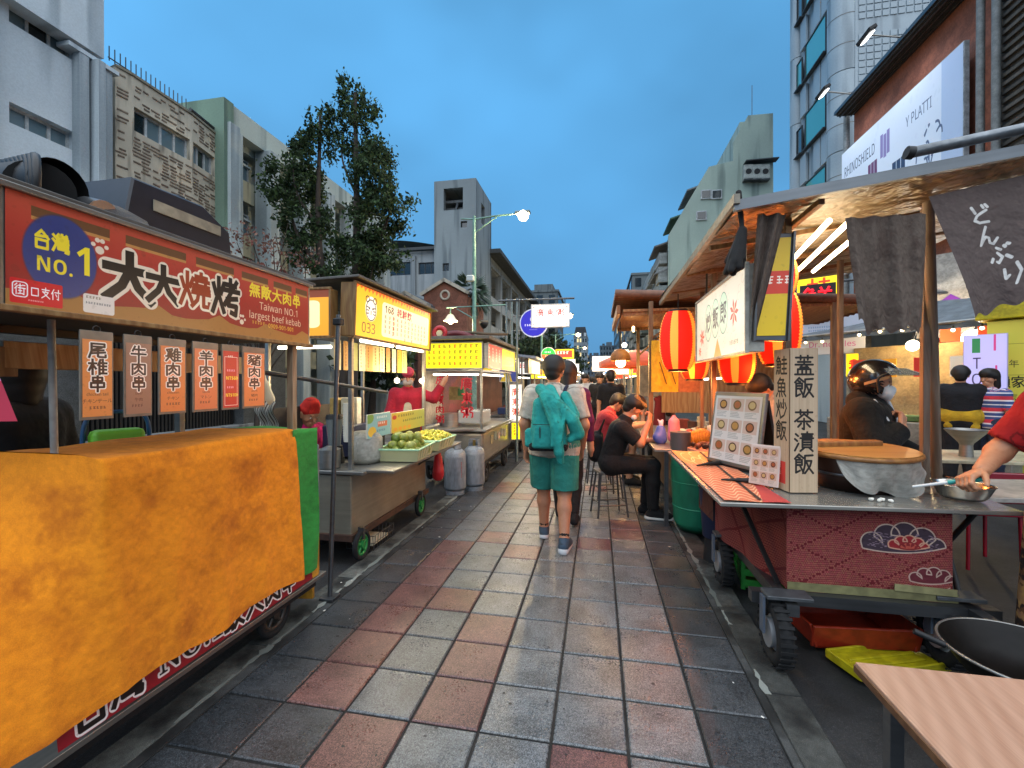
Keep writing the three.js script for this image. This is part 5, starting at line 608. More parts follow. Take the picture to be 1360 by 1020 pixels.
function basket(label, pos, turn) { // open tray with sloping lattice sides
  const o = thing('fruit_basket', label, 'basket', pos, turn), m = M('#c9c79a', { rough: 0.4, phys: 1, transmission: 0.25 }), rim = M('#9fc9a4', { rough: 0.4 }), W = 0.27, D = 0.2, H = 0.115, s = 0.86;
  part(o, 'floor', box(2 * W * s, 0.01, 2 * D * s, 0.003), m, [0, 0.008, 0]);
  for (const q of [-1, 1]) { part(o, 'side', quad([-W * s, 0.01, q * D * s], [W * s, 0.01, q * D * s], [W, H, q * D], [-W, H, q * D]), m); part(o, 'side', quad([q * W * s, 0.01, -D * s], [q * W * s, 0.01, D * s], [q * W, H, D], [q * W, H, -D]), m); part(o, 'rim', box(2 * W + 0.02, 0.016, 0.02, 0.005), rim, [0, H, q * D]); part(o, 'rim', box(0.02, 0.016, 2 * D, 0.005), rim, [q * W, H, 0]); for (let k = 0; k < 7; k++) part(o, 'rib', bar([-W * s + k * 2 * W * s / 6, 0.02, q * (D * s + 0.004)], [-W + k * 2 * W / 6, H, q * (D + 0.004)], 0.008, 0.006), m); }
  return o;
}
{
  basket('pale plastic basket heaped with large green guavas on the drink cart shelf', [-1.8, 0.76, -3.98], Math.PI / 2 + 0.1); basket('pale plastic basket full of small green olives on the drink cart shelf', [-1.81, 0.76, -4.62], Math.PI / 2);
  const r = rng(6), g = [1, 2].map((k) => { const q = new THREE.SphereGeometry(0.046, 12, 9), P = q.attributes.position; for (let i = 0; i < P.count; i++) { const y = P.getY(i), n = 1 + 0.05 * Math.sin(P.getX(i) * 60 + k) - 0.08 * y / 0.046; P.setXYZ(i, P.getX(i) * n, y * 1.25, P.getZ(i) * n); } q.computeVertexNormals(); return q; }), ms = ['#8fa03c', '#a2ab48', '#7d9436', '#b0b456'].map((h) => M(h, { map: rep(T.grime, 3), rough: 0.45 }));
  for (let k = 0; k < 30; k++) { const lay = k < 16 ? 0 : k < 25 ? 1 : 2, n = [16, 9, 5][lay], i = k - [0, 16, 25][lay], cols = [4, 3, 3][lay], x = (i % cols - (cols - 1) / 2) * 0.088 + 0.02 * (r() - 0.5), z = (Math.floor(i / cols) - (Math.ceil(n / cols) - 1) / 2) * 0.1 + 0.02 * (r() - 0.5); single('guava', 'plump green guava heaped in the front plastic basket', 'guava', g[r() * 2 | 0], ms[r() * 4 | 0], [-1.8 + x, 0.825 + lay * 0.062 + 0.01 * r(), -3.98 + z], [1.3 + r(), r() * 6, r() * 6], 'guavas in the basket'); }
  const im = flags(new THREE.InstancedMesh(new THREE.SphereGeometry(0.017, 8, 6), M('#ffffff', { rough: 0.4 }), 420)), d = new THREE.Object3D(), c = new THREE.Color(); im.name = 'green_olives'; im.userData = { kind: 'stuff', label: 'loose heap of small yellow-green olives in a basket', category: 'olives' };
  for (let k = 0; k < 420; k++) { const x = (r() - 0.5) * 0.34, z = (r() - 0.5) * 0.46, h = 0.09 * (1 - Math.hypot(x / 0.2, z / 0.27) ** 2 * 0.6); d.position.set(-1.81 + x, 0.83 + Math.max(0.01, h) * (0.4 + 0.6 * r()) + 0.03, -4.62 + z); d.scale.set(1, 1.2, 1); d.rotation.set(r() * 6, r() * 6, 0); d.updateMatrix(); im.setMatrixAt(k, d.matrix); im.setColorAt(k, c.set(['#b0aa30', '#9ca038', '#c2b43c'][r() * 3 | 0])); } scene.add(im);
  // clutter of the drink cart
  const bl = thing('blender', 'grey-lidded juice blender behind the drink cart posters', 'blender', [-2.35, 0.75, -3.65]); part(bl, 'base', cyl(0.07, 0.09, 0.16, 16), DARK, [0, 0.08, 0]); part(bl, 'jug', cyl(0.075, 0.055, 0.24, 16), M('#9fa8a8', { rough: 0.15, phys: 1, transmission: 0.6 }), [0, 0.28, 0]); part(bl, 'lid', cyl(0.07, 0.078, 0.04, 16), DARK, [0, 0.42, 0]);
  single('water_urn', 'white rounded plastic urn on the drink cart counter', 'urn', lathe([[0, 0], [0.12, 0], [0.15, 0.05], [0.15, 0.22], [0.1, 0.28], [0, 0.29]], 22), M('#b3b0a4', { rough: 0.4, map: GR1 }), [-2.08, 0.755, -3.72]);
  single('cup_tower', 'tall tower of stacked white paper cups', 'cups', join(Array.from({ length: 14 }, (_, k) => at(cyl(0.04, 0.033, 0.06, 14), 0, 0.03 + k * 0.022, 0))), M('#d9d4c4', { rough: 0.6 }), [-2.2, 0.95, -3.62]);
  const ub = thing('drink_crate', 'dark blue plastic crate with bottles behind the drink cart posters', 'crate', [-2.45, 0.76, -4.0]); part(ub, 'crate', box(0.3, 0.3, 0.34, 0.015), M('#22264a', { rough: 0.5, map: GR1 }), [0, 0.16, 0]); for (let k = 0; k < 4; k++) part(ub, 'carton', box(0.09, 0.3, 0.09, 0.008), M(['#d8cdb0', '#e2dcc8', '#c9a85a', '#d8cdb0'][k], { rough: 0.6, map: GR1 }), [(k % 2 - 0.5) * 0.12, 0.42, ((k / 2 | 0) - 0.5) * 0.14]);
  single('cleaning_bag', 'crumpled clear plastic bag on the drink cart', 'bag', skinMesh([[[0, 0, 0], [0.05, 0.1, 0], 0.07, 0.02], [[-0.06, 0, 0.04], [-0.03, 0.09, 0], 0.06, 0.015], [[0.06, 0, -0.03], [0, 0.12, 0.02], 0.06, 0.012]], 0.01, 0.012), M('#aebcc2', { rough: 0.25 }), [-2.15, 0.98, -4.5]);
  const pot = thing('cooking_pot', 'steel cooking pot at the near corner of the drink cart', 'pot', [-2.25, 0.755, -3.42]); part(pot, 'body', cyl(0.09, 0.09, 0.16, 22, true), STEEL, [0, 0.08, 0]); part(pot, 'lid', cyl(0.02, 0.095, 0.03, 22), STEEL, [0, 0.17, 0]);
  for (const [x, z] of [[-2.05, -4.3], [-2.05, -4.95]]) { const l = thing('spot_bulb', 'small bare bulb hanging under the drink cart strips', 'lamp', [x, 1.5, z], 0, 'bare bulbs of the drink cart'); part(l, 'light_bulb', sph(0.028, 12), M('#fff', { emissive: '#fff0cc', ei: 10 })); part(l, 'cord', rod([0, 0.02, 0], [0, 0.4, 0], 0.004, 5), DARK); bulbLight(l, '#ffe8c0', 1.2, [0, 0, 0], 1); }
  const bk = thing('wire_basket', 'small wire basket with papers under the drink cart', 'basket', [-2.05, 0, -3.75]); const wires = []; for (let k = 0; k < 8; k++) { wires.push(rod([-0.13 + k * 0.037, 0.02, -0.18], [-0.13 + k * 0.037, 0.14, -0.2], 0.003, 4), rod([-0.13 + k * 0.037, 0.02, 0.18], [-0.13 + k * 0.037, 0.14, 0.2], 0.003, 4), rod([0.13, 0.02, -0.18 + k * 0.05], [0.14, 0.14, -0.18 + k * 0.05], 0.003, 4)); } for (const y of [0.02, 0.08, 0.14]) wires.push(rod([-0.13, y, 0.19], [0.14, y, 0.19], 0.003, 4), rod([0.135, y, 0.19], [0.135, y, -0.19], 0.003, 4), rod([-0.13, y, -0.19], [0.14, y, -0.19], 0.003, 4)); part(bk, 'wires', join(wires), DSTEEL); part(bk, 'papers', box(0.2, 0.02, 0.3), M('#bdb49a'), [0, 0.05, 0]);
  single('red_bag', 'red plastic bag hanging at the far end of the drink cart', 'bag', skinMesh([[[0, 0, 0], [0, 0.3, 0], 0.07, 0.03], [[0.02, 0.05, 0.03], [0, 0.2, 0], 0.06, 0.04]], 0.014), M('#c2242a', { rough: 0.5 }), [-1.9, 0.36, -5.1]);
}
// congee cart
const menuYel = canvasTex(512, 256, (c, w, h) => { c.fillStyle = '#f4e414'; c.fillRect(0, 0, w, h); for (let i = 0; i < 10; i++) for (let q = 0; q < 4; q++) smallPrint(c, 18 + i * 48, 18 + q * 58, 30, 60, 1, (i + q) % 3 === 2 ? '#c02010' : '#4a4a00', i * 4 + q); });
const congeeRed = canvasTex(512, 224, (c, w, h) => { c.fillStyle = '#f4e414'; c.fillRect(0, 0, w, h); c.fillStyle = '#d4281c'; c.fillRect(0, 0, 240, h); for (let q = 0; q < 4; q++) smallPrint(c, 12 + q * 56, 30, 44, 150, 1, '#f8d8c0', q + 2, true); for (let q = 0; q < 4; q++) smallPrint(c, 260, 20 + q * 50, 230, 34, 1, '#b04018', q + 7); });
const congeeVert = canvasTex(256, 640, (c, w, h) => { c.fillStyle = '#fbf6ea'; c.fillRect(0, 0, w, h); c.strokeStyle = '#7a7a7a'; c.lineWidth = 4; c.strokeRect(14, 14, w - 28, h - 28); word(c, '廣東粥', 60, 66, 136, { fill: '#b8301c', w: 10, v: true, gap: 1.25 }); });
{
  const o = thing('food_cart', 'congee cart with yellow menu lightboxes, glass front and red 廣東粥 lettering', 'food cart', [-1.62, 0, -6.2], Math.PI / 2), st = M('#b0ab9e', { map: MT1, roughMap: MTR, rough: 0.8, metal: 0.6 });
  part(o, 'body', box(2.1, 0.46, 0.95, 0.05), st, [1.05, 0.53, -0.48]); part(o, 'counter', box(2.2, 0.03, 1.05, 0.006), STEEL, [1.05, 0.785, -0.48]); part(o, 'base_frame', box(2.1, 0.05, 0.9), DARK, [1.05, 0.28, -0.48]); part(o, 'side_tray', bar([-0.5, 0.8, -0.9], [0.0, 0.8, -0.1], 0.05, 0.02), STEEL);
  for (const [x, z] of [[0.03, -0.04], [2.05, -0.04], [0.03, -0.92], [2.05, -0.92]]) part(o, 'post', box(0.035, 1.3, 0.035, 0.004), STEEL, [x, 1.42, z]); part(o, 'roof', box(2.4, 0.05, 1.15, 0.006), paint('#6d665a', 0.6), [1.05, 2.12, -0.45]); part(o, 'ceiling', box(2.1, 0.02, 0.95), STEEL, [1.05, 1.66, -0.48]);
  const a = new THREE.Group(); a.position.set(-0.03, 1.87, -0.44); a.rotation.y = -Math.PI / 2; lightbox(a, 0.86, 0.38, 0.1, menuYel, 0.8, 2.2, '#fff04a', STEEL); flatten(a, o);
  const b = new THREE.Group(); b.position.set(1.05, 1.87, 0.06); lightbox(b, 2.1, 0.36, 0.1, congeeRed, 0.8, 1.6, '#ffe070', STEEL); flatten(b, o);
  lampTube(o, [0.1, 1.6, -0.1], [0.1, 1.6, -0.8], 0.014, 8, 24, '#fff4e0'); lampTube(o, [0.3, 1.6, -0.12], [1.0, 1.6, -0.12], 0.014, 8, 24, '#fff4e0'); lampTube(o, [1.1, 1.6, -0.12], [1.9, 1.6, -0.12], 0.014, 8, 24, '#fff4e0');
  part(o, 'glass_panel', box(0.006, 0.75, 0.86), GLASS, [-0.01, 1.22, -0.48]); part(o, 'rear_board', box(1.3, 0.8, 0.02), M('#9a3a30', { map: GR1, rough: 0.5 }), [1.4, 1.25, -0.9]); part(o, 'rear_board', box(0.7, 0.8, 0.02), M('#c9c4b4', { map: GR1, rough: 0.5 }), [0.38, 1.25, -0.9]); part(o, 'sticker', box(0.02, 0.22, 0.26), M('#a8a26a', { map: GR1 }), [0.9, 1.3, -0.7]); part(o, 'sticker', box(0.02, 0.12, 0.1), M('#1c8a50', { map: GR1 }), [0.88, 1.32, -0.62]);
  // lettering on the glass, raised film
  const film = (t, sz, z, y0, m) => [...t].forEach((ch, k) => { const gs = []; for (const s of GLYPH[ch].split(';')) { const p = s.trim().split(' ').map((q) => [+q.slice(0, 2) / 100, +q.slice(2) / 100]); for (let i = 1; i < p.length; i++) gs.push(bar([-0.018, y0 - k * sz * 1.1 - p[i - 1][1] * sz, z + p[i - 1][0] * sz], [-0.018, y0 - k * sz * 1.1 - p[i][1] * sz, z + p[i][0] * sz], 0.003, sz * 0.12)); } part(o, 'letter', join(gs), m); });
  film('廣東粥', 0.19, -0.34, 1.56, M('#c8102a', { rough: 0.4 })); film('皮蛋瘦肉粥', 0.13, -0.72, 1.58, M('#c8102a', { rough: 0.4 }));
  const sg = part(o, 'food_tray', box(0.5, 0.2, 0.4, 0.02), M('#cfd4d2', { rough: 0.2, phys: 1, transmission: 0.5 }), [0.6, 0.95, -0.3]); part(o, 'pot', cyl(0.17, 0.17, 0.2, 20), STEEL, [0.45, 0.9, -0.65]); part(o, 'pot', cyl(0.15, 0.15, 0.22, 20), STEEL, [1.1, 0.91, -0.6]);
  for (let k = 0; k < 5; k++) part(o, 'sticker', box(0.16, 0.13, 0.006), M(['#b9b08a', '#9fb0a4', '#c8c4b4', '#b5b5ad', '#c9c9c0'][k], { map: GR1 }), [0.5 + k * 0.25, 0.6 + 0.03 * (k % 2), 0.002], [0, 0, 0.1 * (k % 3 - 1)]);
  for (const [x, z] of [[0.22, -0.03], [1.55, -0.03], [0.25, -0.9], [1.6, -0.9]]) wheel(o, [x, 0.16, z], 0.16, 0.07, '#3a3a3a').rotation.y = Math.PI / 2;
  const f = thing('blower', 'round red blower with cream centre and red hose on the congee cart roof', 'blower', [-2.28, 2.2, -6.2]); part(f, 'ring', new THREE.TorusGeometry(0.085, 0.035, 10, 24), M('#a81e22', { rough: 0.4 })); part(f, 'centre', cyl(0.045, 0.045, 0.03, 16), M('#c9b48a', { rough: 0.6 }), [0, 0, 0.02], [Math.PI / 2, 0, 0]); part(f, 'hose', tube([[0.06, -0.02, -0.02], [0.25, 0.0, -0.05], [0.5, -0.06, -0.1]], 0.045, 20, 8), M('#7c1c22', { rough: 0.5, map: GR1 })); part(f, 'stand', box(0.1, 0.1, 0.08), DARK, [0, -0.09, 0]);
  single('tied_ropes', 'tangle of brown rope and pipes on the congee cart roof', 'rope', tube([[0, 0, 0], [0.1, 0.05, 0.05], [0.2, 0.0, -0.1], [0.05, 0.06, -0.15], [0.3, 0.04, 0.02], [0.5, 0.02, 0], [0.8, 0.02, -0.1]], 0.022, 60, 6), M('#6d5e4a', { map: GR1, rough: 0.9 }), [-2.1, 2.17, -6.3]);
  const gas = thing('gas_cylinder', 'grey propane cylinder with red lettering beside the congee cart, nearest the drink cart', 'gas cylinder', [-1.87, 0, -5.66], 0.2), gm = M('#9aa3ab', { map: GR1, rough: 0.45, metal: 0.2 });
  part(gas, 'body', lathe([[0.001, 0.05], [0.13, 0.06], [0.146, 0.1], [0.146, 0.48], [0.135, 0.55], [0.09, 0.595], [0.001, 0.605]], 28), gm); part(gas, 'foot_ring', lathe([[0.12, 0], [0.125, 0], [0.125, 0.09], [0.12, 0.09]], 24), gm); part(gas, 'collar', new THREE.CylinderGeometry(0.075, 0.085, 0.11, 20, 1, true, 0, 4.6), gm, [0, 0.64, 0]); part(gas, 'valve', cyl(0.02, 0.025, 0.09, 10), M('#8a7440', { metal: 0.8, rough: 0.4 }), [0, 0.64, 0]);
  part(gas, 'lettering', new THREE.CylinderGeometry(0.1475, 0.1475, 0.3, 12, 1, true, 0.55, 0.45), M('#ffffff', { transparent: true, alphaTest: 0.4, rough: 0.5, map: canvasTex(64, 256, (c) => { smallPrint(c, 16, 10, 36, 236, 1, '#b03028', 3, true); }) }), [0, 0.3, 0]);
  copyOf(gas, [-1.69, 0, -5.95], 0.9, 'grey propane cylinder standing tight behind another one at the congee cart');
  const v = thing('vertical_lightbox', 'upright white lightbox sign reading 廣東粥 beyond the congee cart', 'sign', [-1.6, 1.08, -8.6], 0.12); lightbox(v, 0.27, 0.74, 0.08, congeeVert, 0.95, 3.2, '#fff6ea', STEEL); part(v, 'leg', rod([0, -0.37, -0.05], [0, -1.08, -0.05], 0.02, 8), DSTEEL); part(v, 'foot', box(0.3, 0.03, 0.3), DSTEEL, [0, -1.065, -0.05]);
  const y = thing('yellow_lightbox', 'small bright yellow lightbox with red strokes at the foot of the white congee sign', 'sign', [-1.5, 0.58, -8.1], 0.3); lightbox(y, 0.17, 0.32, 0.06, canvasTex(64, 128, (c) => { c.fillStyle = '#f2e21c'; c.fillRect(0, 0, 64, 128); smallPrint(c, 14, 12, 36, 100, 1, '#a02818', 2, true); }), 1.2, 1.5, '#fff04a', STEEL); part(y, 'leg', rod([0, -0.16, -0.04], [0, -0.58, -0.04], 0.015, 6), DSTEEL);
}
{ // hanging congee lightbox over the walkway, and round signs behind it
  const o = thing('overhead_lightbox', 'bright white overhead lightbox reading 廣東粥 hung from a pipe frame', 'sign', [-0.85, 2.685, -8]); lightbox(o, 0.68, 0.4, 0.12, canvasTex(512, 300, (c, w, h) => { c.fillStyle = '#fffaf2'; c.fillRect(0, 0, w, h); c.strokeStyle = '#a08a8a'; c.lineWidth = 5; c.strokeRect(18, 18, w - 36, h - 36); c.fillStyle = '#c8846a'; for (const [x, y] of [[22, 22], [w - 40, 22], [22, h - 40], [w - 40, h - 40]]) c.fillRect(x, y, 18, 18); word(c, '廣東粥', 60, 46, 116, { fill: '#a83a28', w: 8, gap: 1.18 }); }), 1.05, 6, '#fff6ea', M('#d8d4cc', { rough: 0.4 }));
  part(o, 'hanger', rod([-0.2, 0.2, -0.05], [-0.2, 0.31, -0.05], 0.01, 6), DSTEEL); part(o, 'hanger', rod([0.26, 0.2, -0.05], [0.26, 0.31, -0.05], 0.01, 6), DSTEEL); part(o, 'bar', rod([-0.97, 0.31, -0.05], [0.43, 0.31, -0.05], 0.018, 8), DSTEEL); for (const x of [-0.82, -0.62]) part(o, 'pole', rod([x, -2.66, -0.07], [x, 0.35, -0.07], 0.02, 8), paint('#8a9a98'));
  const b = thing('round_sign', 'round deep blue sign with white rim and emblem on a pole behind the congee lightbox', 'sign', [-1.72, 3.1, -12]); part(b, 'disc', cyl(0.39, 0.39, 0.06, 36), M('#d9dcec', { rough: 0.4 }), [0, 0, 0], [Math.PI / 2, 0, 0]); part(b, 'sign_face', at(new THREE.CircleGeometry(0.36, 36), 0, 0, 0.034), glowMat(canvasTex(256, 256, (c) => { c.fillStyle = '#2a22a8'; c.fillRect(0, 0, 256, 256); c.fillStyle = '#c9c4d8'; c.beginPath(); c.arc(120, 92, 28, 0, 7); c.fill(); smallPrint(c, 40, 140, 170, 36, 1, '#f0f0ff', 4); smallPrint(c, 86, 190, 90, 12, 1, '#c0c0e0', 5); }), 0.55)); for (const y of [0.2, -0.2]) part(b, 'bracket', rod([-0.62, y, -0.05], [0, y, -0.05], 0.016, 6), DSTEEL); part(b, 'pole', rod([-0.62, -3.1, -0.05], [-0.62, 0.6, -0.05], 0.03, 8), paint('#8a9a98'));
}
// street lamps
const lampPost = (pos, label, H, reach, glow) => {
  const o = thing('street_lamp', label, 'street lamp', pos), m = paint('#7fb0a4', 0.45); part(o, 'post', rod([0, 0, 0], [0, H, 0], 0.09, 12, 0.05), m); part(o, 'base', cyl(0.14, 0.17, 0.5, 12), m, [0, 0.25, 0]); part(o, 'arm', tube([[0, H - 0.1, 0], [reach * 0.5, H - 0.04, 0], [reach, H - 0.02, 0]], 0.03, 16, 7), m); part(o, 'arm', tube([[0, H - 0.55, 0], [reach * 0.25, H - 0.3, 0], [reach * 0.5, H - 0.08, 0]], 0.02, 12, 6), m); part(o, 'arm', rod([-0.45, H - 0.05, 0], [0, H - 0.1, 0], 0.025, 6), m);
  part(o, 'head', box(0.5, 0.1, 0.22, 0.04), paint('#8e9a98'), [reach + 0.1, H, 0]); part(o, 'light_globe', sph(0.17, 18), M('#ffffff', { emissive: '#ffe9b8', ei: glow }), [reach + 0.12, H - 0.1, 0]); bulbLight(o, '#ffe0a8', 40, [reach + 0.12, H - 0.1, 0], 6); return o;
};
{
  const o = lampPost([-3.97, 0, -14], 'tall pale green street lamp with one long lit arm', 6.9, 1.5, 14), m = paint('#7fb0a4', 0.45);
  part(o, 'camera_box', box(0.25, 0.2, 0.2, 0.04), M('#b9c2c2', { rough: 0.4 }), [-0.1, 4.85, 0.1]); part(o, 'speaker', cyl(0.06, 0.16, 0.22, 14), DARK, [0.3, 3.4, 0.1], [1.3, 0, 0.5]); part(o, 'lower_arm', rod([-0.95, 3.95, 0], [1.1, 3.98, 0], 0.022, 6), m); part(o, 'brace', rod([-0.6, 3.9, 0], [0, 3.55, 0], 0.02, 6), m);
  const q = thing('side_lamp', 'small lit bell-shaped lamp on the cross arm of the green lamp post', 'lamp', [-4.78, 3.5, -14]); part(q, 'lamp_shade', lathe([[0.08, 0.22], [0.1, 0.2], [0.16, 0.1], [0.24, 0.0]], 18), M('#c9c2b0', { rough: 0.5, emissive: '#ffe6b4', ei: 0.5 })); part(q, 'light_bulb', sph(0.1, 12), M('#fff', { emissive: '#ffe8bc', ei: 12 }), [0, 0.0, 0]); part(q, 'stem', rod([0, 0.2, 0], [0, 0.46, 0], 0.02, 6), m); bulbLight(q, '#ffe0a8', 14, [0, 0, 0], 4);
  lampPost([-3.4, 0, -27], 'pale green street lamp second along the walkway', 5.6, 1.6, 10); lampPost([-3.4, 0, -36], 'pale green street lamp third along the walkway', 5.4, 1.7, 10); lampPost([-3.4, 0, -50], 'farthest pale green street lamp down the walkway', 5.4, 1.8, 10);
}
// farther carts on the left
function farCart(label, [x, z], L, opt) {
  const { face = 1, roof = '#6a6f78', body = '#8d8a82', tex, tint = '#fff2d8', seed = 1, h = 2.0, ei = 1, side, awn } = opt, o = thing('market_stall', label, 'market stall', [x, 0, z], face * Math.PI / 2), r = rng(seed), d = 0.95;
  part(o, 'body', box(L, 0.5, d, 0.02), paint(body, 0.5), [L / 2 * face, 0.5, -d / 2]); part(o, 'counter', box(L + 0.1, 0.03, d + 0.12), STEEL, [L / 2 * face, 0.78, -d / 2 + 0.04]); for (const q of [0.03, L - 0.03]) for (const zz of [-0.03, -d + 0.03]) part(o, 'post', box(0.03, h - 0.75, 0.03), STEEL, [q * face, (h + 0.75) / 2, zz]);
  part(o, 'roof', box(L + 0.35, 0.05, d + 0.45), paint(roof, 0.6), [L / 2 * face, h + 0.03, -d / 2 + 0.08], [awn ? 0.12 : 0.02, 0, 0]);
  const b = new THREE.Group(); b.position.set(L / 2 * face, h - 0.22, 0.1); lightbox(b, L * 0.94, 0.3, 0.08, tex, ei, 0, tint); flatten(b, o); const s = new THREE.Group(); s.position.set(-0.06 * face, h - 0.22, -d / 2); s.rotation.y = -face * Math.PI / 2; lightbox(s, d * 0.86, 0.34, 0.06, side ?? tex, ei, 0, tint); flatten(s, o);
  lampTube(o, [0.2 * face, h - 0.46, -0.15], [(L - 0.2) * face, h - 0.46, -0.15], 0.015, 9, 16, tint);
  part(o, 'rear_panel', box(L - 0.1, 0.85, 0.03), M(['#8c7a5a', '#a8a498', '#7a4a3a', '#9aa4a8'][r() * 4 | 0], { map: GR1, rough: 0.7 }), [L / 2 * face, 1.22, -d + 0.06]);
  for (let k = 0; k < 7; k++) { const hh = 0.08 + 0.2 * r(); part(o, ['jar', 'tray', 'pot', 'box'][r() * 4 | 0], r() < 0.5 ? cyl(0.06, 0.06, 0.16, 12) : box(0.18, 0.14, 0.2, 0.02), M(['#c9a15a', '#b9bfc0', '#8c3a2a', '#d8d0bc', '#5a6a4a', '#3a4a7a'][r() * 6 | 0], { map: GR1, rough: 0.5 }), [(0.15 + k * (L - 0.3) / 6) * face, 0.87, -0.25 - 0.4 * r()]); }
  for (const q of [0.2, L - 0.2]) wheel(o, [q * face, 0.12, -0.08], 0.12, 0.05, '#444').rotation.y = Math.PI / 2;
  return o;
}
const stallTex = (bg, fg, seed, bar2) => canvasTex(256, 64, (c, w, h) => { c.fillStyle = bg; c.fillRect(0, 0, w, h); if (bar2) { c.fillStyle = bar2; c.fillRect(0, 0, 70, h); } smallPrint(c, 20, 8, 210, 48, 1, fg, seed); });
const ST = [stallTex('#fbf4dc', '#3a50a8', 1, '#f2c81c'), stallTex('#d83a24', '#fbe9b0', 2), stallTex('#f6d428', '#b0281c', 3), stallTex('#f8f4ea', '#c0402c', 4), stallTex('#2f62b0', '#f6f0d0', 5), stallTex('#e8882a', '#5a1c10', 6)];
farCart('silver market stall with a blue and yellow hanging sign past the white congee sign', [-1.55, -9.2], 2.0, { tex: ST[0], seed: 11, roof: '#9aa4b4', awn: 1, h: 2.05 });
farCart('market stall with pale lit fascia beneath the round green and orange sign', [-1.5, -12.2], 2.2, { tex: ST[3], seed: 12, roof: '#8a90a0', awn: 1, h: 2.1 });
farCart('market stall with a yellow lit fascia beyond the silver stalls', [-1.45, -15.6], 2.4, { tex: ST[2], seed: 13 }); farCart('market stall with a red lit fascia deep in the school-side row', [-1.4, -19.4], 2.6, { tex: ST[1], seed: 14 }); farCart('market stall with an orange lit fascia at the far end of the school-side row', [-1.35, -24], 3.0, { tex: ST[5], seed: 15 }); farCart('last blue-signed market stall of the school-side row', [-1.3, -30], 3.4, { tex: ST[4], seed: 16 });
{
  const o = thing('hanging_poster', 'blue and yellow poster hung at the end of the silver stall', 'poster', [-1.85, 1.7, -9.1]); part(o, 'board', box(0.36, 0.42, 0.02), M('#ddd')); part(o, 'print', sheet(1, 1, (u, v) => [lerp(-0.17, 0.17, u), lerp(-0.2, 0.2, v), 0.0125]), printMat(canvasTex(128, 150, (c) => { c.fillStyle = '#4a5cae'; c.fillRect(0, 0, 128, 150); c.fillStyle = '#f0cf3c'; c.beginPath(); c.moveTo(0, 150); c.lineTo(60, 30); c.lineTo(100, 150); c.fill(); c.fillStyle = '#e8e8f4'; c.fillRect(14, 12, 60, 24); })));
  const w = thing('round_lightbox', 'round green and orange lightbox sign over the school-side row of stalls', 'sign', [-1.3, 2.22, -11.8]); part(w, 'disc', cyl(0.2, 0.2, 0.08, 30), M('#f4e8e0', { rough: 0.4 }), [0, 0, 0], [Math.PI / 2, 0, 0]); part(w, 'sign_face', at(new THREE.CircleGeometry(0.18, 30), 0, 0, 0.045), glowMat(canvasTex(128, 128, (c) => { c.fillStyle = '#28a83c'; c.fillRect(0, 0, 128, 64); c.fillStyle = '#e8622a'; c.fillRect(0, 64, 128, 64); smallPrint(c, 30, 34, 70, 26, 1, '#fff', 3); smallPrint(c, 34, 72, 60, 26, 1, '#fff0c0', 5); }), 1.2)); part(w, 'pole', rod([0, -2.22, -0.08], [0, 0.15, -0.08], 0.02, 8), DSTEEL);
  const y = thing('overhead_lightbox', 'yellow-framed red overhead lightbox beside the round green sign', 'sign', [-0.9, 2.26, -12.2]); lightbox(y, 0.52, 0.28, 0.1, canvasTex(256, 128, (c, W, H) => { c.fillStyle = '#f4d028'; c.fillRect(0, 0, W, H); c.fillStyle = '#c83422'; c.fillRect(14, 18, W - 40, H - 36); smallPrint(c, 24, 28, 190, 72, 1, '#fff4d8', 8); }), 1.2, 2.5, '#ffd070', DARK); part(y, 'pole', rod([-0.2, -2.26, -0.1], [-0.2, 0.1, -0.1], 0.02, 6), DSTEEL);
}
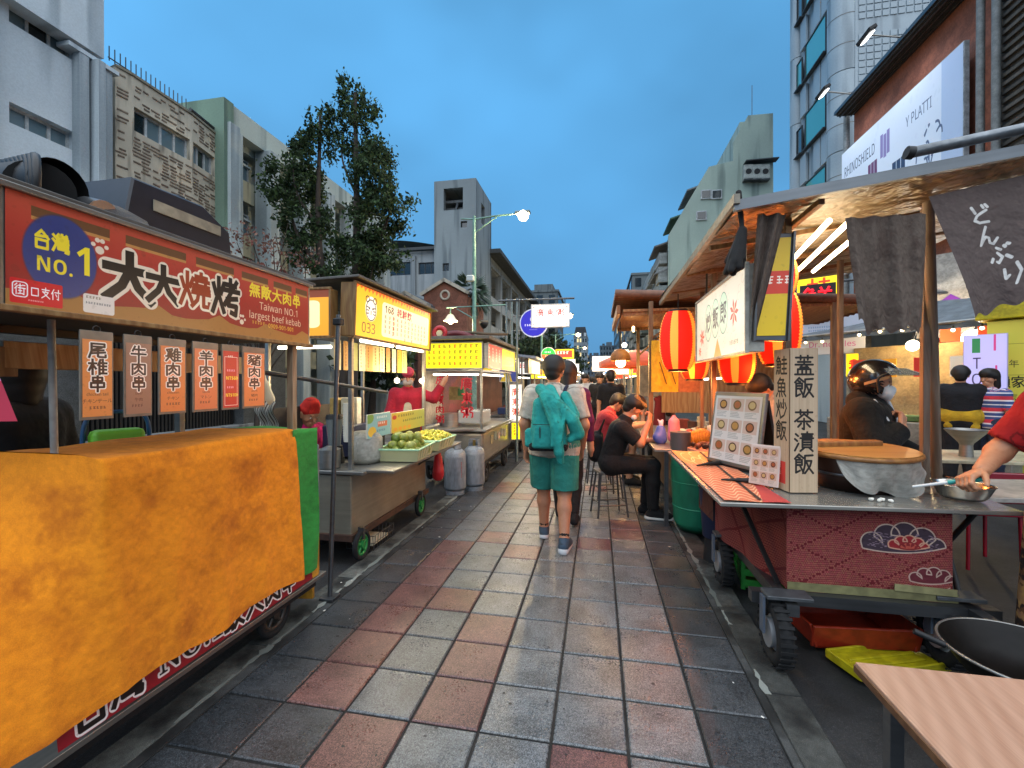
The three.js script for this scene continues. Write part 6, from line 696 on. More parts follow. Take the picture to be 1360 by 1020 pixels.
// ---------- rice-bowl stall on the right ----------
const shibori = dataTex(512, (u, v) => {                // red ground with rows of small pale rings, dark red bands
  const n = 34, row = Math.floor(v * n), x = u * n + (row % 2 ? 0.5 : 0), fx = x - Math.floor(x) - 0.5, fy = v * n - row - 0.5, d = Math.hypot(fx, fy), w = fbm(u, v, 3, 3, 171), ring = d < 0.42 && d > 0.16 ? 1 : 0, b1 = Math.abs(((u * 1.0 + v * 2 + 0.15 * w) % 1 + 1) % 1 - 0.5) < 0.03, b2 = Math.abs(((u * 2 - v * 1 + 0.12 * w) % 1 + 1) % 1 - 0.5) < 0.035, k = 0.8 + 0.4 * w;
  return b1 || b2 ? [0.44 * k, 0.05 * k, 0.06 * k] : ring ? [0.66 * k, 0.42 * k, 0.40 * k] : [0.42 * k, 0.06 * k, 0.08 * k];
});
const skirtTex = canvasTex(1024, 640, (c, w, h) => {
  const P = (u, v) => { const n = 40, row = Math.floor(v * n * 0.62); return row; }; c.fillStyle = '#5e0a12'; c.fillRect(0, 0, w, h); const r = rng(3);
  for (let j = 0; j < 44; j++) for (let i = 0; i < 70; i++) { const x = i * 15 + (j % 2) * 7.5, y = j * 15 + 4 * Math.sin(i * 0.25); if (Math.abs(((x + 1.7 * y) % 430) - 210) < 9 || Math.abs(((x - 2.2 * y + 4000) % 520) - 250) < 9) continue; c.strokeStyle = `rgba(${176 + 20 * r()},${104 + 30 * r()},${100},0.85)`; c.lineWidth = 2.8; c.beginPath(); c.arc(x, y, 4.6, 0, 7); c.stroke(); }
  const cloud = (x, y, s, col, rim) => { c.beginPath(); c.moveTo(x - 2.1 * s, y + 0.55 * s); for (const [a, b, q] of [[-1.6, 0.1, 0.6], [-0.75, -0.35, 0.7], [0.2, -0.5, 0.72], [1.15, -0.25, 0.7], [1.85, 0.2, 0.55]]) c.arc(x + a * s, y + b * s, q * s, Math.PI * 0.95, Math.PI * 2.0); c.quadraticCurveTo(x, y + 1.0 * s, x - 2.1 * s, y + 0.55 * s); c.fillStyle = col; c.fill(); c.strokeStyle = rim; c.lineWidth = 9; c.stroke(); };
  cloud(720, 250, 110, '#3a2a34', '#b59a8a'); c.fillStyle = '#7a6470'; for (let k = 0; k < 160; k++) c.fillRect(520 + 420 * r(), 190 + 110 * r(), 14, 5); cloud(760, 265, 52, '#8c1a20', '#c08a72'); cloud(770, 280, 26, '#b04a3a', '#7a1a1c'); cloud(900, 480, 60, '#5a1a22', '#a98a7c'); c.strokeStyle = '#b59a8a'; c.lineWidth = 6; for (let k = 0; k < 3; k++) { c.beginPath(); c.moveTo(700, 560 + k * 26); c.bezierCurveTo(800, 500 + k * 26, 860, 620, 1010, 540 + k * 22); c.stroke(); } weather(c, w, h, 5, 0.2, '20,0,0');
});
{
  const o = thing('food_cart', 'rice bowl cart with red patterned cloth skirt, steel counter and pneumatic wheels', 'food cart', [0, 0, 0]);
  const top = new THREE.Shape([[0.635, 2.5], [2.04, 2.6], [2.1, 3.35], [1.22, 3.4], [1.2, 4.3], [0.63, 4.28]].map((p) => new THREE.Vector2(p[0], p[1])));
  part(o, 'counter', metreUV(new THREE.ExtrudeGeometry(top, { depth: 0.014, bevelEnabled: true, bevelSize: 0.004, bevelThickness: 0.004, bevelSegments: 1 }).rotateX(-Math.PI / 2).scale(1, 1, 1)), M('#b9b5ac', { map: MT1, roughMap: MTR, rough: 0.5, metal: 0.55 }), [0, 0.832, 0]);
  const run = canvasTex(512, 512, (c, w, h) => { c.fillStyle = '#c46a48'; c.fillRect(0, 0, w, h); c.strokeStyle = '#dfae86'; c.lineWidth = 4; for (let k = 0; k < 26; k++) { c.beginPath(); for (let i = 0; i <= 20; i++) { const x = i * w / 20, y = k * 20 + 14 * Math.sin(i * 0.9 + k * 0.7); i ? c.lineTo(x, y) : c.moveTo(x, y); } c.stroke(); } c.fillStyle = '#c98f52'; c.fillRect(0, 0, w, 190); c.strokeStyle = '#e6c890'; c.lineWidth = 8; for (const [x, y, q] of [[120, 100, 60], [240, 70, 50], [330, 130, 70], [180, 160, 50], [420, 60, 40]]) { c.beginPath(); c.arc(x, y, q, 0, 5); c.stroke(); } c.fillStyle = '#b23a34'; c.beginPath(); c.moveTo(w, h); c.lineTo(w, 330); c.lineTo(300, h); c.fill(); weather(c, w, h, 8, 0.15); });
  part(o, 'runner_cloth', sheet(10, 20, (u, v) => [lerp(0.655, 0.98, u), 0.858 + 0.002 * Math.sin(u * 9 + v * 14), lerp(-2.52, -4.26, v)], 1, 1), printMat(run, { rough: 0.85 })); part(o, 'runner_strap', sheet(2, 10, (u, v) => [lerp(0.83, 0.85, u) + 0.05 * v, 0.862, lerp(-2.55, -4.2, v)]), DARK);
  // skirt on two sides, hung in gentle folds
  part(o, 'skirt', sheet(60, 20, (u, v) => [lerp(1.02, 1.8, u), lerp(0.34, 0.83, v), -2.69 + 0.012 * Math.sin(u * 9) * (1 - v)], 1, 1), printMat(skirtTex, { rough: 0.9, bump: rep(T.bumpFold, 3), bumpScale: 0.01 })); part(o, 'skirt', sheet(40, 20, (u, v) => [lerp(1.02, 0.86, u) + 0.012 * Math.sin(u * 14), lerp(0.34, 0.83, v), lerp(-2.69, -3.6, u)], 1.4, 0.9), M('#c8a090', { map: shibori, rough: 0.9 })); part(o, 'skirt', sheet(10, 10, (u, v) => [lerp(0.86, 0.84, u), lerp(0.42, 0.83, v), lerp(-3.61, -4.0, u)]), M('#8a7a58', { map: shibori, rough: 0.9 }));
  for (const z of [-2.75, -3.4]) part(o, 'strap', bar([1.0, 0.34, z], [0.84, 0.82, z - 0.25], 0.03, 0.012), DARK);
  part(o, 'tape', box(0.8, 0.045, 0.004), M('#8f8a5c', { map: GR1, rough: 0.6 }), [1.42, 0.365, -2.678]); part(o, 'tape', box(0.28, 0.035, 0.005), M('#a39c6c', { map: GR1, rough: 0.6 }), [1.67, 0.4, -2.672], [0, 0, -0.03]);
  part(o, 'cabinet', box(0.7, 0.46, 1.1, 0.01), DARK, [1.44, 0.6, -3.3]); part(o, 'chassis', box(1.15, 0.06, 0.06), DSTEEL, [1.4, 0.31, -2.66]); part(o, 'chassis', box(0.06, 0.06, 1.6), DSTEEL, [0.98, 0.31, -3.3]); part(o, 'chassis', box(0.06, 0.06, 1.6), DSTEEL, [1.86, 0.31, -3.3]);
  for (const [x, z] of [[0.92, -2.56], [0.9, -3.5], [1.78, -2.72], [1.78, -3.6]]) { const w = wheel(o, [x, 0.165, z], 0.165, 0.09, '#b9bcc0', true); part(w, 'fork', bar([-0.065, 0, 0], [-0.065, 0.19, 0], 0.012, 0.05), M('#6d7888', { rough: 0.4, metal: 0.6 })); part(w, 'fork_plate', box(0.22, 0.02, 0.11, 0.004), M('#6a6d70', { rough: 0.5, metal: 0.5, map: GR1 }), [0.05, 0.2, 0]); part(w, 'disc', cyl(0.075, 0.075, 0.05, 18), M('#b9bcc0', { rough: 0.3, metal: 0.7 }), [-0.02, 0, 0], [0, 0, Math.PI / 2]); }
  for (const [x, z] of [[1.12, -2.95], [1.9, -3.05], [0.98, -4.1], [2.0, -4.2], [1.12, -5.2], [2.0, -5.2]]) part(o, 'post', box(0.038, 1.7, 0.038, 0.005), wood('#7b7166'), [x, 1.66, z]); part(o, 'pole', rod([2.06, 0.84, -3.2], [1.83, 2.6, -2.92], 0.027, 10), wood('#857b6e'));
  // roof: sheet rising to the right, street-side eave at x = 0.72
  const RY = (x, z) => 2.4 + 0.13 * (x - 0.72) - 0.03 * (z + 2.6) * 0.5; part(o, 'roof', sheet(30, 30, (u, v) => { const x = lerp(0.72, 2.9, u), z = lerp(-2.55, -5.4, v); return [x, RY(x, z) + (0.03 * Math.sin(u * 7 + v * 5) * Math.sin(v * 9) - 0.02 * Math.abs(Math.sin(v * 10.5 + u))) * smooth(0, 0.06, v), z]; }, 2, 3), M('#6e5e48', { map: rep(T.towel, 0.9), rough: 0.4, bump: rep(T.bumpFold, 2), bumpScale: 0.05 })); part(o, 'roof_top', sheet(4, 4, (u, v) => { const x = lerp(0.7, 2.95, u), z = lerp(-2.52, -5.45, v); return [x, RY(x, z) + 0.03, z]; }, 2, 3), paint('#74787c', 0.6));
  part(o, 'roof_edge', bar([0.7, 2.41, -2.53], [3.0, 2.71, -2.53], 0.03, 0.055), M('#8b9094', { map: MT1, rough: 0.5, metal: 0.5 })); part(o, 'eave', bar([0.71, 2.44, -2.5], [0.71, 2.4, -5.4], 0.03, 0.05), paint('#9a8f7c')); part(o, 'roof_pipe', rod([1.5, 2.6, -2.5], [3.1, 2.82, -2.45], 0.026, 12), M('#8f9498', { metal: 0.7, rough: 0.4, map: GR1 })); part(o, 'pipe_end', cyl(0.03, 0.03, 0.03, 12), DARK, [1.49, 2.6, -2.5], [0, 0, 1.4]);
  for (const z of [-3.2, -4.0, -4.8]) part(o, 'rafter', bar([0.74, RY(0.74, z) - 0.03, z], [2.8, RY(2.8, z) - 0.03, z], 0.04, 0.03), wood('#94764e')); part(o, 'purlin', bar([1.15, 2.43, -2.6], [1.15, 2.41, -5.3], 0.03, 0.03), wood('#94764e'));
  for (const [x, dx] of [[1.24, 0.25], [1.33, 0.27], [1.43, 0.28]]) { const a = [x, RY(x, -2.7) - 0.09 - (x - 1.2) * 0.35, -2.72], b = [x + dx, RY(x + dx, -4) - 0.1 - (x - 1.2) * 0.3, -4.0]; lampTube(o, a, b, 0.015, 14, 13, '#ffe6b8'); }
  single('tied_tarp', 'dark rolled tarp tied with cord at the stall eave corner', 'tarp', skinMesh([[[0, 0, 0], [0.02, -0.22, 0], 0.016, 0.012], ...Array.from({ length: 16 }, (_, k) => { const a = k * 2.4, q = 0.02 + 0.03 * hash(k, 1, 9); return [[0.02 + 0.008 * Math.cos(a), -0.2, 0.008 * Math.sin(a)], [-0.02 + q * Math.cos(a), -0.34 - 0.1 * hash(k, 2, 9), q * Math.sin(a)], 0.012, 0.017]; })], 0.007, 0.008), M('#2b2826', { map: GR1, rough: 0.9 }), [0.74, 2.5, -2.58]);
}
// noren curtains
const noren = (label, f, nu, nv, tex) => single('noren_curtain', label, 'curtain', sheet(nu, nv, (u, v) => f(u, 1 - v), 1, 1), tex, [0, 0, 0], [0, 0, 0], 'dark noren curtains of the rice bowl stall');
const clothDark = M('#66574f', { map: rep(T.towel, 1), rough: 0.95, bump: rep(T.bumpFold, 2), bumpScale: 0.02 });
noren('plain dark brown curtain with a frayed torn hem hung between two roof posts', (u, v) => [lerp(1.27 + 0.05 * v, 1.64, u) , lerp(2.34, 1.75 + 0.012 * Math.sin(u * 20) + 0.01 * Math.sin(u * 47) + 0.05 * (u < 0.2 ? 1 - u * 5 : 0), v), -2.62 + 0.03 * Math.sin(u * 9 + v * 2) * v + 0.012 * Math.sin(u * 23)], 50, 40, clothDark);
noren('dark curtain brushed with white どんぶり lettering, pulled aside along its lower edge', (u, v) => [lerp(1.64 + 0.2 * v, 2.3, u), lerp(lerp(2.42, 2.54, u), lerp(1.8, 2.0, u) + 0.015 * Math.sin(u * 30), v), -2.61 + 0.03 * Math.sin(u * 10 + v * 3) * v], 50, 40, M('#ffffff', { rough: 0.95, bump: rep(T.bumpFold, 2), bumpScale: 0.02, map: canvasTex(512, 512, (c, w, h) => { c.fillStyle = '#5c4e49'; c.fillRect(0, 0, w, h); c.save(); c.translate(-46, 0); const st = { fill: '#d8d2ca', w: 13, cap: 'round' }; word(c, 'ど', 150, 80, 84, st); word(c, 'ん', 160, 172, 84, st); word(c, 'ぶ', 188, 262, 84, st); word(c, 'り', 212, 352, 84, st); c.restore(); weather(c, w, h, 17, 0.25, '130,110,100'); }) }));
noren('narrow twisted dark cloth with a ragged end tied beside the yellow sign', (u, v) => [lerp(0.84, 0.985 - 0.1 * v, u) - 0.03 * v, lerp(2.38, 1.83 + 0.06 * Math.sin(u * 12) + 0.08 * (1 - u) * (u > 0.3 ? 1 : 0), v), -2.6 + 0.02 * Math.sin(u * 12) - 0.02 * v], 24, 30, clothDark);
// lettered sign boxes under the eave
{
  const o = thing('stall_lightbox', 'white lightbox lettered 炒飯郎 with red maple leaves under the stall eave', 'sign', [0.86, 1.92, -3.5], -Math.PI / 2); o.rotation.y = -Math.PI / 2;
  lightbox(o, 1.35, 0.52, 0.09, canvasTex(1024, 400, (c, w, h) => { c.fillStyle = '#f0e6d0'; c.fillRect(0, 0, w, h); c.strokeStyle = '#d8ccb4'; c.lineWidth = 3; for (let k = 0; k < 60; k++) { const x = w * hash(k, 1, 2), y = h * hash(k, 2, 2); c.beginPath(); c.arc(x, y, 18, 0, 5); c.stroke(); } [...'炒飯郎'].forEach((ch, k) => { c.fillStyle = '#cfe6c8'; c.beginPath(); c.ellipse(310 + k * 165, 176 - k * 6, 84, 112, 0, 0, 7); c.fill(); c.strokeStyle = '#4a8a6a'; c.lineWidth = 5; c.stroke(); word(c, ch, 250 + k * 165, 112 - k * 6, 122, { fill: '#16302a', w: 11 }); }); for (const [x, y, s] of [[150, 250, 60], [830, 190, 74], [90, 340, 36]]) { c.fillStyle = '#c8401c'; for (let k = 0; k < 7; k++) { c.beginPath(); const a = k * 0.9; c.moveTo(x, y); c.lineTo(x + s * Math.cos(a - 0.3) * 0.6, y + s * Math.sin(a - 0.3) * 0.6); c.lineTo(x + s * Math.cos(a), y + s * Math.sin(a)); c.lineTo(x + s * Math.cos(a + 0.3) * 0.6, y + s * Math.sin(a + 0.3) * 0.6); c.fill(); } } c.fillStyle = '#d09a4a'; c.beginPath(); c.moveTo(440, 400); c.lineTo(520, 292); c.lineTo(610, 400); c.fill(); smallPrint(c, 760, 330, 180, 40, 1, '#555', 3); }), 0.5, 2.0, '#fff2d6', M('#c9c4b4', { rough: 0.4, map: GR1 })); part(o, 'hanger', rod([-0.5, 0.26, -0.04], [-0.5, 0.5, -0.04], 0.008, 6), DARK); part(o, 'hanger', rod([0.5, 0.26, -0.04], [0.5, 0.5, -0.04], 0.008, 6), DARK);
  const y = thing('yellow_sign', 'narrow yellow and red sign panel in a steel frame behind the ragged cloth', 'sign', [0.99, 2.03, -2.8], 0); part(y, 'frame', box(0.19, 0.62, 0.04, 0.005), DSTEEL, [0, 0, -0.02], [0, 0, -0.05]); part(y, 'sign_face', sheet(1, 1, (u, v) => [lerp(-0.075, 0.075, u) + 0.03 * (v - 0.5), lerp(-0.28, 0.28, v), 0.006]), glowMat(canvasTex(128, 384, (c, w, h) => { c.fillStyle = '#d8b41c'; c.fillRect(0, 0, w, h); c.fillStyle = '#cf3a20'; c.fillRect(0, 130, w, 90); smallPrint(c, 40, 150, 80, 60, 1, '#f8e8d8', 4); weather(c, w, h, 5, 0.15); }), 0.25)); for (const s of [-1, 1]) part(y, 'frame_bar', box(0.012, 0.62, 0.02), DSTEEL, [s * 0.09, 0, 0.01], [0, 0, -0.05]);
  const p = thing('wooden_sign_pillar', 'square pale wood pillar brushed 蓋飯 茶漬飯 standing on the steel counter', 'sign', [1.13, 0.855, -2.86], 0.16);
  const wf = (t, seed, red) => canvasTex(256, 1280, (c, w, h) => { c.fillStyle = '#bfa688'; c.fillRect(0, 0, w, h); const r = rng(seed); for (let k = 0; k < 60; k++) { c.fillStyle = `rgba(120,88,60,${0.1 * r()})`; c.fillRect(w * r(), 0, 2 + 8 * r(), h); } let y = 60; for (const ch of t) { if (ch !== ' ') { word(c, ch, 36, y, 184, { fill: '#120e0c', w: 10, cap: 'round' }); y += 196; } else y += 90; } if (red) { c.fillStyle = '#c8342c'; c.fillRect(60, 1020, 140, 200); smallPrint(c, 80, 1040, 100, 150, 1, '#e8b0a0', 3, true); } weather(c, w, h, seed, 0.1); });
  part(p, 'post', box(0.155, 0.82, 0.155, 0.003), wood('#b89f80'), [0, 0.41, 0]); part(p, 'front_board', sheet(1, 1, (u, v) => [lerp(-0.0765, 0.0765, u), lerp(0.002, 0.818, v), 0.081]), printMat(wf('蓋飯 茶漬飯', 3, 0), { rough: 0.65 })); part(p, 'side_board', sheet(1, 1, (u, v) => [-0.081, lerp(0.002, 0.818, v), lerp(-0.0765, 0.0765, u)]), printMat(wf('鮭魚炒飯', 4, 1), { rough: 0.65 }));
  // menus
  const menu = canvasTex(512, 640, (c, w, h) => { c.fillStyle = '#d8d4cc'; c.fillRect(0, 0, w, h); for (let j = 0; j < 3; j++) for (let i = 0; i < 3; i++) { c.fillStyle = '#cbb3a2'; c.fillRect(24 + i * 160, 26 + j * 205, 146, 120); c.fillStyle = ['#4a2a20', '#6a5430', '#7a5a34'][(i + j) % 3]; c.beginPath(); c.ellipse(97 + i * 160, 86 + j * 205, 44, 46, 0, 0, 7); c.fill(); c.fillStyle = ['#b98a4a', '#c9b07a', '#a8603a'][(i * 2 + j) % 3]; c.beginPath(); c.ellipse(97 + i * 160, 84 + j * 205, 32, 32, 0, 0, 7); c.fill(); smallPrint(c, 30 + i * 160, 154 + j * 205, 130, 60, 4, '#5a625c', i + j * 3 + 1); } });
  const a = thing('menu_stand', 'aluminium framed photo menu board leaning on the counter', 'menu board', [0.99, 0.86, -3.5], -1.12); part(a, 'frame', box(0.5, 0.54, 0.025, 0.006), STEEL, [0, 0.28, 0], [-0.14, 0, 0]); part(a, 'print', sheet(1, 1, (u, v) => [lerp(-0.225, 0.225, u), lerp(0.04, 0.52, v), 0.015 - 0.14 * (lerp(0.04, 0.52, v) - 0.28)]), printMat(menu, { rough: 0.35 })); part(a, 'easel', box(0.44, 0.5, 0.02), DARK, [0, 0.25, -0.12], [0.2, 0, 0]); part(a, 'foot', box(0.52, 0.03, 0.16, 0.004), DARK, [0, 0.005, -0.04]);
  const s = thing('small_menu', 'small pink-white laminated photo menu propped against the wooden pillar', 'menu board', [0.98, 0.86, -2.9], -0.75); part(s, 'card', box(0.17, 0.24, 0.008, 0.003), M('#d8c4b8', { rough: 0.3 }), [0, 0.125, 0], [-0.16, 0, 0]); part(s, 'print', sheet(1, 1, (u, v) => [lerp(-0.078, 0.078, u), lerp(0.015, 0.235, v), 0.0062 - 0.16 * (lerp(0.015, 0.235, v) - 0.125)]), M('#f2d8cc', { map: menu, rough: 0.3 }));
}
{ // rice tub
  const o = thing('rice_tub', 'dark wooden rice tub with bamboo lid and white muslin cloth hanging out', 'rice tub', [1.52, 0.855, -3.02]), dk = wood('#3c231a', 0.45);
  part(o, 'tub', lathe([[0.0, 0.0], [0.2, 0.0], [0.25, 0.1], [0.285, 0.2], [0.275, 0.2], [0.235, 0.1], [0.19, 0.02], [0, 0.02]], 40), dk); part(o, 'hoop', new THREE.TorusGeometry(0.255, 0.008, 6, 40), DSTEEL, [0, 0.1, 0], [Math.PI / 2, 0, 0]); part(o, 'lid', cyl(0.3, 0.3, 0.025, 44), wood('#c69a52', 0.5), [0, 0.222, 0], [0.05, 0, 0]); part(o, 'lid_handle', box(0.42, 0.035, 0.06, 0.01), wood('#b4854a', 0.5), [-0.02, 0.25, -0.06], [0.05, 0.2, 0]); part(o, 'lid_rim', new THREE.TorusGeometry(0.3, 0.014, 8, 44), wood('#a87a40', 0.5), [0, 0.216, 0], [Math.PI / 2 + 0.05, 0, 0]);
  part(o, 'muslin', sheet(40, 16, (u, v) => { const a = lerp(0.35, 2.35, u), k = Math.sin(u * Math.PI), y = lerp(0.205, 0.17 - 0.17 * Math.pow(k, 0.7) + 0.02 * Math.sin(u * 14), v), R = lerp(0.3, 0.27 + 0.05 * Math.sin(u * 9) * v, v) + 0.012 * Math.sin(u * 30 + v * 6) * v; return [Math.cos(a) * R, y, Math.sin(a) * R]; }, 2, 1), M('#c4c0b4', { map: CL1, rough: 0.95, phys: 1, transmission: 0.2 }));
  for (let k = 0; k < 4; k++) single('rice_clump', 'small clump of spilt white rice on the steel counter', 'rice', skinMesh([[[0, 0, 0], [0.012, 0.003, 0], 0.008, 0.006], [[0.006, 0, 0.006], [0, 0.004, 0.008], 0.006, 0.005]], 0.003, 0.004), M('#e6e2d6', { rough: 0.6 }), [1.42 + k * 0.03, 0.86, -2.68 + 0.02 * (k % 2)], [0, k, 0], 'spilt rice on the counter');
  const b = thing('steel_bowl', 'shallow stainless steel bowl at the end of the counter', 'bowl', [1.92, 0.857, -2.8]); part(b, 'bowl', lathe([[0.0, 0.004], [0.085, 0.004], [0.1, 0.02], [0.125, 0.075], [0.13, 0.078], [0.128, 0.082], [0.12, 0.076], [0.096, 0.024], [0.08, 0.012], [0, 0.012]], 40), M('#c9c6be', { metal: 1, rough: 0.22 }));
  for (const [p, rot] of [[[0.8, 0.868, -3.52], 0.5], [[0.86, 0.868, -2.98], -0.2]]) single('chopstick_rest', 'black strap end lying across the printed runner', 'strap', skinMesh([[[-0.1, 0, 0], [0.0, 0.006, 0], 0.006, 0.012], [[0, 0.006, 0], [0.1, 0.008, 0], 0.012, 0.02]], 0.006, 0.01), DARK, p, [0, rot, 0], 'black straps on the runner');
}
// lanterns
function lantern(label, pos, H, R, light) {
  const o = thing('paper_lantern', label, 'lantern', pos), prof = (t) => R * Math.pow(Math.sin(Math.PI * clamp(0.07 + 0.86 * t)), 0.3), n = 10;
  for (let k = 0; k < n; k++) part(o, 'lantern_panel', sheet(5, 44, (u, v) => { const a = (k % 2 ? (k - 1) / 2 + 0.66 + 0.34 * u : k / 2 + 0.66 * u) / 5 * 6.2832 + 0.9, r = prof(v) + 0.004 * Math.cos(v * 44 * Math.PI); return [Math.cos(a) * r, (v - 0.5) * H, Math.sin(a) * r]; }), k % 2 ? M('#e2a44e', { rough: 0.8, emissive: '#ff9224', ei: 0.8 }) : M('#c81408', { rough: 0.8, emissive: '#ff1c04', ei: 0.85 }));
  for (const s of [-1, 1]) part(o, 'lantern_cap', cyl(R * 0.5, R * 0.56, 0.03, 24), DARK, [0, s * (H / 2 + 0.008), 0]); part(o, 'cord', rod([0, H / 2, 0], [0, H / 2 + 0.18, 0], 0.005, 5), DARK); if (light) { const l = bulbLight(o, '#ff8a3a', light, [0, -H / 2 - 0.06, 0], 4); } return o;
}
lantern('large red and yellow striped paper lantern hanging outside the stall eave', [0.77, 1.89, -4.6], 0.56, 0.175, 2.2); lantern('red and yellow striped lantern half hidden under the white lettered lightbox', [1.12, 1.66, -3.95], 0.36, 0.14, 1.2); lantern('red and yellow striped lantern between the roof posts', [1.36, 1.9, -3.75], 0.55, 0.16, 1.5); lantern('small red lantern deep inside the stall', [0.98, 1.72, -4.9], 0.4, 0.15, 1.0); lantern('red and yellow lantern right under the stall roof', [1.3, 2.26, -3.6], 0.3, 0.13, 0.8);
// under and around the cart
{
  const cr = (label, pos, turn, hex) => { const o = thing('plastic_crate', label, 'crate', pos, turn), m = M(hex, { rough: 0.45, map: GR1 }); for (const s of [-1, 1]) { for (let k = 0; k < 3; k++) { part(o, 'slat', box(0.5, 0.05, 0.012, 0.003), m, [0, 0.05 + k * 0.075, s * 0.17]); part(o, 'slat', box(0.012, 0.05, 0.33, 0.003), m, [s * 0.25, 0.05 + k * 0.075, 0]); } for (const q of [-1, 1]) part(o, 'corner', box(0.03, 0.25, 0.03, 0.004), m, [s * 0.24, 0.125, q * 0.16]); } part(o, 'floor', box(0.49, 0.012, 0.33), m, [0, 0.02, 0]); return o; };
  cr('green plastic crate between the cart wheels', [1.22, 0, -3.65], 1.4, '#2f9a36'); 
  const b = thing('red_tray', 'shallow red plastic tray shoved under the rice bowl cart', 'tray', [1.42, 0, -2.95], 0.1), rm = M('#b5361c', { rough: 0.4, map: GR1 }); part(b, 'floor', box(0.5, 0.015, 0.36), rm, [0, 0.012, 0]); for (const s of [-1, 1]) { part(b, 'side', box(0.56, 0.13, 0.015, 0.004), rm, [0, 0.08, s * 0.2], [s * 0.25, 0, 0]); part(b, 'side', box(0.015, 0.13, 0.4, 0.004), rm, [s * 0.27, 0.08, 0], [0, 0, -s * 0.25]); }
  const d = thing('yellow_tray', 'bright yellow plastic tray lid lying on the asphalt under the cart', 'tray lid', [1.5, -0.02, -2.68], 0.35), ym = M('#d9c81c', { rough: 0.4, map: GR1 }); part(d, 'plate', box(0.52, 0.02, 0.2, 0.006), ym, [0, 0.02, 0]); for (const s of [-1, 1]) part(d, 'rim', box(0.54, 0.045, 0.015, 0.005), ym, [0, 0.035, s * 0.1]); part(d, 'rim', box(0.015, 0.045, 0.2, 0.005), ym, [-0.265, 0.035, 0]); part(d, 'rib', box(0.4, 0.012, 0.02, 0.004), ym, [0, 0.034, 0.03]); part(d, 'rib', box(0.4, 0.012, 0.02, 0.004), ym, [0, 0.034, -0.03]);
  const gr = thing('green_tub', 'deep green plastic drum beside the stall end', 'drum', [1.02, 0, -4.72]); part(gr, 'drum', lathe([[0.0, 0.02], [0.19, 0.02], [0.23, 0.1], [0.26, 0.62], [0.25, 0.7], [0.26, 0.74], [0.24, 0.74], [0.2, 0.1], [0, 0.05]], 32), M('#0f7a5c', { rough: 0.45, map: GR1 }), [-0.04, 0, 0]); for (const y of [0.25, 0.5]) part(gr, 'rib', new THREE.TorusGeometry(0.222 + y * 0.05, 0.009, 6, 32), M('#0f7a5c', { rough: 0.45 }), [-0.04, y, 0], [Math.PI / 2, 0, 0]);
  const bs = thing('blue_bucket', 'dark blue bucket tucked behind the cart wheel', 'bucket', [0.98, 0.0, -3.95]); part(bs, 'bucket', lathe([[0, 0.2], [0.12, 0.2], [0.15, 0.6], [0.16, 0.61], [0.14, 0.6], [0.11, 0.22], [0, 0.22]], 24), M('#1a2440', { rough: 0.5 })); part(bs, 'stand', cyl(0.1, 0.12, 0.2, 16), DARK, [0, 0.1, 0]);
  // foreground table and wok
  const t = thing('wood_table', 'pale pinkish wood-grain table corner close to the camera', 'table', [1.06, 0, -0.76]), lam = M('#c2a08a', { map: rep(T.wood, 0.9, 0.9), rough: 0.42 }); part(t, 'table_top', metreUV(box(0.8, 0.03, 1.1, 0.003).clone().rotateY(0)), M('#c9a890', { map: (() => { const q = dataTex(512, (u, v) => { const w = fbm(u, v, 2, 4, 201), x = u * 0.94 + 0.34 * v, g = fbm(x % 1, v, 4, 4, 205, 2), k = Math.sin((x * 19 + w * 1.1) * 6.28) * 0.5 + 0.5, s = hash(u * 512 | 0, 7, 3); return [0.86 - 0.10 * k * g + 0.07 * (s - 0.5), 0.8 - 0.13 * k * g + 0.07 * (s - 0.5), 0.77 - 0.15 * k * g + 0.07 * (s - 0.5)]; }); q.repeat.set(1.3, 1.3); return q; })(), rough: 0.4 }), [0, 0.735, 0]); part(t, 'edge_band', box(0.806, 0.02, 1.106, 0.003), wood('#7a5636', 0.5), [0, 0.732, 0]); for (const [x, z] of [[-0.34, -0.5], [0.34, -0.5], [-0.34, 0.5], [0.34, 0.5]]) part(t, 'leg', box(0.03, 0.72, 0.03), DSTEEL, [x, 0.36, z]);
  const w = thing('wok', 'wide black wok on a gas burner by the wood table', 'wok', [1.62, 0.02, -2.02]); part(w, 'pan', lathe([[0, 0.28], [0.1, 0.285], [0.2, 0.33], [0.265, 0.42], [0.275, 0.425], [0.265, 0.428], [0.195, 0.345], [0.1, 0.3], [0, 0.295]], 40), M('#1c1a19', { metal: 0.7, rough: 0.4, map: GR1 })); part(w, 'rim', new THREE.TorusGeometry(0.27, 0.006, 6, 44), STEEL, [0, 0.425, 0], [Math.PI / 2, 0, 0]); part(w, 'burner', cyl(0.18, 0.2, 0.28, 20), DARK, [0, 0.14, 0]); part(w, 'handle', rod([-0.27, 0.42, -0.03], [-0.36, 0.45, -0.06], 0.012, 8), DARK);
  single('cooking_brush', 'worn wooden cooking brush standing in the wok', 'brush', join([rod([0, 0, 0], [-0.06, 0.26, -0.02], 0.009, 7), rod([-0.055, 0.24, -0.02], [-0.07, 0.31, -0.025], 0.016, 7)]), wood('#8a6238'), [1.68, 0.34, -1.95]);
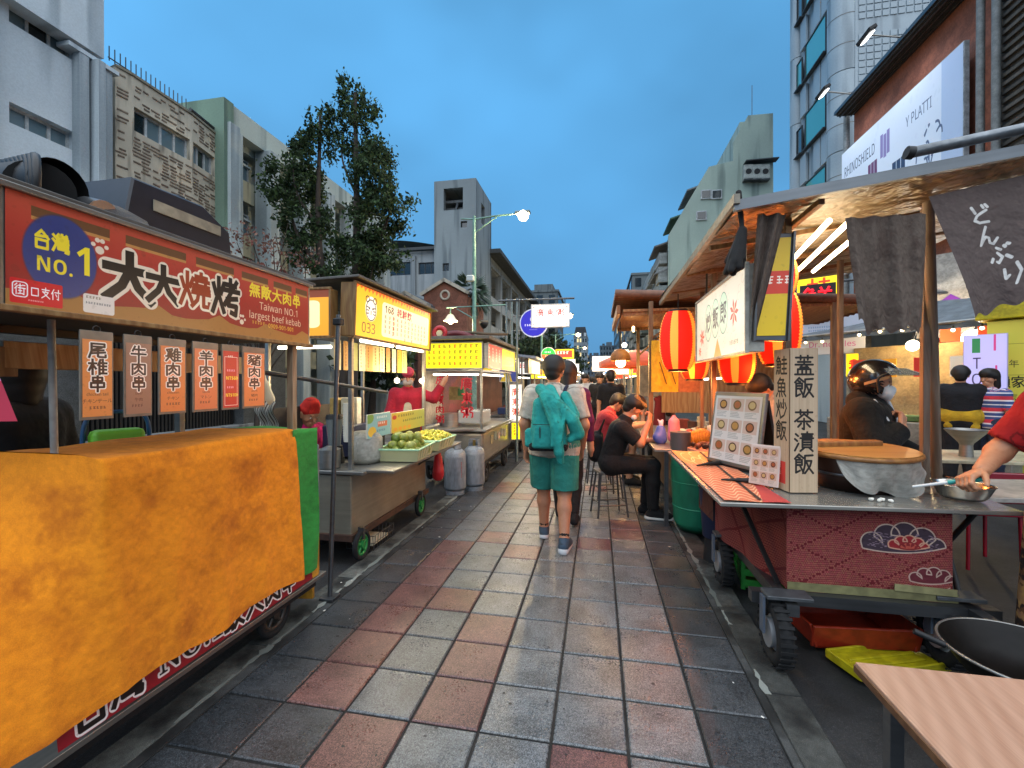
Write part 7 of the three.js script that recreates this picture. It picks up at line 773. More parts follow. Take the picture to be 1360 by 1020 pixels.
  const ft = thing('folding_table', 'folding table with black metal trestle legs behind the counter end', 'table', [2.55, 0, -3.35], 0.1); part(ft, 'table_top', box(1.1, 0.03, 0.55, 0.006), M('#c9bfb4', { rough: 0.4, map: GR1 }), [0, 0.8, 0]); for (const s of [-1, 1]) { part(ft, 'leg', rod([s * 0.45, 0.02, -0.25], [s * 0.3, 0.79, 0.2], 0.016, 8), DARK); part(ft, 'leg', rod([s * 0.45, 0.02, 0.25], [s * 0.3, 0.79, -0.2], 0.016, 8), DARK); part(ft, 'leg_brace', rod([s * 0.38, 0.4, -0.02], [s * 0.6, 0.03, 0.1], 0.014, 8), DARK); }
  const dt = thing('dining_table', 'long cream-topped dining table with chairs in the roadway', 'table', [3.6, 0, -4.8]); part(dt, 'table_top', box(2.4, 0.03, 0.7, 0.006), M('#cfc8a8', { rough: 0.35, map: GR1 }), [0, 0.8, 0]); for (const s of [-1, 1]) for (const q of [-1, 1]) part(dt, 'leg', rod([s * 1.0, 0, q * 0.3], [s * 1.0, 0.79, q * 0.3], 0.016, 8), DSTEEL);
  single('condiment_funnel', 'steel condiment stand shaped like a funnel on the dining table', 'stand', lathe([[0.05, 0], [0.045, 0.1], [0.05, 0.12], [0.15, 0.24], [0.145, 0.245], [0.04, 0.13], [0, 0.12]], 24), STEEL, [3.25, 0.815, -4.7]); single('soup_bowl', 'cream soup bowl on the dining table', 'bowl', lathe([[0, 0], [0.06, 0], [0.11, 0.05], [0.105, 0.052], [0.05, 0.01], [0, 0.01]], 24), M('#d8d0ac', { rough: 0.3 }), [2.75, 0.815, -4.72]);
  const ch = thing('red_chair', 'glossy dark red plastic chair tucked at the dining table', 'chair', [3.05, 0, -4.3]), cm = M('#7c1224', { rough: 0.25, phys: 1, clearcoat: 0.5 }); part(ch, 'seat', box(0.42, 0.03, 0.4, 0.012), cm, [0, 0.45, 0]); part(ch, 'backrest', box(0.44, 0.24, 0.03, 0.012), cm, [0, 0.66, 0.19]); for (const s of [-1, 1]) for (const q of [-1, 1]) part(ch, 'leg', rod([s * 0.18, 0, q * 0.17], [s * 0.17, 0.44, q * 0.16], 0.014, 7), cm); copyOf(ch, [3.75, 0, -4.25], 0.15, 'glossy dark red plastic chair farther along the dining table');
}
// food and bags on the neighbouring counter
{
  const o = thing('market_stall', 'open counter stall with bamboo shelves, noodle baskets and corrugated roof past the big lantern', 'market stall', [0, 0, 0]);
  part(o, 'counter', box(1.5, 0.04, 3.2, 0.008), wood('#8a7458'), [1.6, 0.76, -6.05]); part(o, 'cabinet', box(1.3, 0.7, 2.2, 0.01), wood('#5a4634'), [1.75, 0.38, -6.3]); part(o, 'apron', box(0.06, 0.4, 0.5), wood('#a8835a'), [0.85, 0.55, -5.6]);
  for (let k = 0; k < 14; k++) part(o, 'corrugation', at(cyl(0.055, 0.055, 3.0, 8), 0, 0, 0, 0, 0, Math.PI / 2 - 0.06), M('#8a5a40', { map: GR1, rough: 0.6 }), [1.7, 2.48, -5.6 - k * 0.13]); for (const z of [-5.65, -7.3]) part(o, 'beam', bar([0.3, 2.32, z], [3.2, 2.44, z], 0.05, 0.05), wood('#b98a52')); part(o, 'fascia', bar([0.24, 2.36, -5.5], [0.24, 2.36, -7.4], 0.04, 0.1), wood('#a8784a')); part(o, 'ceiling', box(2.8, 0.03, 1.8), wood('#b98a52'), [1.7, 2.36, -6.5]);
  for (const [x, z] of [[0.62, -5.55], [0.62, -7.3], [2.6, -5.6], [2.6, -7.3], [1.3, -5.55]]) part(o, 'post', box(0.05, 1.7, 0.05, 0.004), wood('#8d7656'), [x, 1.6, z]); for (const [a, b] of [[[0.62, 2.0, -5.55], [1.1, 2.34, -5.55]], [[0.62, 1.9, -7.3], [1.1, 2.34, -7.3]]]) part(o, 'brace', bar(a, b, 0.03, 0.03), wood('#8a6a40')); part(o, 'rear_shelf', box(1.8, 1.2, 0.05), M('#a0805a', { map: WD1, rough: 0.7 }), [1.9, 1.6, -7.45]);
  for (let k = 0; k < 9; k++) part(o, ['jar', 'can', 'box'][k % 3], k % 2 ? cyl(0.06, 0.06, 0.2, 14) : box(0.14, 0.16, 0.14, 0.01), M(['#c9a15a', '#8c3a2a', '#d8d0bc', '#5a3a24', '#b9bfc0'][k % 5], { map: GR1, rough: 0.5 }), [1.2 + (k % 3) * 0.28, 0.88, -5.5 - k * 0.2]);
  for (const [x, y, z] of [[0.45, 2.2, -6.0], [0.75, 2.2, -6.7]]) lampTube(o, [x, y, z], [x + 0.03, y, z - 0.4], 0.018, 9, 26, '#ffd99a'); lampTube(o, [1.3, 2.0, -6.0], [2.3, 2.0, -6.0], 0.015, 8, 20, '#fff0d8'); lampTube(o, [1.1, 1.5, -7.0], [1.9, 1.55, -7.0], 0.015, 8, 12, '#fff6ea');
  const l = thing('pendant_lamp', 'round amber pendant lamp glowing at the corrugated stall front', 'lamp', [0.31, 1.82, -6.5]); part(l, 'lamp_shade', new THREE.SphereGeometry(0.14, 20, 14, 0, 6.3, 0, 1.8), M('#8a5a28', { rough: 0.6 }), [0, 0.0, 0]); part(l, 'light_bulb', sph(0.07, 14), M('#fff', { emissive: '#ffe2a8', ei: 16 }), [0, -0.06, 0.06]); part(l, 'cord', rod([0, 0.2, 0], [0, 0.6, 0], 0.006, 5), DARK); bulbLight(l, '#ffc070', 6, [0, -0.06, 0.06], 3);
  const bk = thing('noodle_tray', 'wide tray heaped with yellow fried noodles and snacks on the neighbouring counter', 'food tray', [1.22, 0.78, -4.95]); part(bk, 'tray', box(0.8, 0.04, 0.4, 0.01), wood('#6a4a34'), [0, 0.03, 0]); part(bk, 'noodles', skinMesh([[[-0.3, 0.08, 0], [-0.15, 0.12, 0], 0.09, 0.1], [[-0.05, 0.08, 0], [0.15, 0.09, 0.05], 0.09, 0.08], [[0.2, 0.07, -0.02], [0.34, 0.06, 0], 0.08, 0.06]], 0.014), M('#d8a838', { map: rep(T.wood, 5, 5), rough: 0.5, bump: rep(T.wood, 6, 6), bumpScale: 0.02 })); part(bk, 'basket', box(0.34, 0.12, 0.3, 0.02), M('#b9835a', { map: WD1, rough: 0.7 }), [0.3, 0.08, 0.32]); for (let k = 0; k < 8; k++) part(bk, 'snack', skinMesh([[[0, 0, 0], [0.06, 0.01, 0.01], 0.024, 0.02]], 0.008), M(['#2a1c16', '#8a4a2a', '#c98a4a'][k % 3], { rough: 0.5 }), [0.15 + 0.05 * k, 0.16, 0.25 + 0.1 * (k % 3)], [0, k, 0]);
  single('grey_tin', 'dark grey round tin on the neighbouring counter', 'tin', cyl(0.1, 0.1, 0.2, 24), M('#55565a', { metal: 0.5, rough: 0.45 }), [0.82, 0.88, -4.75]);
  const pb = thing('plastic_bag', 'pink plastic carrier with a blue bundle hanging at the counter edge', 'bag', [0.68, 0.86, -5.15]); part(pb, 'bundle', skinMesh([[[0, 0, 0], [0, 0.1, 0], 0.07, 0.05], [[-0.04, 0.02, 0.03], [0, 0.06, 0], 0.05, 0.05]], 0.012), M('#4a62b8', { rough: 0.4 })); part(pb, 'carrier', skinMesh([[[0.14, 0.02, 0], [0.14, 0.18, 0], 0.07, 0.06], [[0.14, 0.18, 0], [0.14, 0.26, 0], 0.03, 0.01]], 0.012), M('#d88a9a', { rough: 0.35, phys: 1, transmission: 0.2 })); part(pb, 'knot', skinMesh([[[0, 0.12, 0], [0.02, 0.2, 0], 0.02, 0.012], [[0, 0.16, 0], [-0.03, 0.21, 0], 0.014, 0.006]], 0.006), M('#c9c4d8', { rough: 0.4 }));
  const yb = thing('yellow_banner', 'hanging yellow cloth banner with a pale brown patch behind the big lantern', 'banner', [0.78, 1.62, -5.42]); part(yb, 'cloth', sheet(8, 10, (u, v) => [lerp(-0.17, 0.17, u), lerp(0.35, -0.25, v), 0.012 * Math.sin(u * 7)], 1, 1), M('#e2c62c', { map: CL1, rough: 0.8 })); part(yb, 'patch', box(0.26, 0.26, 0.01), M('#a8704a', { map: GR1, rough: 0.7 }), [0.26, -0.12, 0.02]); for (const x of [-0.08, 0.02]) part(yb, 'stroke', bar([x, 0.1, 0.016], [x + 0.08, -0.16, 0.016], 0.012, 0.003), M('#5a4a14'));
  const cb = thing('cream_board', 'cream card board tied to the post of the corrugated stall', 'board', [0.68, 1.5, -6.3], 0.5); part(cb, 'card', box(0.3, 0.42, 0.02, 0.01), M('#cdb690', { map: GR1, rough: 0.7 })); part(cb, 'tie', rod([0.08, 0.2, 0.01], [0.08, 0.34, 0.01], 0.006, 5), DARK);
  const bott = thing('sauce_bottle', 'dark brown sauce bottle with red label on the neighbouring counter', 'bottle', [1.2, 1.0, -4.55]); part(bott, 'bottle', lathe([[0, 0], [0.05, 0], [0.052, 0.18], [0.02, 0.25], [0.02, 0.3], [0, 0.3]], 18), M('#2a140c', { rough: 0.15 })); part(bott, 'label', cyl(0.0535, 0.0535, 0.1, 18, true), M('#b5242a', { rough: 0.5 }), [0, 0.08, 0]);
}
farCart('market stall with an orange awning and lit fascia beyond the corrugated roof', [0.75, -11.0], 2.6, { face: -1, tex: ST[1], seed: 21, roof: '#c8602a', awn: 1, h: 2.1, tint: '#ffd9a0' }); farCart('market stall with a yellow fascia deep in the shop-side row', [0.75, -14.4], 2.8, { face: -1, tex: ST[2], seed: 22, roof: '#8a5a3a', h: 2.1, tint: '#ffe0b0' }); farCart('market stall with a white fascia deep in the shop-side row', [0.75, -18.2], 3, { face: -1, tex: ST[3], seed: 23, roof: '#7a7f88', h: 2.1 }); farCart('market stall with a blue fascia near the end of the shop-side row', [0.75, -23], 3.4, { face: -1, tex: ST[4], seed: 24, h: 2.1 }); farCart('last orange-signed market stall of the shop-side row', [0.75, -30], 4, { face: -1, tex: ST[5], seed: 25, h: 2.2 });
{
  const w = thing('overhead_lightbox', 'plain white glowing lightbox far down the shop-side row', 'sign', [0.35, 2.1, -15]); lightbox(w, 1.1, 0.5, 0.1, stallTex('#fdf8ee', '#e8dccb', 9), 1.6, 2, '#fff4e0'); part(w, 'pole', rod([0.5, -2.1, -0.1], [0.5, 0.2, -0.1], 0.03, 6), DSTEEL);
  const a = thing('orange_umbrella', 'orange market umbrella glowing over the shop-side row of stalls', 'umbrella', [0.75, 0, -9.4]); part(a, 'canopy', lathe([[0.0, 2.15], [0.35, 2.08], [0.75, 1.9], [0.74, 1.78]], 16), M('#d8602a', { map: CL1, rough: 0.8, phys: 1, transmission: 0.35 })); part(a, 'pole', rod([0.1, 0, 0], [0.1, 2.1, 0], 0.025, 8), STEEL); part(a, 'light_bulb', sph(0.05, 10), M('#fff', { emissive: '#ffd090', ei: 10 }), [0.1, 1.75, 0.1]); bulbLight(a, '#ffc070', 4, [0.1, 1.75, 0.1], 2);
}
// shop fronts behind, under the brown house
{
  const g = thing('goose_shop_sign', 'yellow shop sign with red 鵝肉 lettering above a food counter', 'sign', [5.75, 1.85, -10.3], -0.6); lightbox(g, 1.35, 0.5, 0.1, canvasTex(512, 190, (c, w, h) => { c.fillStyle = '#f2d014'; c.fillRect(0, 0, w, h); word(c, '鵝', 20, 50, 110, { fill: '#d02818', w: 12 }); word(c, '一代', 170, 12, 48, { fill: '#d02818', w: 10 }); word(c, '肉', 380, 46, 116, { fill: '#d02818', w: 12 }); c.fillStyle = '#c9ad4a'; c.beginPath(); c.ellipse(250, 120, 90, 46, 0, 0, 7); c.fill(); }), 0.9, 2.5, '#ffe66a'); for (const x of [-0.6, 0.6]) part(g, 'pole', rod([x, -1.85, -0.1], [x, 0.3, -0.1], 0.025, 6), DSTEEL);
  const aw = thing('shop_awning', 'long grey canvas awning over the goose meat counter', 'awning', [6.3, 2.75, -9.6], -1.0); part(aw, 'canvas', sheet(20, 6, (u, v) => [lerp(-2.6, 2.4, u), 0.35 - 0.6 * v + 0.02 * Math.sin(u * 20), -0.7 + 1.5 * v], 4, 1), M('#7d868c', { map: CL1, rough: 0.8 })); part(aw, 'edge_bar', rod([-2.6, -0.25, 0.8], [2.4, -0.25, 0.8], 0.03, 6), STEEL); part(aw, 'valance', sheet(40, 1, (u, v) => [lerp(-2.6, 2.4, u), -0.26 - 0.1 * v, 0.81 + 0.02 * Math.sin(u * 60)], 4, 1), M('#5c656c', { map: CL1, rough: 0.8 })); for (const x of [-2.4, 2.2]) part(aw, 'pole', rod([x, -2.75, 0.75], [x, -0.25, 0.75], 0.025, 6), STEEL);
  for (let k = 0; k < 14; k++) { const b = thing('string_bulb', 'small bare bulb on a wire along the shop awning', 'bulb', [5.59 + 0.54 * (k * 0.36 - 2.4), 2.4 - 0.05 * Math.sin(k * 0.9), -9.14 + 0.84 * (k * 0.36 - 2.4)], 0, 'bulbs strung along the shop awning'); part(b, 'light_bulb', sph(0.03, 10), M('#fff', { emissive: '#ffe4b0', ei: 7 })); part(b, 'socket', cyl(0.015, 0.02, 0.05, 8), DARK, [0, 0.05, 0]); }
  const fl = thing('shop_floodlight', 'bright white shop floodlight under the arcade ceiling', 'lamp', [6.6, 2.27, -9.4]); part(fl, 'light_globe', sph(0.16, 14), M('#fff', { emissive: '#fffaf0', ei: 14 })); part(fl, 'arm', rod([0, 0.1, 0], [0.4, 0.9, 0], 0.02, 6), DARK); bulbLight(fl, '#fff4e0', 9, [0, 0, 0], 6);
  const fl2 = thing('shop_floodlight', 'warm bulb over the goose meat counter', 'lamp', [5.6, 2.15, -9.3]); part(fl2, 'light_globe', sph(0.1, 14), M('#fff', { emissive: '#ffe8c0', ei: 14 })); part(fl2, 'arm', rod([0, 0.1, 0], [0.1, 0.5, 0], 0.02, 6), DARK); bulbLight(fl2, '#ffdca0', 5, [0, 0, 0], 5);
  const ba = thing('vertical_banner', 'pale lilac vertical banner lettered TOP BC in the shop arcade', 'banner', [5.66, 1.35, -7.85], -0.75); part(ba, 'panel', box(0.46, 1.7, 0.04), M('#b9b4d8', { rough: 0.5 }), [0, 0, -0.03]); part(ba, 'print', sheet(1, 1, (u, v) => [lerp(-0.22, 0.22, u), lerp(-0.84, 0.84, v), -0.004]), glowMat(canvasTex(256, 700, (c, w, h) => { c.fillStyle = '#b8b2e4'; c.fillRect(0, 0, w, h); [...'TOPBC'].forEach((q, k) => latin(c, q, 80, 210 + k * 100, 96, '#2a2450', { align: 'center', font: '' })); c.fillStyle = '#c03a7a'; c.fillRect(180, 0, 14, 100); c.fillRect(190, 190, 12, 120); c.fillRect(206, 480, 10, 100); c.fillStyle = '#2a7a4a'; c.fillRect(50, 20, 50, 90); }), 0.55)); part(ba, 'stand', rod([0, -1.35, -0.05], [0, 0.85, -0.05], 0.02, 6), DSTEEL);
  const pl = thing('yellow_pillar', 'tall yellow shop pillar lettered 百年賴家老店', 'pillar', [5.99, 0, -7.89], -0.78); part(pl, 'shaft', box(0.46, 2.42, 0.4, 0.02), M('#c9bf3c', { rough: 0.5, map: GR1 }), [0, 1.21, -0.22]); part(pl, 'print', sheet(1, 1, (u, v) => [lerp(-0.225, 0.225, u), lerp(0.95, 2.4, v), -0.014]), printMat(canvasTex(256, 720, (c, w, h) => { c.fillStyle = '#cfc545'; c.fillRect(0, 0, w, h); c.fillStyle = '#8a8428'; c.fillRect(0, 170, w, 4); c.fillRect(0, 400, w, 4); word(c, '百年', 70, 290, 56, { fill: '#2a2a10', w: 8 }); word(c, '賴家', 50, 410, 86, { fill: '#15150a', w: 10 }); word(c, '老店', 46, 540, 64, { fill: '#2a2a10', w: 9 }); }), { rough: 0.5 })); part(pl, 'cap', box(1.4, 0.34, 0.5, 0.02), M('#d8c814', { rough: 0.4, map: GR1 }), [0.35, 2.6, -0.2]);
  const ws = thing('wall_sign', 'white shop sign with purple house emblem hung from the arcade', 'sign', [7.0, 3.25, -10.5], -0.75); part(ws, 'panel', box(1.05, 1.7, 0.08), M('#c9bfb0', { rough: 0.5, map: GR1 })); part(ws, 'emblem', poly([[-0.36, 0], [0.36, 0], [0.36, 0.16], [0, 0.46], [-0.36, 0.16]], 0.02), M('#6d2a8a', { rough: 0.5 }), [0, -0.45, 0.042]); part(ws, 'hanger', rod([0, 0.85, 0], [0.6, 0.95, -1.2], 0.02, 6), DSTEEL);
  const ks = thing('yellow_shop_sign', 'small yellow shop sign with red 桂 character', 'sign', [4.9, 3.75, -11.2], -0.5); lightbox(ks, 0.85, 0.85, 0.12, canvasTex(128, 128, (c) => { c.fillStyle = '#f0d818'; c.fillRect(0, 0, 128, 128); word(c, '桂', 30, 50, 66, { fill: '#c83a18', w: 11 }); }), 1.0, 1.5, '#ffe66a'); part(ks, 'bracket', rod([0.3, 0, -0.1], [3.0, 0, -1.2], 0.03, 6), DSTEEL);
  const pk = thing('white_shop_sign', 'pale shop sign with pink lettering under a red neon character', 'sign', [5.0, 2.65, -10.9], -0.5); part(pk, 'panel', box(1.2, 1.1, 0.1), M('#b9bcc4', { rough: 0.5 })); part(pk, 'print', sheet(1, 1, (u, v) => [lerp(-0.58, 0.58, u), lerp(-0.53, 0.53, v), 0.053]), printMat(canvasTex(256, 230, (c, w, h) => { c.fillStyle = '#b4b8c4'; c.fillRect(0, 0, w, h); smallPrint(c, 20, 40, 200, 24, 1, '#a83a6a', 2); smallPrint(c, 40, 100, 180, 30, 2, '#5a7aa0', 4); latin(c, 'Dr. noodles', 40, 200, 36, '#a84a8a', { font: '' }); }))); part(pk, 'bracket', rod([0.3, 0, -0.1], [3.0, 0, -1.2], 0.03, 6), DSTEEL);
  const nn = thing('neon_sign', 'small glowing red neon character sign', 'sign', [4.7, 3.3, -10.8], -0.5); const gs = []; for (const s of GLYPH['鮮'].split(';')) { const p = s.trim().split(' ').map((q) => [+q.slice(0, 2) / 100, +q.slice(2) / 100]); for (let i = 1; i < p.length; i++) gs.push(rod([p[i - 1][0] * 0.55 - 0.27, 0.27 - p[i - 1][1] * 0.55, 0.06], [p[i][0] * 0.55 - 0.27 + 0.001, 0.27 - p[i][1] * 0.55, 0.06], 0.022, 6)); } part(nn, 'neon_tube', join(gs), M('#ff2030', { emissive: '#ff1420', ei: 3 })); part(nn, 'backing', box(0.65, 0.65, 0.05), DARK); part(nn, 'bracket', rod([0.3, 0, -0.1], [3.0, 0, -1.2], 0.03, 6), DSTEEL);
  const fc = thing('food_counter', 'lit food counter with trays, red notices and hanging bag in the goose shop', 'counter', [5.4, 0, -8.9], -1.0); part(fc, 'cabinet', box(2.6, 0.8, 0.6, 0.02), M('#9a9488', { map: GR1, rough: 0.5 }), [0, 0.4, 0]); part(fc, 'glass', box(2.4, 0.4, 0.02), GLASS, [0, 1.05, 0.28]); for (let k = 0; k < 7; k++) part(fc, 'tray', box(0.3, 0.1, 0.4, 0.02), M(['#c9a05a', '#a83a2a', '#d8c8a0', '#6a8a4a', '#e0c02a', '#c86a3a', '#d8d0c0'][k], { map: GR1 }), [-1.05 + k * 0.35, 0.86, 0]); for (let k = 0; k < 5; k++) part(fc, 'notice', box(0.24, 0.34, 0.01), M(['#d8401c', '#f0a020', '#c82a1c', '#f4e8d0', '#d8401c'][k]), [-1.0 + k * 0.5, 1.75, -0.2]); part(fc, 'rear_wall', box(3.0, 2.2, 0.06), M('#b59d72', { map: GR1, rough: 0.7 }), [0, 1.1, -0.9]);
  const fd = thing('shop_doorway', 'bright open shop doorway with white shelves in the arcade', 'shop front', [6.9, 0, -8.6], -1.0); part(fd, 'shelf_wall', box(1.0, 2.3, 0.08), M('#d8d4cc', { rough: 0.5 }), [0, 1.15, 0]); for (let k = 0; k < 6; k++) part(fd, 'shelf', box(0.95, 0.03, 0.25), M('#eee', { rough: 0.4 }), [0, 0.4 + k * 0.33, 0.16]); for (let k = 0; k < 14; k++) part(fd, 'product', box(0.12, 0.2, 0.12), M(['#c8c0d8', '#a8b8d8', '#e8e0d0', '#d0a8a0'][k % 4], { rough: 0.5 }), [-0.4 + (k % 5) * 0.2, 0.52 + (k / 5 | 0) * 0.66, 0.18]); for (const [x, c] of [[-0.9, '#d8502a'], [-0.4, '#d8502a'], [0.2, '#2a7a4a']]) part(fd, 'pennant', box(0.28, 0.3, 0.01), M(c), [x, 2.35, 0.4]);
}

{ // strings of bare bulbs and little lit boards over both far rows
  const r = rng(55); for (let k = 0; k < 26; k++) { const left = k % 2, z = -9.5 - k * 1.05, x = left ? -1.25 : 0.55, b = thing('string_bulb', left ? 'bare bulb strung over the far school-side row of stalls' : 'bare bulb strung over the far shop-side row of stalls', 'bulb', [x + 0.3 * (r() - 0.5), 1.95 + 0.35 * r(), z], 0, left ? 'bulbs over the far school-side row' : 'bulbs over the far shop-side row'); part(b, 'light_bulb', sph(0.05, 10), M('#fff', { emissive: r() < 0.5 ? '#ffe2a8' : '#fff4e4', ei: 16 })); part(b, 'socket', cyl(0.02, 0.025, 0.07, 8), DARK, [0, 0.075, 0]); part(b, 'cord', rod([0, 0.1, 0], [0, 0.5, 0], 0.006, 4), DARK); if (k % 4 < 2) bulbLight(b, '#ffdca0', 3, [0, 0, 0], 2); }
  const cols = ['#f8f2e4', '#f4d83a', '#e8482c', '#f6ead0', '#5aa0d8', '#f8f2e4', '#f0a03a', '#f8f4ea']; cols.forEach((hx, k) => { const left = k % 2, b = thing('hanging_lightbox', `small upright ${['white', 'yellow', 'red', 'cream', 'blue', 'pale', 'orange', 'milky'][k]} lightbox among the far ${left ? 'school-side' : 'shop-side'} stalls`, 'sign', [left ? -1.1 - 0.3 * r() : 0.5 + 0.3 * r(), 1.75 + 0.9 * r(), -11 - k * 2.2]); lightbox(b, 0.28 + 0.2 * r(), 0.6, 0.08, canvasTex(32, 64, (c) => { c.fillStyle = hx; c.fillRect(0, 0, 32, 64); smallPrint(c, 8, 6, 16, 52, 1, k % 3 ? '#a03020' : '#fff6e0', k, true); }), 1.5, 0, '#fff'); part(b, 'pole', rod([0, 0.3, -0.05], [0, 0.6, -0.05], 0.012, 6), DSTEEL); });
}

{ // more goods on the neighbouring counter
  const r = rng(33), C = [['snack_tray', 'pink foam tray of dark marinated snacks by the grey tin', 1.08, -4.62, '#d8a48a'], ['snack_tray', 'wooden tray of orange fritters behind the noodle heap', 1.35, -5.5, '#a87040'], ['snack_tray', 'steel tray of pale dumplings farther along the counter', 1.2, -5.95, '#b9b8b0']];
  for (const [n, lab, x, z, hx] of C) { const o = thing(n, lab, 'food tray', [x, 0.785, z], 0.2); part(o, 'tray', box(0.4, 0.05, 0.26, 0.012), M(hx, { rough: 0.5, map: GR1 }), [0, 0.03, 0]); for (let k = 0; k < 10; k++) part(o, 'snack', keep('snack' + k % 3, () => skinMesh([[[0, 0, 0], [0.05, 0.012, 0.01 * (k % 3)], 0.026, 0.018 + 0.004 * (k % 3)]], 0.008, 0.01)), M(hx === '#d8a48a' ? ['#2a1c16', '#4a2a1c', '#6a3a24'][k % 3] : hx === '#a87040' ? ['#c98a3a', '#b86a2a', '#d8a04a'][k % 3] : ['#d8cfae', '#cabf9a', '#e0d8bc'][k % 3], { rough: 0.45 }), [-0.15 + (k % 5) * 0.07, 0.075 + 0.015 * r(), -0.06 + (k / 5 | 0) * 0.1], [0, r() * 6, 0]); }
  const hb = thing('hanging_bags', 'bunch of clear plastic bags hanging from the corrugated stall beam', 'bags', [1.0, 1.5, -5.5]); part(hb, 'bag', skinMesh([[[0, 0, 0], [0, 0.3, 0], 0.09, 0.03], [[0.05, 0.02, 0.04], [0.01, 0.25, 0], 0.07, 0.03], [[-0.06, 0, 0.0], [0, 0.28, 0], 0.06, 0.02]], 0.014), M('#c4bcae', { rough: 0.25, phys: 1, transmission: 0.4 })); part(hb, 'string', rod([0, 0.3, 0], [0, 0.85, 0], 0.005, 5), DARK);
  for (let k = 0; k < 5; k++) single('seasoning_jar', ['red-lidded glass seasoning jar', 'tall amber seasoning bottle', 'white seasoning tub', 'green seasoning bottle', 'brown seasoning crock'][k] + ' on the neighbouring counter', 'jar', lathe([[0, 0], [0.04, 0], [0.045, 0.1], [0.03, 0.14 + 0.02 * k], [0.03, 0.17 + 0.02 * k], [0, 0.175 + 0.02 * k]], 14), M(['#a83a2a', '#8a5a1c', '#d0ccc0', '#4a6a3a', '#4a2c1c'][k], { rough: 0.25 }), [1.0 + 0.12 * k, 0.785, -5.25 - 0.05 * k]);
}
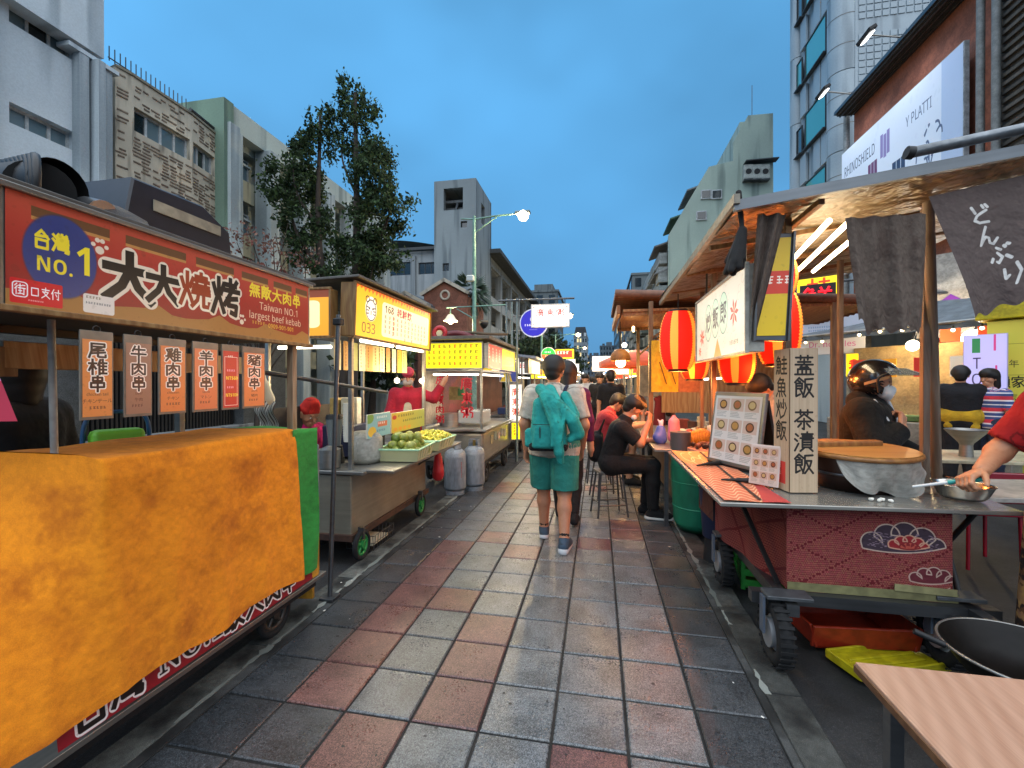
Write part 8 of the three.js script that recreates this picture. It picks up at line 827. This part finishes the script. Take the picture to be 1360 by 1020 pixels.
// ---------- people ----------
const leop = dataTex(256, (u, v) => { const a = fbm(u, v, 9, 3, 301), b = fbm(u, v, 18, 2, 305), s = a > 0.58 && b > 0.4 ? 0 : a > 0.52 ? 1 : 2; return s === 0 ? [0.16, 0.1, 0.06] : s === 1 ? [0.38, 0.24, 0.12] : [0.62 + 0.2 * (b - 0.5), 0.46 + 0.2 * (b - 0.5), 0.26]; });
{ // walker with the teal bag
  const J = { al: [0.11, 0.085, 0.17], tl: [0.13, 0.035, 0.33], kl: [0.11, 0.5, 0.13], ar: [-0.11, 0.1, -0.2], tr: [-0.13, 0.035, -0.04], kr: [-0.1, 0.5, -0.03], hl: [0.1, 0.91, 0.02], hr: [-0.1, 0.91, -0.02], el: [0.27, 1.1, -0.02], wl: [0.26, 0.86, 0.03], er: [-0.275, 1.1, -0.05], wr: [-0.25, 0.87, 0.1], sl: [0.19, 1.37, 0], sr: [-0.19, 1.37, 0], H: [0, 1.59, 0.02] };
  person('man in beige T-shirt and teal shorts walking away under a teal backpack', [-0.4, 0, -4.08], Math.PI, J, [['t_shirt', 'top', '#cfc5b6', { sleeve: 0.82, hem: 0.12, collar: 1, t: 0.022, k: 0.04 }], ['shorts', 'flare', '#2c8f82', { len: 0.97, t: 0.026 }], ['sock', 'sock', '#17171a', { s: 'l' }], ['sock', 'sock', '#17171a', { s: 'r' }], ['shoe', 'shoe', '#3f5468', { s: 'l', t: 0.016 }], ['shoe', 'shoe', '#3f5468', { s: 'r', t: 0.016 }], ['shoe_sole', 'sole', M('#b9bcc0', { rough: 0.6 }), { s: 'l', cell: 0.008 }], ['shoe_sole', 'sole', M('#b9bcc0', { rough: 0.6 }), { s: 'r', cell: 0.008 }], ['hair', 'hair', HAIR, { t: 0.014, fringe: 1 }]], { skin: '#a9795c', bulk: 1.1, hands: { l: { n: [-0.6, 0, -0.4], th: [0, 0, 1], curl: 0.55 }, r: { n: [0.6, 0, -0.3], th: [0, 0, 1], curl: 0.6 } }, look: [-0.25, 0, 1] });
  const b = thing('backpack', 'teal backpack with black base worn by the walking man', 'backpack', [-0.4, 0, -4.08], Math.PI), t = fabric('#24a098'), bag = (w, h, d, e) => { const g = new RoundedBoxGeometry(w, h, d, 5, e), P = g.attributes.position; for (let i = 0; i < P.count; i++) { const y = P.getY(i) / h + 0.5, k = 1 - 0.22 * y * y; P.setXYZ(i, P.getX(i) * k + 0.004 * Math.sin(P.getY(i) * 40), P.getY(i), P.getZ(i) * (1 - 0.25 * y * y) + 0.006 * Math.sin(P.getX(i) * 30 + P.getY(i) * 22)); } g.computeVertexNormals(); return metreUV(g); };
  part(b, 'bag_body', bag(0.33, 0.44, 0.17, 0.06), t, [0.02, 1.13, -0.235], [0.06, 0, 0]); part(b, 'front_pocket', bag(0.27, 0.2, 0.07, 0.03), t, [0.02, 1.02, -0.335], [0.06, 0, 0]); part(b, 'base', new RoundedBoxGeometry(0.33, 0.07, 0.185, 3, 0.03), fabric('#15161c'), [0.02, 0.925, -0.245], [0.06, 0, 0]); part(b, 'zip', box(0.24, 0.006, 0.006), DARK, [0.02, 1.125, -0.368]); part(b, 'zip_pull', box(0.008, 0.09, 0.008), DARK, [0.08, 1.06, -0.374]); part(b, 'side_pocket', bag(0.08, 0.16, 0.12, 0.03), t, [0.19, 1.0, -0.24]);
  for (const s of [-1, 1]) part(b, 'strap', tube([[s * 0.1, 1.33, -0.2], [s * 0.115, 1.43, -0.1], [s * 0.13, 1.44, 0.0], [s * 0.145, 1.35, 0.13], [s * 0.14, 1.15, 0.14], [s * 0.17, 1.0, -0.02], [s * 0.14, 0.97, -0.18]], 0.017, 40, 6), fabric('#1b2440'));
  single('draped_jacket', 'teal jacket slung over the backpack, one sleeve hanging below it', 'jacket', skinMesh([[[0.1, 1.42, -0.17], [0.0, 1.34, -0.3], 0.05, 0.055], [[0.02, 1.41, -0.16], [-0.05, 1.3, -0.31], 0.055, 0.055], [[0.06, 1.36, -0.28], [-0.03, 1.16, -0.36], 0.04, 0.04], [[-0.03, 1.3, -0.32], [-0.07, 1.1, -0.37], 0.055, 0.05], [[-0.05, 1.12, -0.375], [-0.08, 0.9, -0.37], 0.045, 0.042], [[-0.08, 0.9, -0.37], [-0.09, 0.8, -0.33], 0.042, 0.03, 0, 1], [[-0.08, 1.28, -0.3], [-0.19, 1.16, -0.33], 0.05, 0.05], [[-0.19, 1.16, -0.33], [-0.23, 1.05, -0.29], 0.055, 0.06], [[-0.23, 1.05, -0.29], [-0.17, 1.0, -0.32], 0.05, 0.03], [[-0.12, 1.36, -0.2], [-0.2, 1.2, -0.28], 0.045, 0.05], [[-0.02, 1.2, -0.38], [-0.02, 0.95, -0.395], 0.012, 0.012], [[-0.13, 1.25, -0.355], [-0.1, 1.0, -0.4], 0.014, 0.012], [[0.03, 1.33, -0.335], [-0.06, 1.15, -0.41], 0.014, 0.014]], 0.009, 0.014), M('#1ea59c', { map: CL1, rough: 0.9, bump: rep(T.bumpFold, 4), bumpScale: 0.012 }), [-0.4, 0, -4.08], [0, Math.PI, 0]);
}
person('woman with long dark hair in a purple top walking ahead of the backpack man', [-0.33, 0, -4.8], Math.PI, { al: [0.09, 0.085, 0.12], tl: [0.1, 0.035, 0.28], ar: [-0.09, 0.1, -0.18], tr: [-0.1, 0.035, -0.03] }, [['top', 'top', '#6b1c52', { sleeve: 1.9, hem: 0.06, collar: 1 }], ['trousers', 'legs', '#17161a'], ['shoe', 'shoe', '#16161a', { s: 'l' }], ['shoe', 'shoe', '#16161a', { s: 'r' }], ['hair', 'hair', HAIR, { t: 0.018, long: 0.16 }]], { skin: '#c09476', bulk: 0.95, height: 0.99 });
{ // sitting man in black, hand at his mouth
  const o = person('man with bleached hair in black clothes sitting on a steel stool, hand at mouth', [0.12, 0, -5.1], Math.PI / 2, { P: [0, 0.6, 0], C: [0, 0.94, 0.12], N: [0, 1.06, 0.18], H: [0, 1.205, 0.27], sl: [0.17, 0.98, 0.15], sr: [-0.17, 0.98, 0.13], el: [0.2, 0.8, 0.33], wl: [0.1, 0.83, 0.5], er: [-0.21, 0.83, 0.32], wr: [-0.1, 1.06, 0.42], hl: [0.09, 0.58, 0.02], hr: [-0.09, 0.58, 0.02], kl: [0.12, 0.57, 0.46], kr: [-0.11, 0.58, 0.46], al: [0.12, 0.085, 0.4], ar: [-0.1, 0.085, 0.46], tl: [0.14, 0.035, 0.56], tr: [-0.11, 0.035, 0.63] }, [['t_shirt', 'top', '#121214', { sleeve: 0.85, hem: 0.03, collar: 1, t: 0.02 }], ['trousers', 'legs', '#131316', { t: 0.02 }], ['shoe', 'shoe', '#15161a', { s: 'l' }], ['shoe', 'shoe', '#15161a', { s: 'r' }], ['shoe_sole', 'sole', M('#c9c8c4', { rough: 0.6 }), { s: 'r', cell: 0.008 }], ['hair', 'hair', HAIR, { t: 0.013 }], ['bleached_top', 'bones', M('#9a844e', { rough: 0.7, map: rep(T.wood, 8, 1) }), { cell: 0.007, k: 0.012, bones: (j, h3) => Array.from({ length: 14 }, (_, q) => { const x = -0.06 + 0.0092 * q, e = hash(q, 3, 7); return [h3(x, 0.105 + 0.012 * e - 2.2 * x * x, -0.05 + 0.02 * e), h3(x * 1.15, 0.075 + 0.014 * e - 3 * x * x, 0.085 + 0.012 * e), 0.028, 0.017]; }) }], ['undercut', 'bones', HAIR, { bones: (j, h3) => [[h3(-0.055, 0.0, -0.03), h3(-0.03, -0.02, -0.06), 0.035, 0.04], [h3(0.055, 0.0, -0.03), h3(0.03, -0.02, -0.06), 0.035, 0.04]] }], ['face_mask', 'bones', M('#c9ccc8', { rough: 0.8 }), { bones: (j, h3) => [[h3(-0.03, -0.095, 0.055), h3(0.03, -0.095, 0.055), 0.034, 0.034]], cell: 0.006 }]], { skin: '#b07f60', look: [0, -0.25, 1], face: true, bulk: 1.0, hands: { r: { d: [0.35, 0.8, 0.15], n: [0.3, -0.1, -0.6], th: [0.6, 0, 0.3], curl: 1.2 }, l: { d: [-0.3, 0, 1], n: [0, -1, 0], th: [-1, 0, 0], curl: 0.9 } } });
  const s = thing('steel_stool', 'square steel stool under the man in black', 'stool', [0.12, 0, -5.1], 0.3); const stool = (q) => { part(q, 'seat', box(0.3, 0.025, 0.24, 0.008), STEEL, [0, 0.49, 0]); for (const a of [-1, 1]) for (const b of [-1, 1]) part(q, 'leg', rod([a * 0.17, 0.002, b * 0.14], [a * 0.12, 0.48, b * 0.09], 0.011, 8), DSTEEL); for (const b of [-1, 1]) part(q, 'stretcher', rod([-0.16, 0.13, b * 0.125], [0.16, 0.13, b * 0.125], 0.008, 6), DSTEEL); for (const a of [-1, 1]) part(q, 'stretcher', rod([a * 0.155, 0.16, -0.12], [a * 0.155, 0.16, 0.12], 0.008, 6), DSTEEL); }; stool(s);
  single('black_shoulder_bag', 'black bag slung low behind the seated man in black', 'bag', skinMesh([[[0, 0, 0], [0.02, 0.2, 0], 0.09, 0.07], [[0, 0, 0.09], [0.02, 0.18, 0.08], 0.08, 0.06], [[0.02, 0.2, 0.04], [0.1, 0.4, 0.06], 0.02, 0.012]], 0.012), fabric('#101013'), [-0.03, 0.66, -5.2]);
  const s2 = copyOf(s, [0.0, 0, -6.75], 0.1, 'square steel stool under the man in the red shirt'); copyOf(s, [0.1, 0, -5.85], 0.4, 'empty square steel stool between the two seated men');
  person('man in a red polo shirt and grey shorts eating at the counter', [0.02, 0, -6.75], Math.PI / 2, { P: [0, 0.6, 0], C: [0, 0.93, 0.1], N: [0, 1.05, 0.16], H: [0, 1.18, 0.26], sl: [0.18, 0.98, 0.12], sr: [-0.18, 0.98, 0.12], el: [0.2, 0.82, 0.34], wl: [0.12, 0.86, 0.55], er: [-0.22, 0.82, 0.33], wr: [-0.12, 0.86, 0.56], hl: [0.09, 0.58, 0.02], hr: [-0.09, 0.58, 0.02], kl: [0.12, 0.57, 0.46], kr: [-0.12, 0.58, 0.46], al: [0.12, 0.085, 0.4], ar: [-0.12, 0.085, 0.42], tl: [0.14, 0.035, 0.56], tr: [-0.14, 0.035, 0.58] }, [['polo_shirt', 'top', '#a8323e', { sleeve: 0.9, hem: 0.04, collar: 1, t: 0.024 }], ['shorts', 'flare', '#8f9098', { len: 0.9 }], ['shoe', 'shoe', '#222', { s: 'l' }], ['shoe', 'shoe', '#222', { s: 'r' }], ['hair', 'hair', HAIR, { t: 0.012, fringe: 1 }]], { look: [0, -0.5, 1], bulk: 1.12, face: true, cell: 0.014 });
  const tb = thing('eating_counter', 'narrow steel-edged eating counter in front of the seated men', 'counter', [0.74, 0, -6.0]); part(tb, 'top', box(0.36, 0.03, 2.6, 0.006), STEEL, [0, 0.79, 0]); part(tb, 'panel', box(0.05, 0.6, 2.5), wood('#7a6248'), [0.12, 0.45, 0]); for (const z of [-1.2, 1.2]) part(tb, 'leg', box(0.04, 0.78, 0.04), DSTEEL, [-0.05, 0.39, z]);
}
{ // motor scooter rider in helmet
  const jk = fabric('#060607'), o = person('person in black jacket, scooter helmet and white face mask, hand at the collar', [1.93, -0.05, -3.72], Math.PI / 2 - 0.62, { sl: [0.2, 1.32, 0.02], sr: [-0.2, 1.32, 0.02], C: [0, 1.26, 0.02], N: [0, 1.38, 0.03], H: [0, 1.52, 0.06], el: [0.28, 1.08, 0.1], wl: [0.16, 1.0, 0.28], er: [-0.34, 1.07, 0.1], wr: [-0.1, 1.22, 0.22] }, [['jacket', 'top', jk, { sleeve: 1.88, hem: 0.14, t: 0.036, k: 0.03 }], ['hood', 'bones', jk, { bones: (j, h3) => [[h3(-0.08, -0.14, -0.06), h3(0.08, -0.14, -0.06), 0.075, 0.075], [h3(-0.09, -0.15, 0.03), h3(0.09, -0.15, 0.03), 0.05, 0.05]] }], ['trousers', 'legs', '#121215', { t: 0.03 }], ['shoe', 'shoe', '#111', { s: 'l' }], ['shoe', 'shoe', '#111', { s: 'r' }], ['reflective_strip', 'bones', M('#b9babc', { rough: 0.4 }), { bones: (j) => [[add(j.sr, [0.02, 0.08, 0.06]), add(j.sr, [0.05, -0.08, 0.14]), 0.016, 0.016]], cell: 0.008 }], ['reflective_strip', 'bones', M('#b9babc', { rough: 0.4 }), { bones: (j) => [[add(j.sl, [-0.04, 0.06, 0.1]), add(j.sl, [-0.05, -0.08, 0.15]), 0.016, 0.016]], cell: 0.008 }], ['face_mask', 'bones', M('#d4d6d6', { rough: 0.8 }), { bones: (j, h3) => [[h3(-0.03, -0.045, 0.07), h3(0.03, -0.045, 0.07), 0.05, 0.05], [h3(0, -0.02, 0.1), h3(0, -0.08, 0.085), 0.028, 0.03]], cell: 0.007 }]], { skin: '#b98768', bulk: 1.1, look: [0.05, -0.05, 1], face: true, hands: { r: { d: [0.5, 0.75, 0.0], n: [0.3, 0, -1], th: [0.6, 0.4, 0.3], curl: 1.0, s: 1.1 } } });
  const h = thing('scooter_helmet', 'open-face black scooter helmet with blue stripe and raised clear visor', 'helmet', [1.93, -0.05, -3.72], Math.PI / 2 - 0.62), hm = M('#191a1e', { phys: 1, rough: 0.25, clearcoat: 0.8, map: GR1 });
  const shell = new THREE.SphereGeometry(0.142, 36, 24), P = shell.attributes.position, I = [], ix = shell.index.array; for (let i = 0; i < ix.length; i += 3) { const c = [0, 1, 2].map((k) => [P.getX(ix[i + k]), P.getY(ix[i + k]), P.getZ(ix[i + k])]), y = (c[0][1] + c[1][1] + c[2][1]) / 3, z = (c[0][2] + c[1][2] + c[2][2]) / 3; if ((z > 0.06 && y < 0.045) || y < -0.095) continue; I.push(ix[i], ix[i + 1], ix[i + 2]); } shell.setIndex(I); part(h, 'shell', shell.scale(1, 1.05, 1.12), hm, [0, 1.55, 0.055]);
  part(h, 'stripe', sheet(20, 3, (u, v) => { const a = lerp(-0.3, 1.9, u), w = lerp(-0.35, 0.35, v); return [0.148 * Math.sin(w) * Math.cos(a * 0.3) + 0, 1.55 + 0.152 * Math.cos(w) * Math.sin(a + 0.55), 0.055 + 0.162 * Math.cos(w) * Math.cos(a + 0.55)]; }), M('#3a5872', { rough: 0.3, phys: 1, clearcoat: 0.7 })); part(h, 'side_flash', sheet(10, 2, (u, v) => [-0.15, 1.53 + 0.05 * u - 0.02 * v, 0.02 + 0.14 * u].map((q, i) => i === 0 ? -0.147 + 0.03 * u * u : q)), M('#b98a5a', { rough: 0.35 })); part(h, 'visor', sheet(20, 8, (u, v) => { const a = lerp(-1.15, 1.15, u), r = 0.165 + 0.1 * v; return [Math.sin(a) * r * 0.9, 1.63 - 0.05 * v, 0.05 + Math.cos(a) * r * 1.12]; }), M('#aab8c0', { phys: 1, rough: 0.08, transmission: 0.75, thickness: 0 })); part(h, 'trim', tube([[-0.13, 1.46, 0.1], [-0.14, 1.56, 0.1], [-0.1, 1.6, 0.17], [0, 1.61, 0.2], [0.1, 1.6, 0.17], [0.14, 1.56, 0.1], [0.13, 1.46, 0.1]], 0.008, 40, 6), DARK);
}
{ // cook in red reaching in from the frame edge
  person('cook in red T-shirt and leopard apron reaching over the counter', [2.2, 0, -2.42], -Math.PI / 2 + 0.1, { C: [0, 1.3, 0.06], N: [0, 1.42, 0.08], H: [0, 1.58, 0.12], sl: [0.18, 1.36, 0.06], sr: [-0.17, 1.37, 0.07], er: [-0.24, 1.13, 0.22], wr: [-0.12, 1.06, 0.4], el: [0.25, 1.1, 0.0] }, [['t_shirt', 'top', '#c01818', { sleeve: 0.8, hem: 0.08, collar: 1, t: 0.024 }], ['trousers', 'legs', '#26242a'], ['shoe', 'shoe', '#222', { s: 'l' }], ['shoe', 'shoe', '#222', { s: 'r' }], ['apron', 'bones', M('#ffffff', { map: rep(leop, 3), rough: 0.9 }), { bones: (j) => [[[-0.1, 1.0, 0.1], [-0.12, 0.25, 0.12], 0.09, 0.1, 0, 1], [[0.1, 1.0, 0.1], [0.12, 0.25, 0.12], 0.09, 0.1, 0, 1], [[-0.16, 0.9, 0.02], [-0.19, 0.25, 0.04], 0.07, 0.08, 0, 1], [[-0.05, 0.9, 0.14], [0.05, 0.3, 0.16], 0.08, 0.09, 0, 1]], k: 0.04 }], ['hair', 'hair', HAIR]], { skin: '#c08a66', bulk: 1.12, hands: { r: { d: [0.25, -0.35, 1], n: [0.4, -1, 0.2], th: [1, 0.3, 0], curl: 1.0, s: 1.1 } } });
  const s = thing('scraper', 'white-bladed kitchen scraper with turquoise handle held in the cook\'s hand', 'scraper', [0, 0, 0]), a = [1.80, 1.02, -2.51], b = [1.70, 0.985, -2.57], c = [1.585, 0.945, -2.63]; part(s, 'handle', rod(a, b, 0.013, 10, 0.011), M('#2fa39a', { rough: 0.4 })); part(s, 'blade', rod(b, c, 0.009, 8, 0.006), M('#d8d8d4', { rough: 0.4 }));
}
person('shopper in a black T-shirt with a yellow jacket tied at the waist', [5.15, 0, -7.55], Math.PI - 0.6, { el: [0.3, 1.12, 0.02], wl: [0.3, 0.9, 0.12], er: [-0.3, 1.12, 0.02], wr: [-0.28, 0.9, 0.12] }, [['t_shirt', 'top', '#15161c', { sleeve: 0.85, hem: 0.05, collar: 1, t: 0.026 }], ['trousers', 'legs', '#17181e', { t: 0.03 }], ['waist_jacket', 'bones', '#c9a01c', { bones: (j, h3, { rt }) => [[[-0.1, 0.99, 0], [0.1, 0.99, 0], 0.165, 0.165], [[-0.12, 0.95, -0.06], [-0.14, 0.84, -0.1], 0.07, 0.06], [[0.1, 0.95, -0.06], [0.12, 0.86, -0.1], 0.07, 0.06]] }], ['shoe', 'shoe', '#222', { s: 'l' }], ['shoe', 'shoe', '#222', { s: 'r' }], ['hair', 'hair', HAIR]], { bulk: 1.15, cell: 0.016 });
person('woman with dark ponytail in a red and blue striped top at the arcade', [5.4, 0, -7.4], -Math.PI / 2 + 0.3, {}, [['t_shirt', 'top', M('#ffffff', { map: rep(canvasTex(8, 64, (c) => { c.fillStyle = '#3a4a7a'; c.fillRect(0, 0, 8, 64); c.fillStyle = '#c03040'; c.fillRect(0, 0, 8, 20); c.fillStyle = '#d8d4d8'; c.fillRect(0, 20, 8, 8); c.fillRect(0, 44, 8, 6); }), 4, 6), rough: 0.9 }), { sleeve: 0.85, hem: 0.06, collar: 1 }], ['trousers', 'legs', '#28324a'], ['shoe', 'shoe', '#333', { s: 'l' }], ['shoe', 'shoe', '#333', { s: 'r' }], ['hair', 'hair', HAIR, { long: 0.12, fringe: 1 }]], { height: 0.97, cell: 0.016 });
// vendors on the left
person('vendor in red jacket, pink cap and mask reaching up beside the drink cart', [-2.58, 0, -5.75], 0.4, { el: [0.36, 1.3, 0.05], wl: [0.48, 1.5, 0.06], er: [-0.25, 1.1, 0.05], wr: [-0.15, 1.0, 0.25] }, [['jacket', 'top', '#b81c34', { sleeve: 1.9, hem: 0.1, collar: 1, t: 0.026 }], ['trousers', 'legs', '#1c1c22'], ['apron', 'bones', '#c9bfa4', { bones: () => [[[0, 1.2, 0.07], [0, 0.9, 0.08], 0.08, 0.1]], }], ['shoe', 'shoe', '#222', { s: 'l' }], ['shoe', 'shoe', '#222', { s: 'r' }], ['hair', 'hair', HAIR], ['cap', 'bones', '#c8405a', { bones: (j, h3) => [[h3(0, 0.07, -0.02), h3(0, 0.07, 0.02), 0.095, 0.09], [h3(-0.04, 0.065, 0.1), h3(0.04, 0.065, 0.1), 0.018, 0.018]] }], ['face_mask', 'bones', '#cbbcb4', { bones: (j, h3) => [[h3(-0.03, -0.05, 0.065), h3(0.03, -0.05, 0.065), 0.045, 0.045]], cell: 0.01 }]], { face: true, height: 0.97 });
person('person in bright pink jacket and red knitted hat sitting behind the drink cart', [-2.95, 0, -3.95], 1.3, { ...SIT(0.55), H: [0, 1.17, 0.16], el: [0.25, 0.78, 0.14], wl: [0.12, 0.72, 0.34], er: [-0.25, 0.78, 0.14], wr: [-0.12, 0.72, 0.34] }, [['jacket', 'top', '#d8187c', { sleeve: 1.92, hem: 0.06, collar: 1, t: 0.035 }], ['trousers', 'legs', '#222'], ['knit_hat', 'bones', '#d8281c', { bones: (j, h3) => [[h3(0, 0.06, -0.01), h3(0, 0.09, -0.01), 0.098, 0.085]] }], ['shoe', 'shoe', '#222', { s: 'l' }], ['shoe', 'shoe', '#222', { s: 'r' }]], { face: true, look: [0, -0.3, 1] });
person('person with curly dark hair in a black coat standing behind the kebab cart', [-2.95, 0, -1.75], -1.4, { H: [0, 1.5, 0], N: [0, 1.36, 0], C: [0, 1.26, 0], sl: [0.17, 1.3, 0], sr: [-0.17, 1.3, 0] }, [['coat', 'top', '#101014', { sleeve: 1.95, hem: 0.3, collar: 1, t: 0.035 }], ['trousers', 'legs', '#141418'], ['shoe', 'shoe', '#111', { s: 'l' }], ['shoe', 'shoe', '#111', { s: 'r' }], ['hair', 'hair', HAIR, { t: 0.03, long: 0.1 }]], {});
person('stall cook in grey shirt with dark red apron straps behind the far counter', [0.98, 0, -7.75], 0.1, { H: [0, 1.52, 0.08] }, [['shirt', 'top', '#8d939c', { sleeve: 0.9, hem: 0.08, collar: 1 }], ['trousers', 'legs', '#222'], ['apron', 'bones', '#6a1424', { bones: () => [[[0, 1.2, 0.07], [0, 0.7, 0.1], 0.085, 0.11], [[-0.08, 1.4, 0.04], [-0.07, 1.2, 0.1], 0.03, 0.03], [[0.08, 1.4, 0.04], [0.07, 1.2, 0.1], 0.03, 0.03]] }], ['shoe', 'shoe', '#222', { s: 'l' }], ['shoe', 'shoe', '#222', { s: 'r' }], ['hair', 'hair', HAIR, { fringe: 1 }]], { look: [0, -0.3, 1], face: true });
person('cook in white shirt and cap behind the rice bowl counter', [1.55, 0, -4.45], -1.2, { H: [0, 1.5, 0.1] }, [['shirt', 'top', '#a8b0c0', { sleeve: 0.9, hem: 0.08, collar: 1 }], ['apron', 'bones', '#8a2028', { bones: () => [[[0, 1.15, 0.08], [0, 0.7, 0.1], 0.085, 0.11]] }], ['trousers', 'legs', '#222'], ['shoe', 'shoe', '#222', { s: 'l' }], ['shoe', 'shoe', '#222', { s: 'r' }], ['hair', 'hair', HAIR]], { height: 0.95 });
{ // the crowd down the walkway
  const walk = (s) => ({ al: [0.1, 0.085, 0.16 * s], tl: [0.11, 0.035, 0.31 * s + 0.02], ar: [-0.1, 0.1, -0.17 * s], tr: [-0.11, 0.035, -0.02], kl: [0.1, 0.5, 0.12], wl: [0.25, 0.84, -0.05], wr: [-0.25, 0.84, 0.12] });
  const mk = (top, legs, label, group, pos, turn, opt = {}) => person(label, pos, turn, walk(1), [['top', 'top', top, { sleeve: opt.sleeve ?? 0.85, hem: 0.08, collar: 1, t: 0.022 }], ['trousers', 'legs', legs], ['shoe', 'shoe', '#1c1c1e', { s: 'l' }], ['shoe', 'shoe', '#1c1c1e', { s: 'r' }], ['hair', 'hair', HAIR, { long: opt.long, t: 0.016 }]], { cell: 0.02, group, ...opt });
  const a = mk('#131316', '#1c1d22', 'visitor in a black T-shirt strolling down the far walkway', 'visitors in black down the walkway', [0.25, 0, -9.0], Math.PI), b = mk('#c9c6c0', '#2a3040', 'visitor in a pale shirt coming along the far walkway', 'visitors in pale shirts down the walkway', [-0.35, 0, -12.2], 0, { sleeve: 1.9 }), c = mk('#8a2c34', '#20222a', 'visitor in a dark red top on the far walkway', 'visitors in dark red down the walkway', [-0.75, 0, -10.4], Math.PI, { long: 0.14 }), d = mk('#38507a', '#22242a', 'visitor in a blue top on the far walkway', 'visitors in blue down the walkway', [0.3, 0, -13.4], 0.2, { long: 0.12 });
  const R = rng(99); for (const [src, n] of [[a, 6], [b, 6], [c, 4], [d, 5]]) for (let k = 0; k < n; k++) copyOf(src, [-1.0 + 1.5 * R(), 0, -11 - 26 * R()], R() < 0.5 ? 0.2 : Math.PI + 0.1);
}
renderer.render(scene, camera);
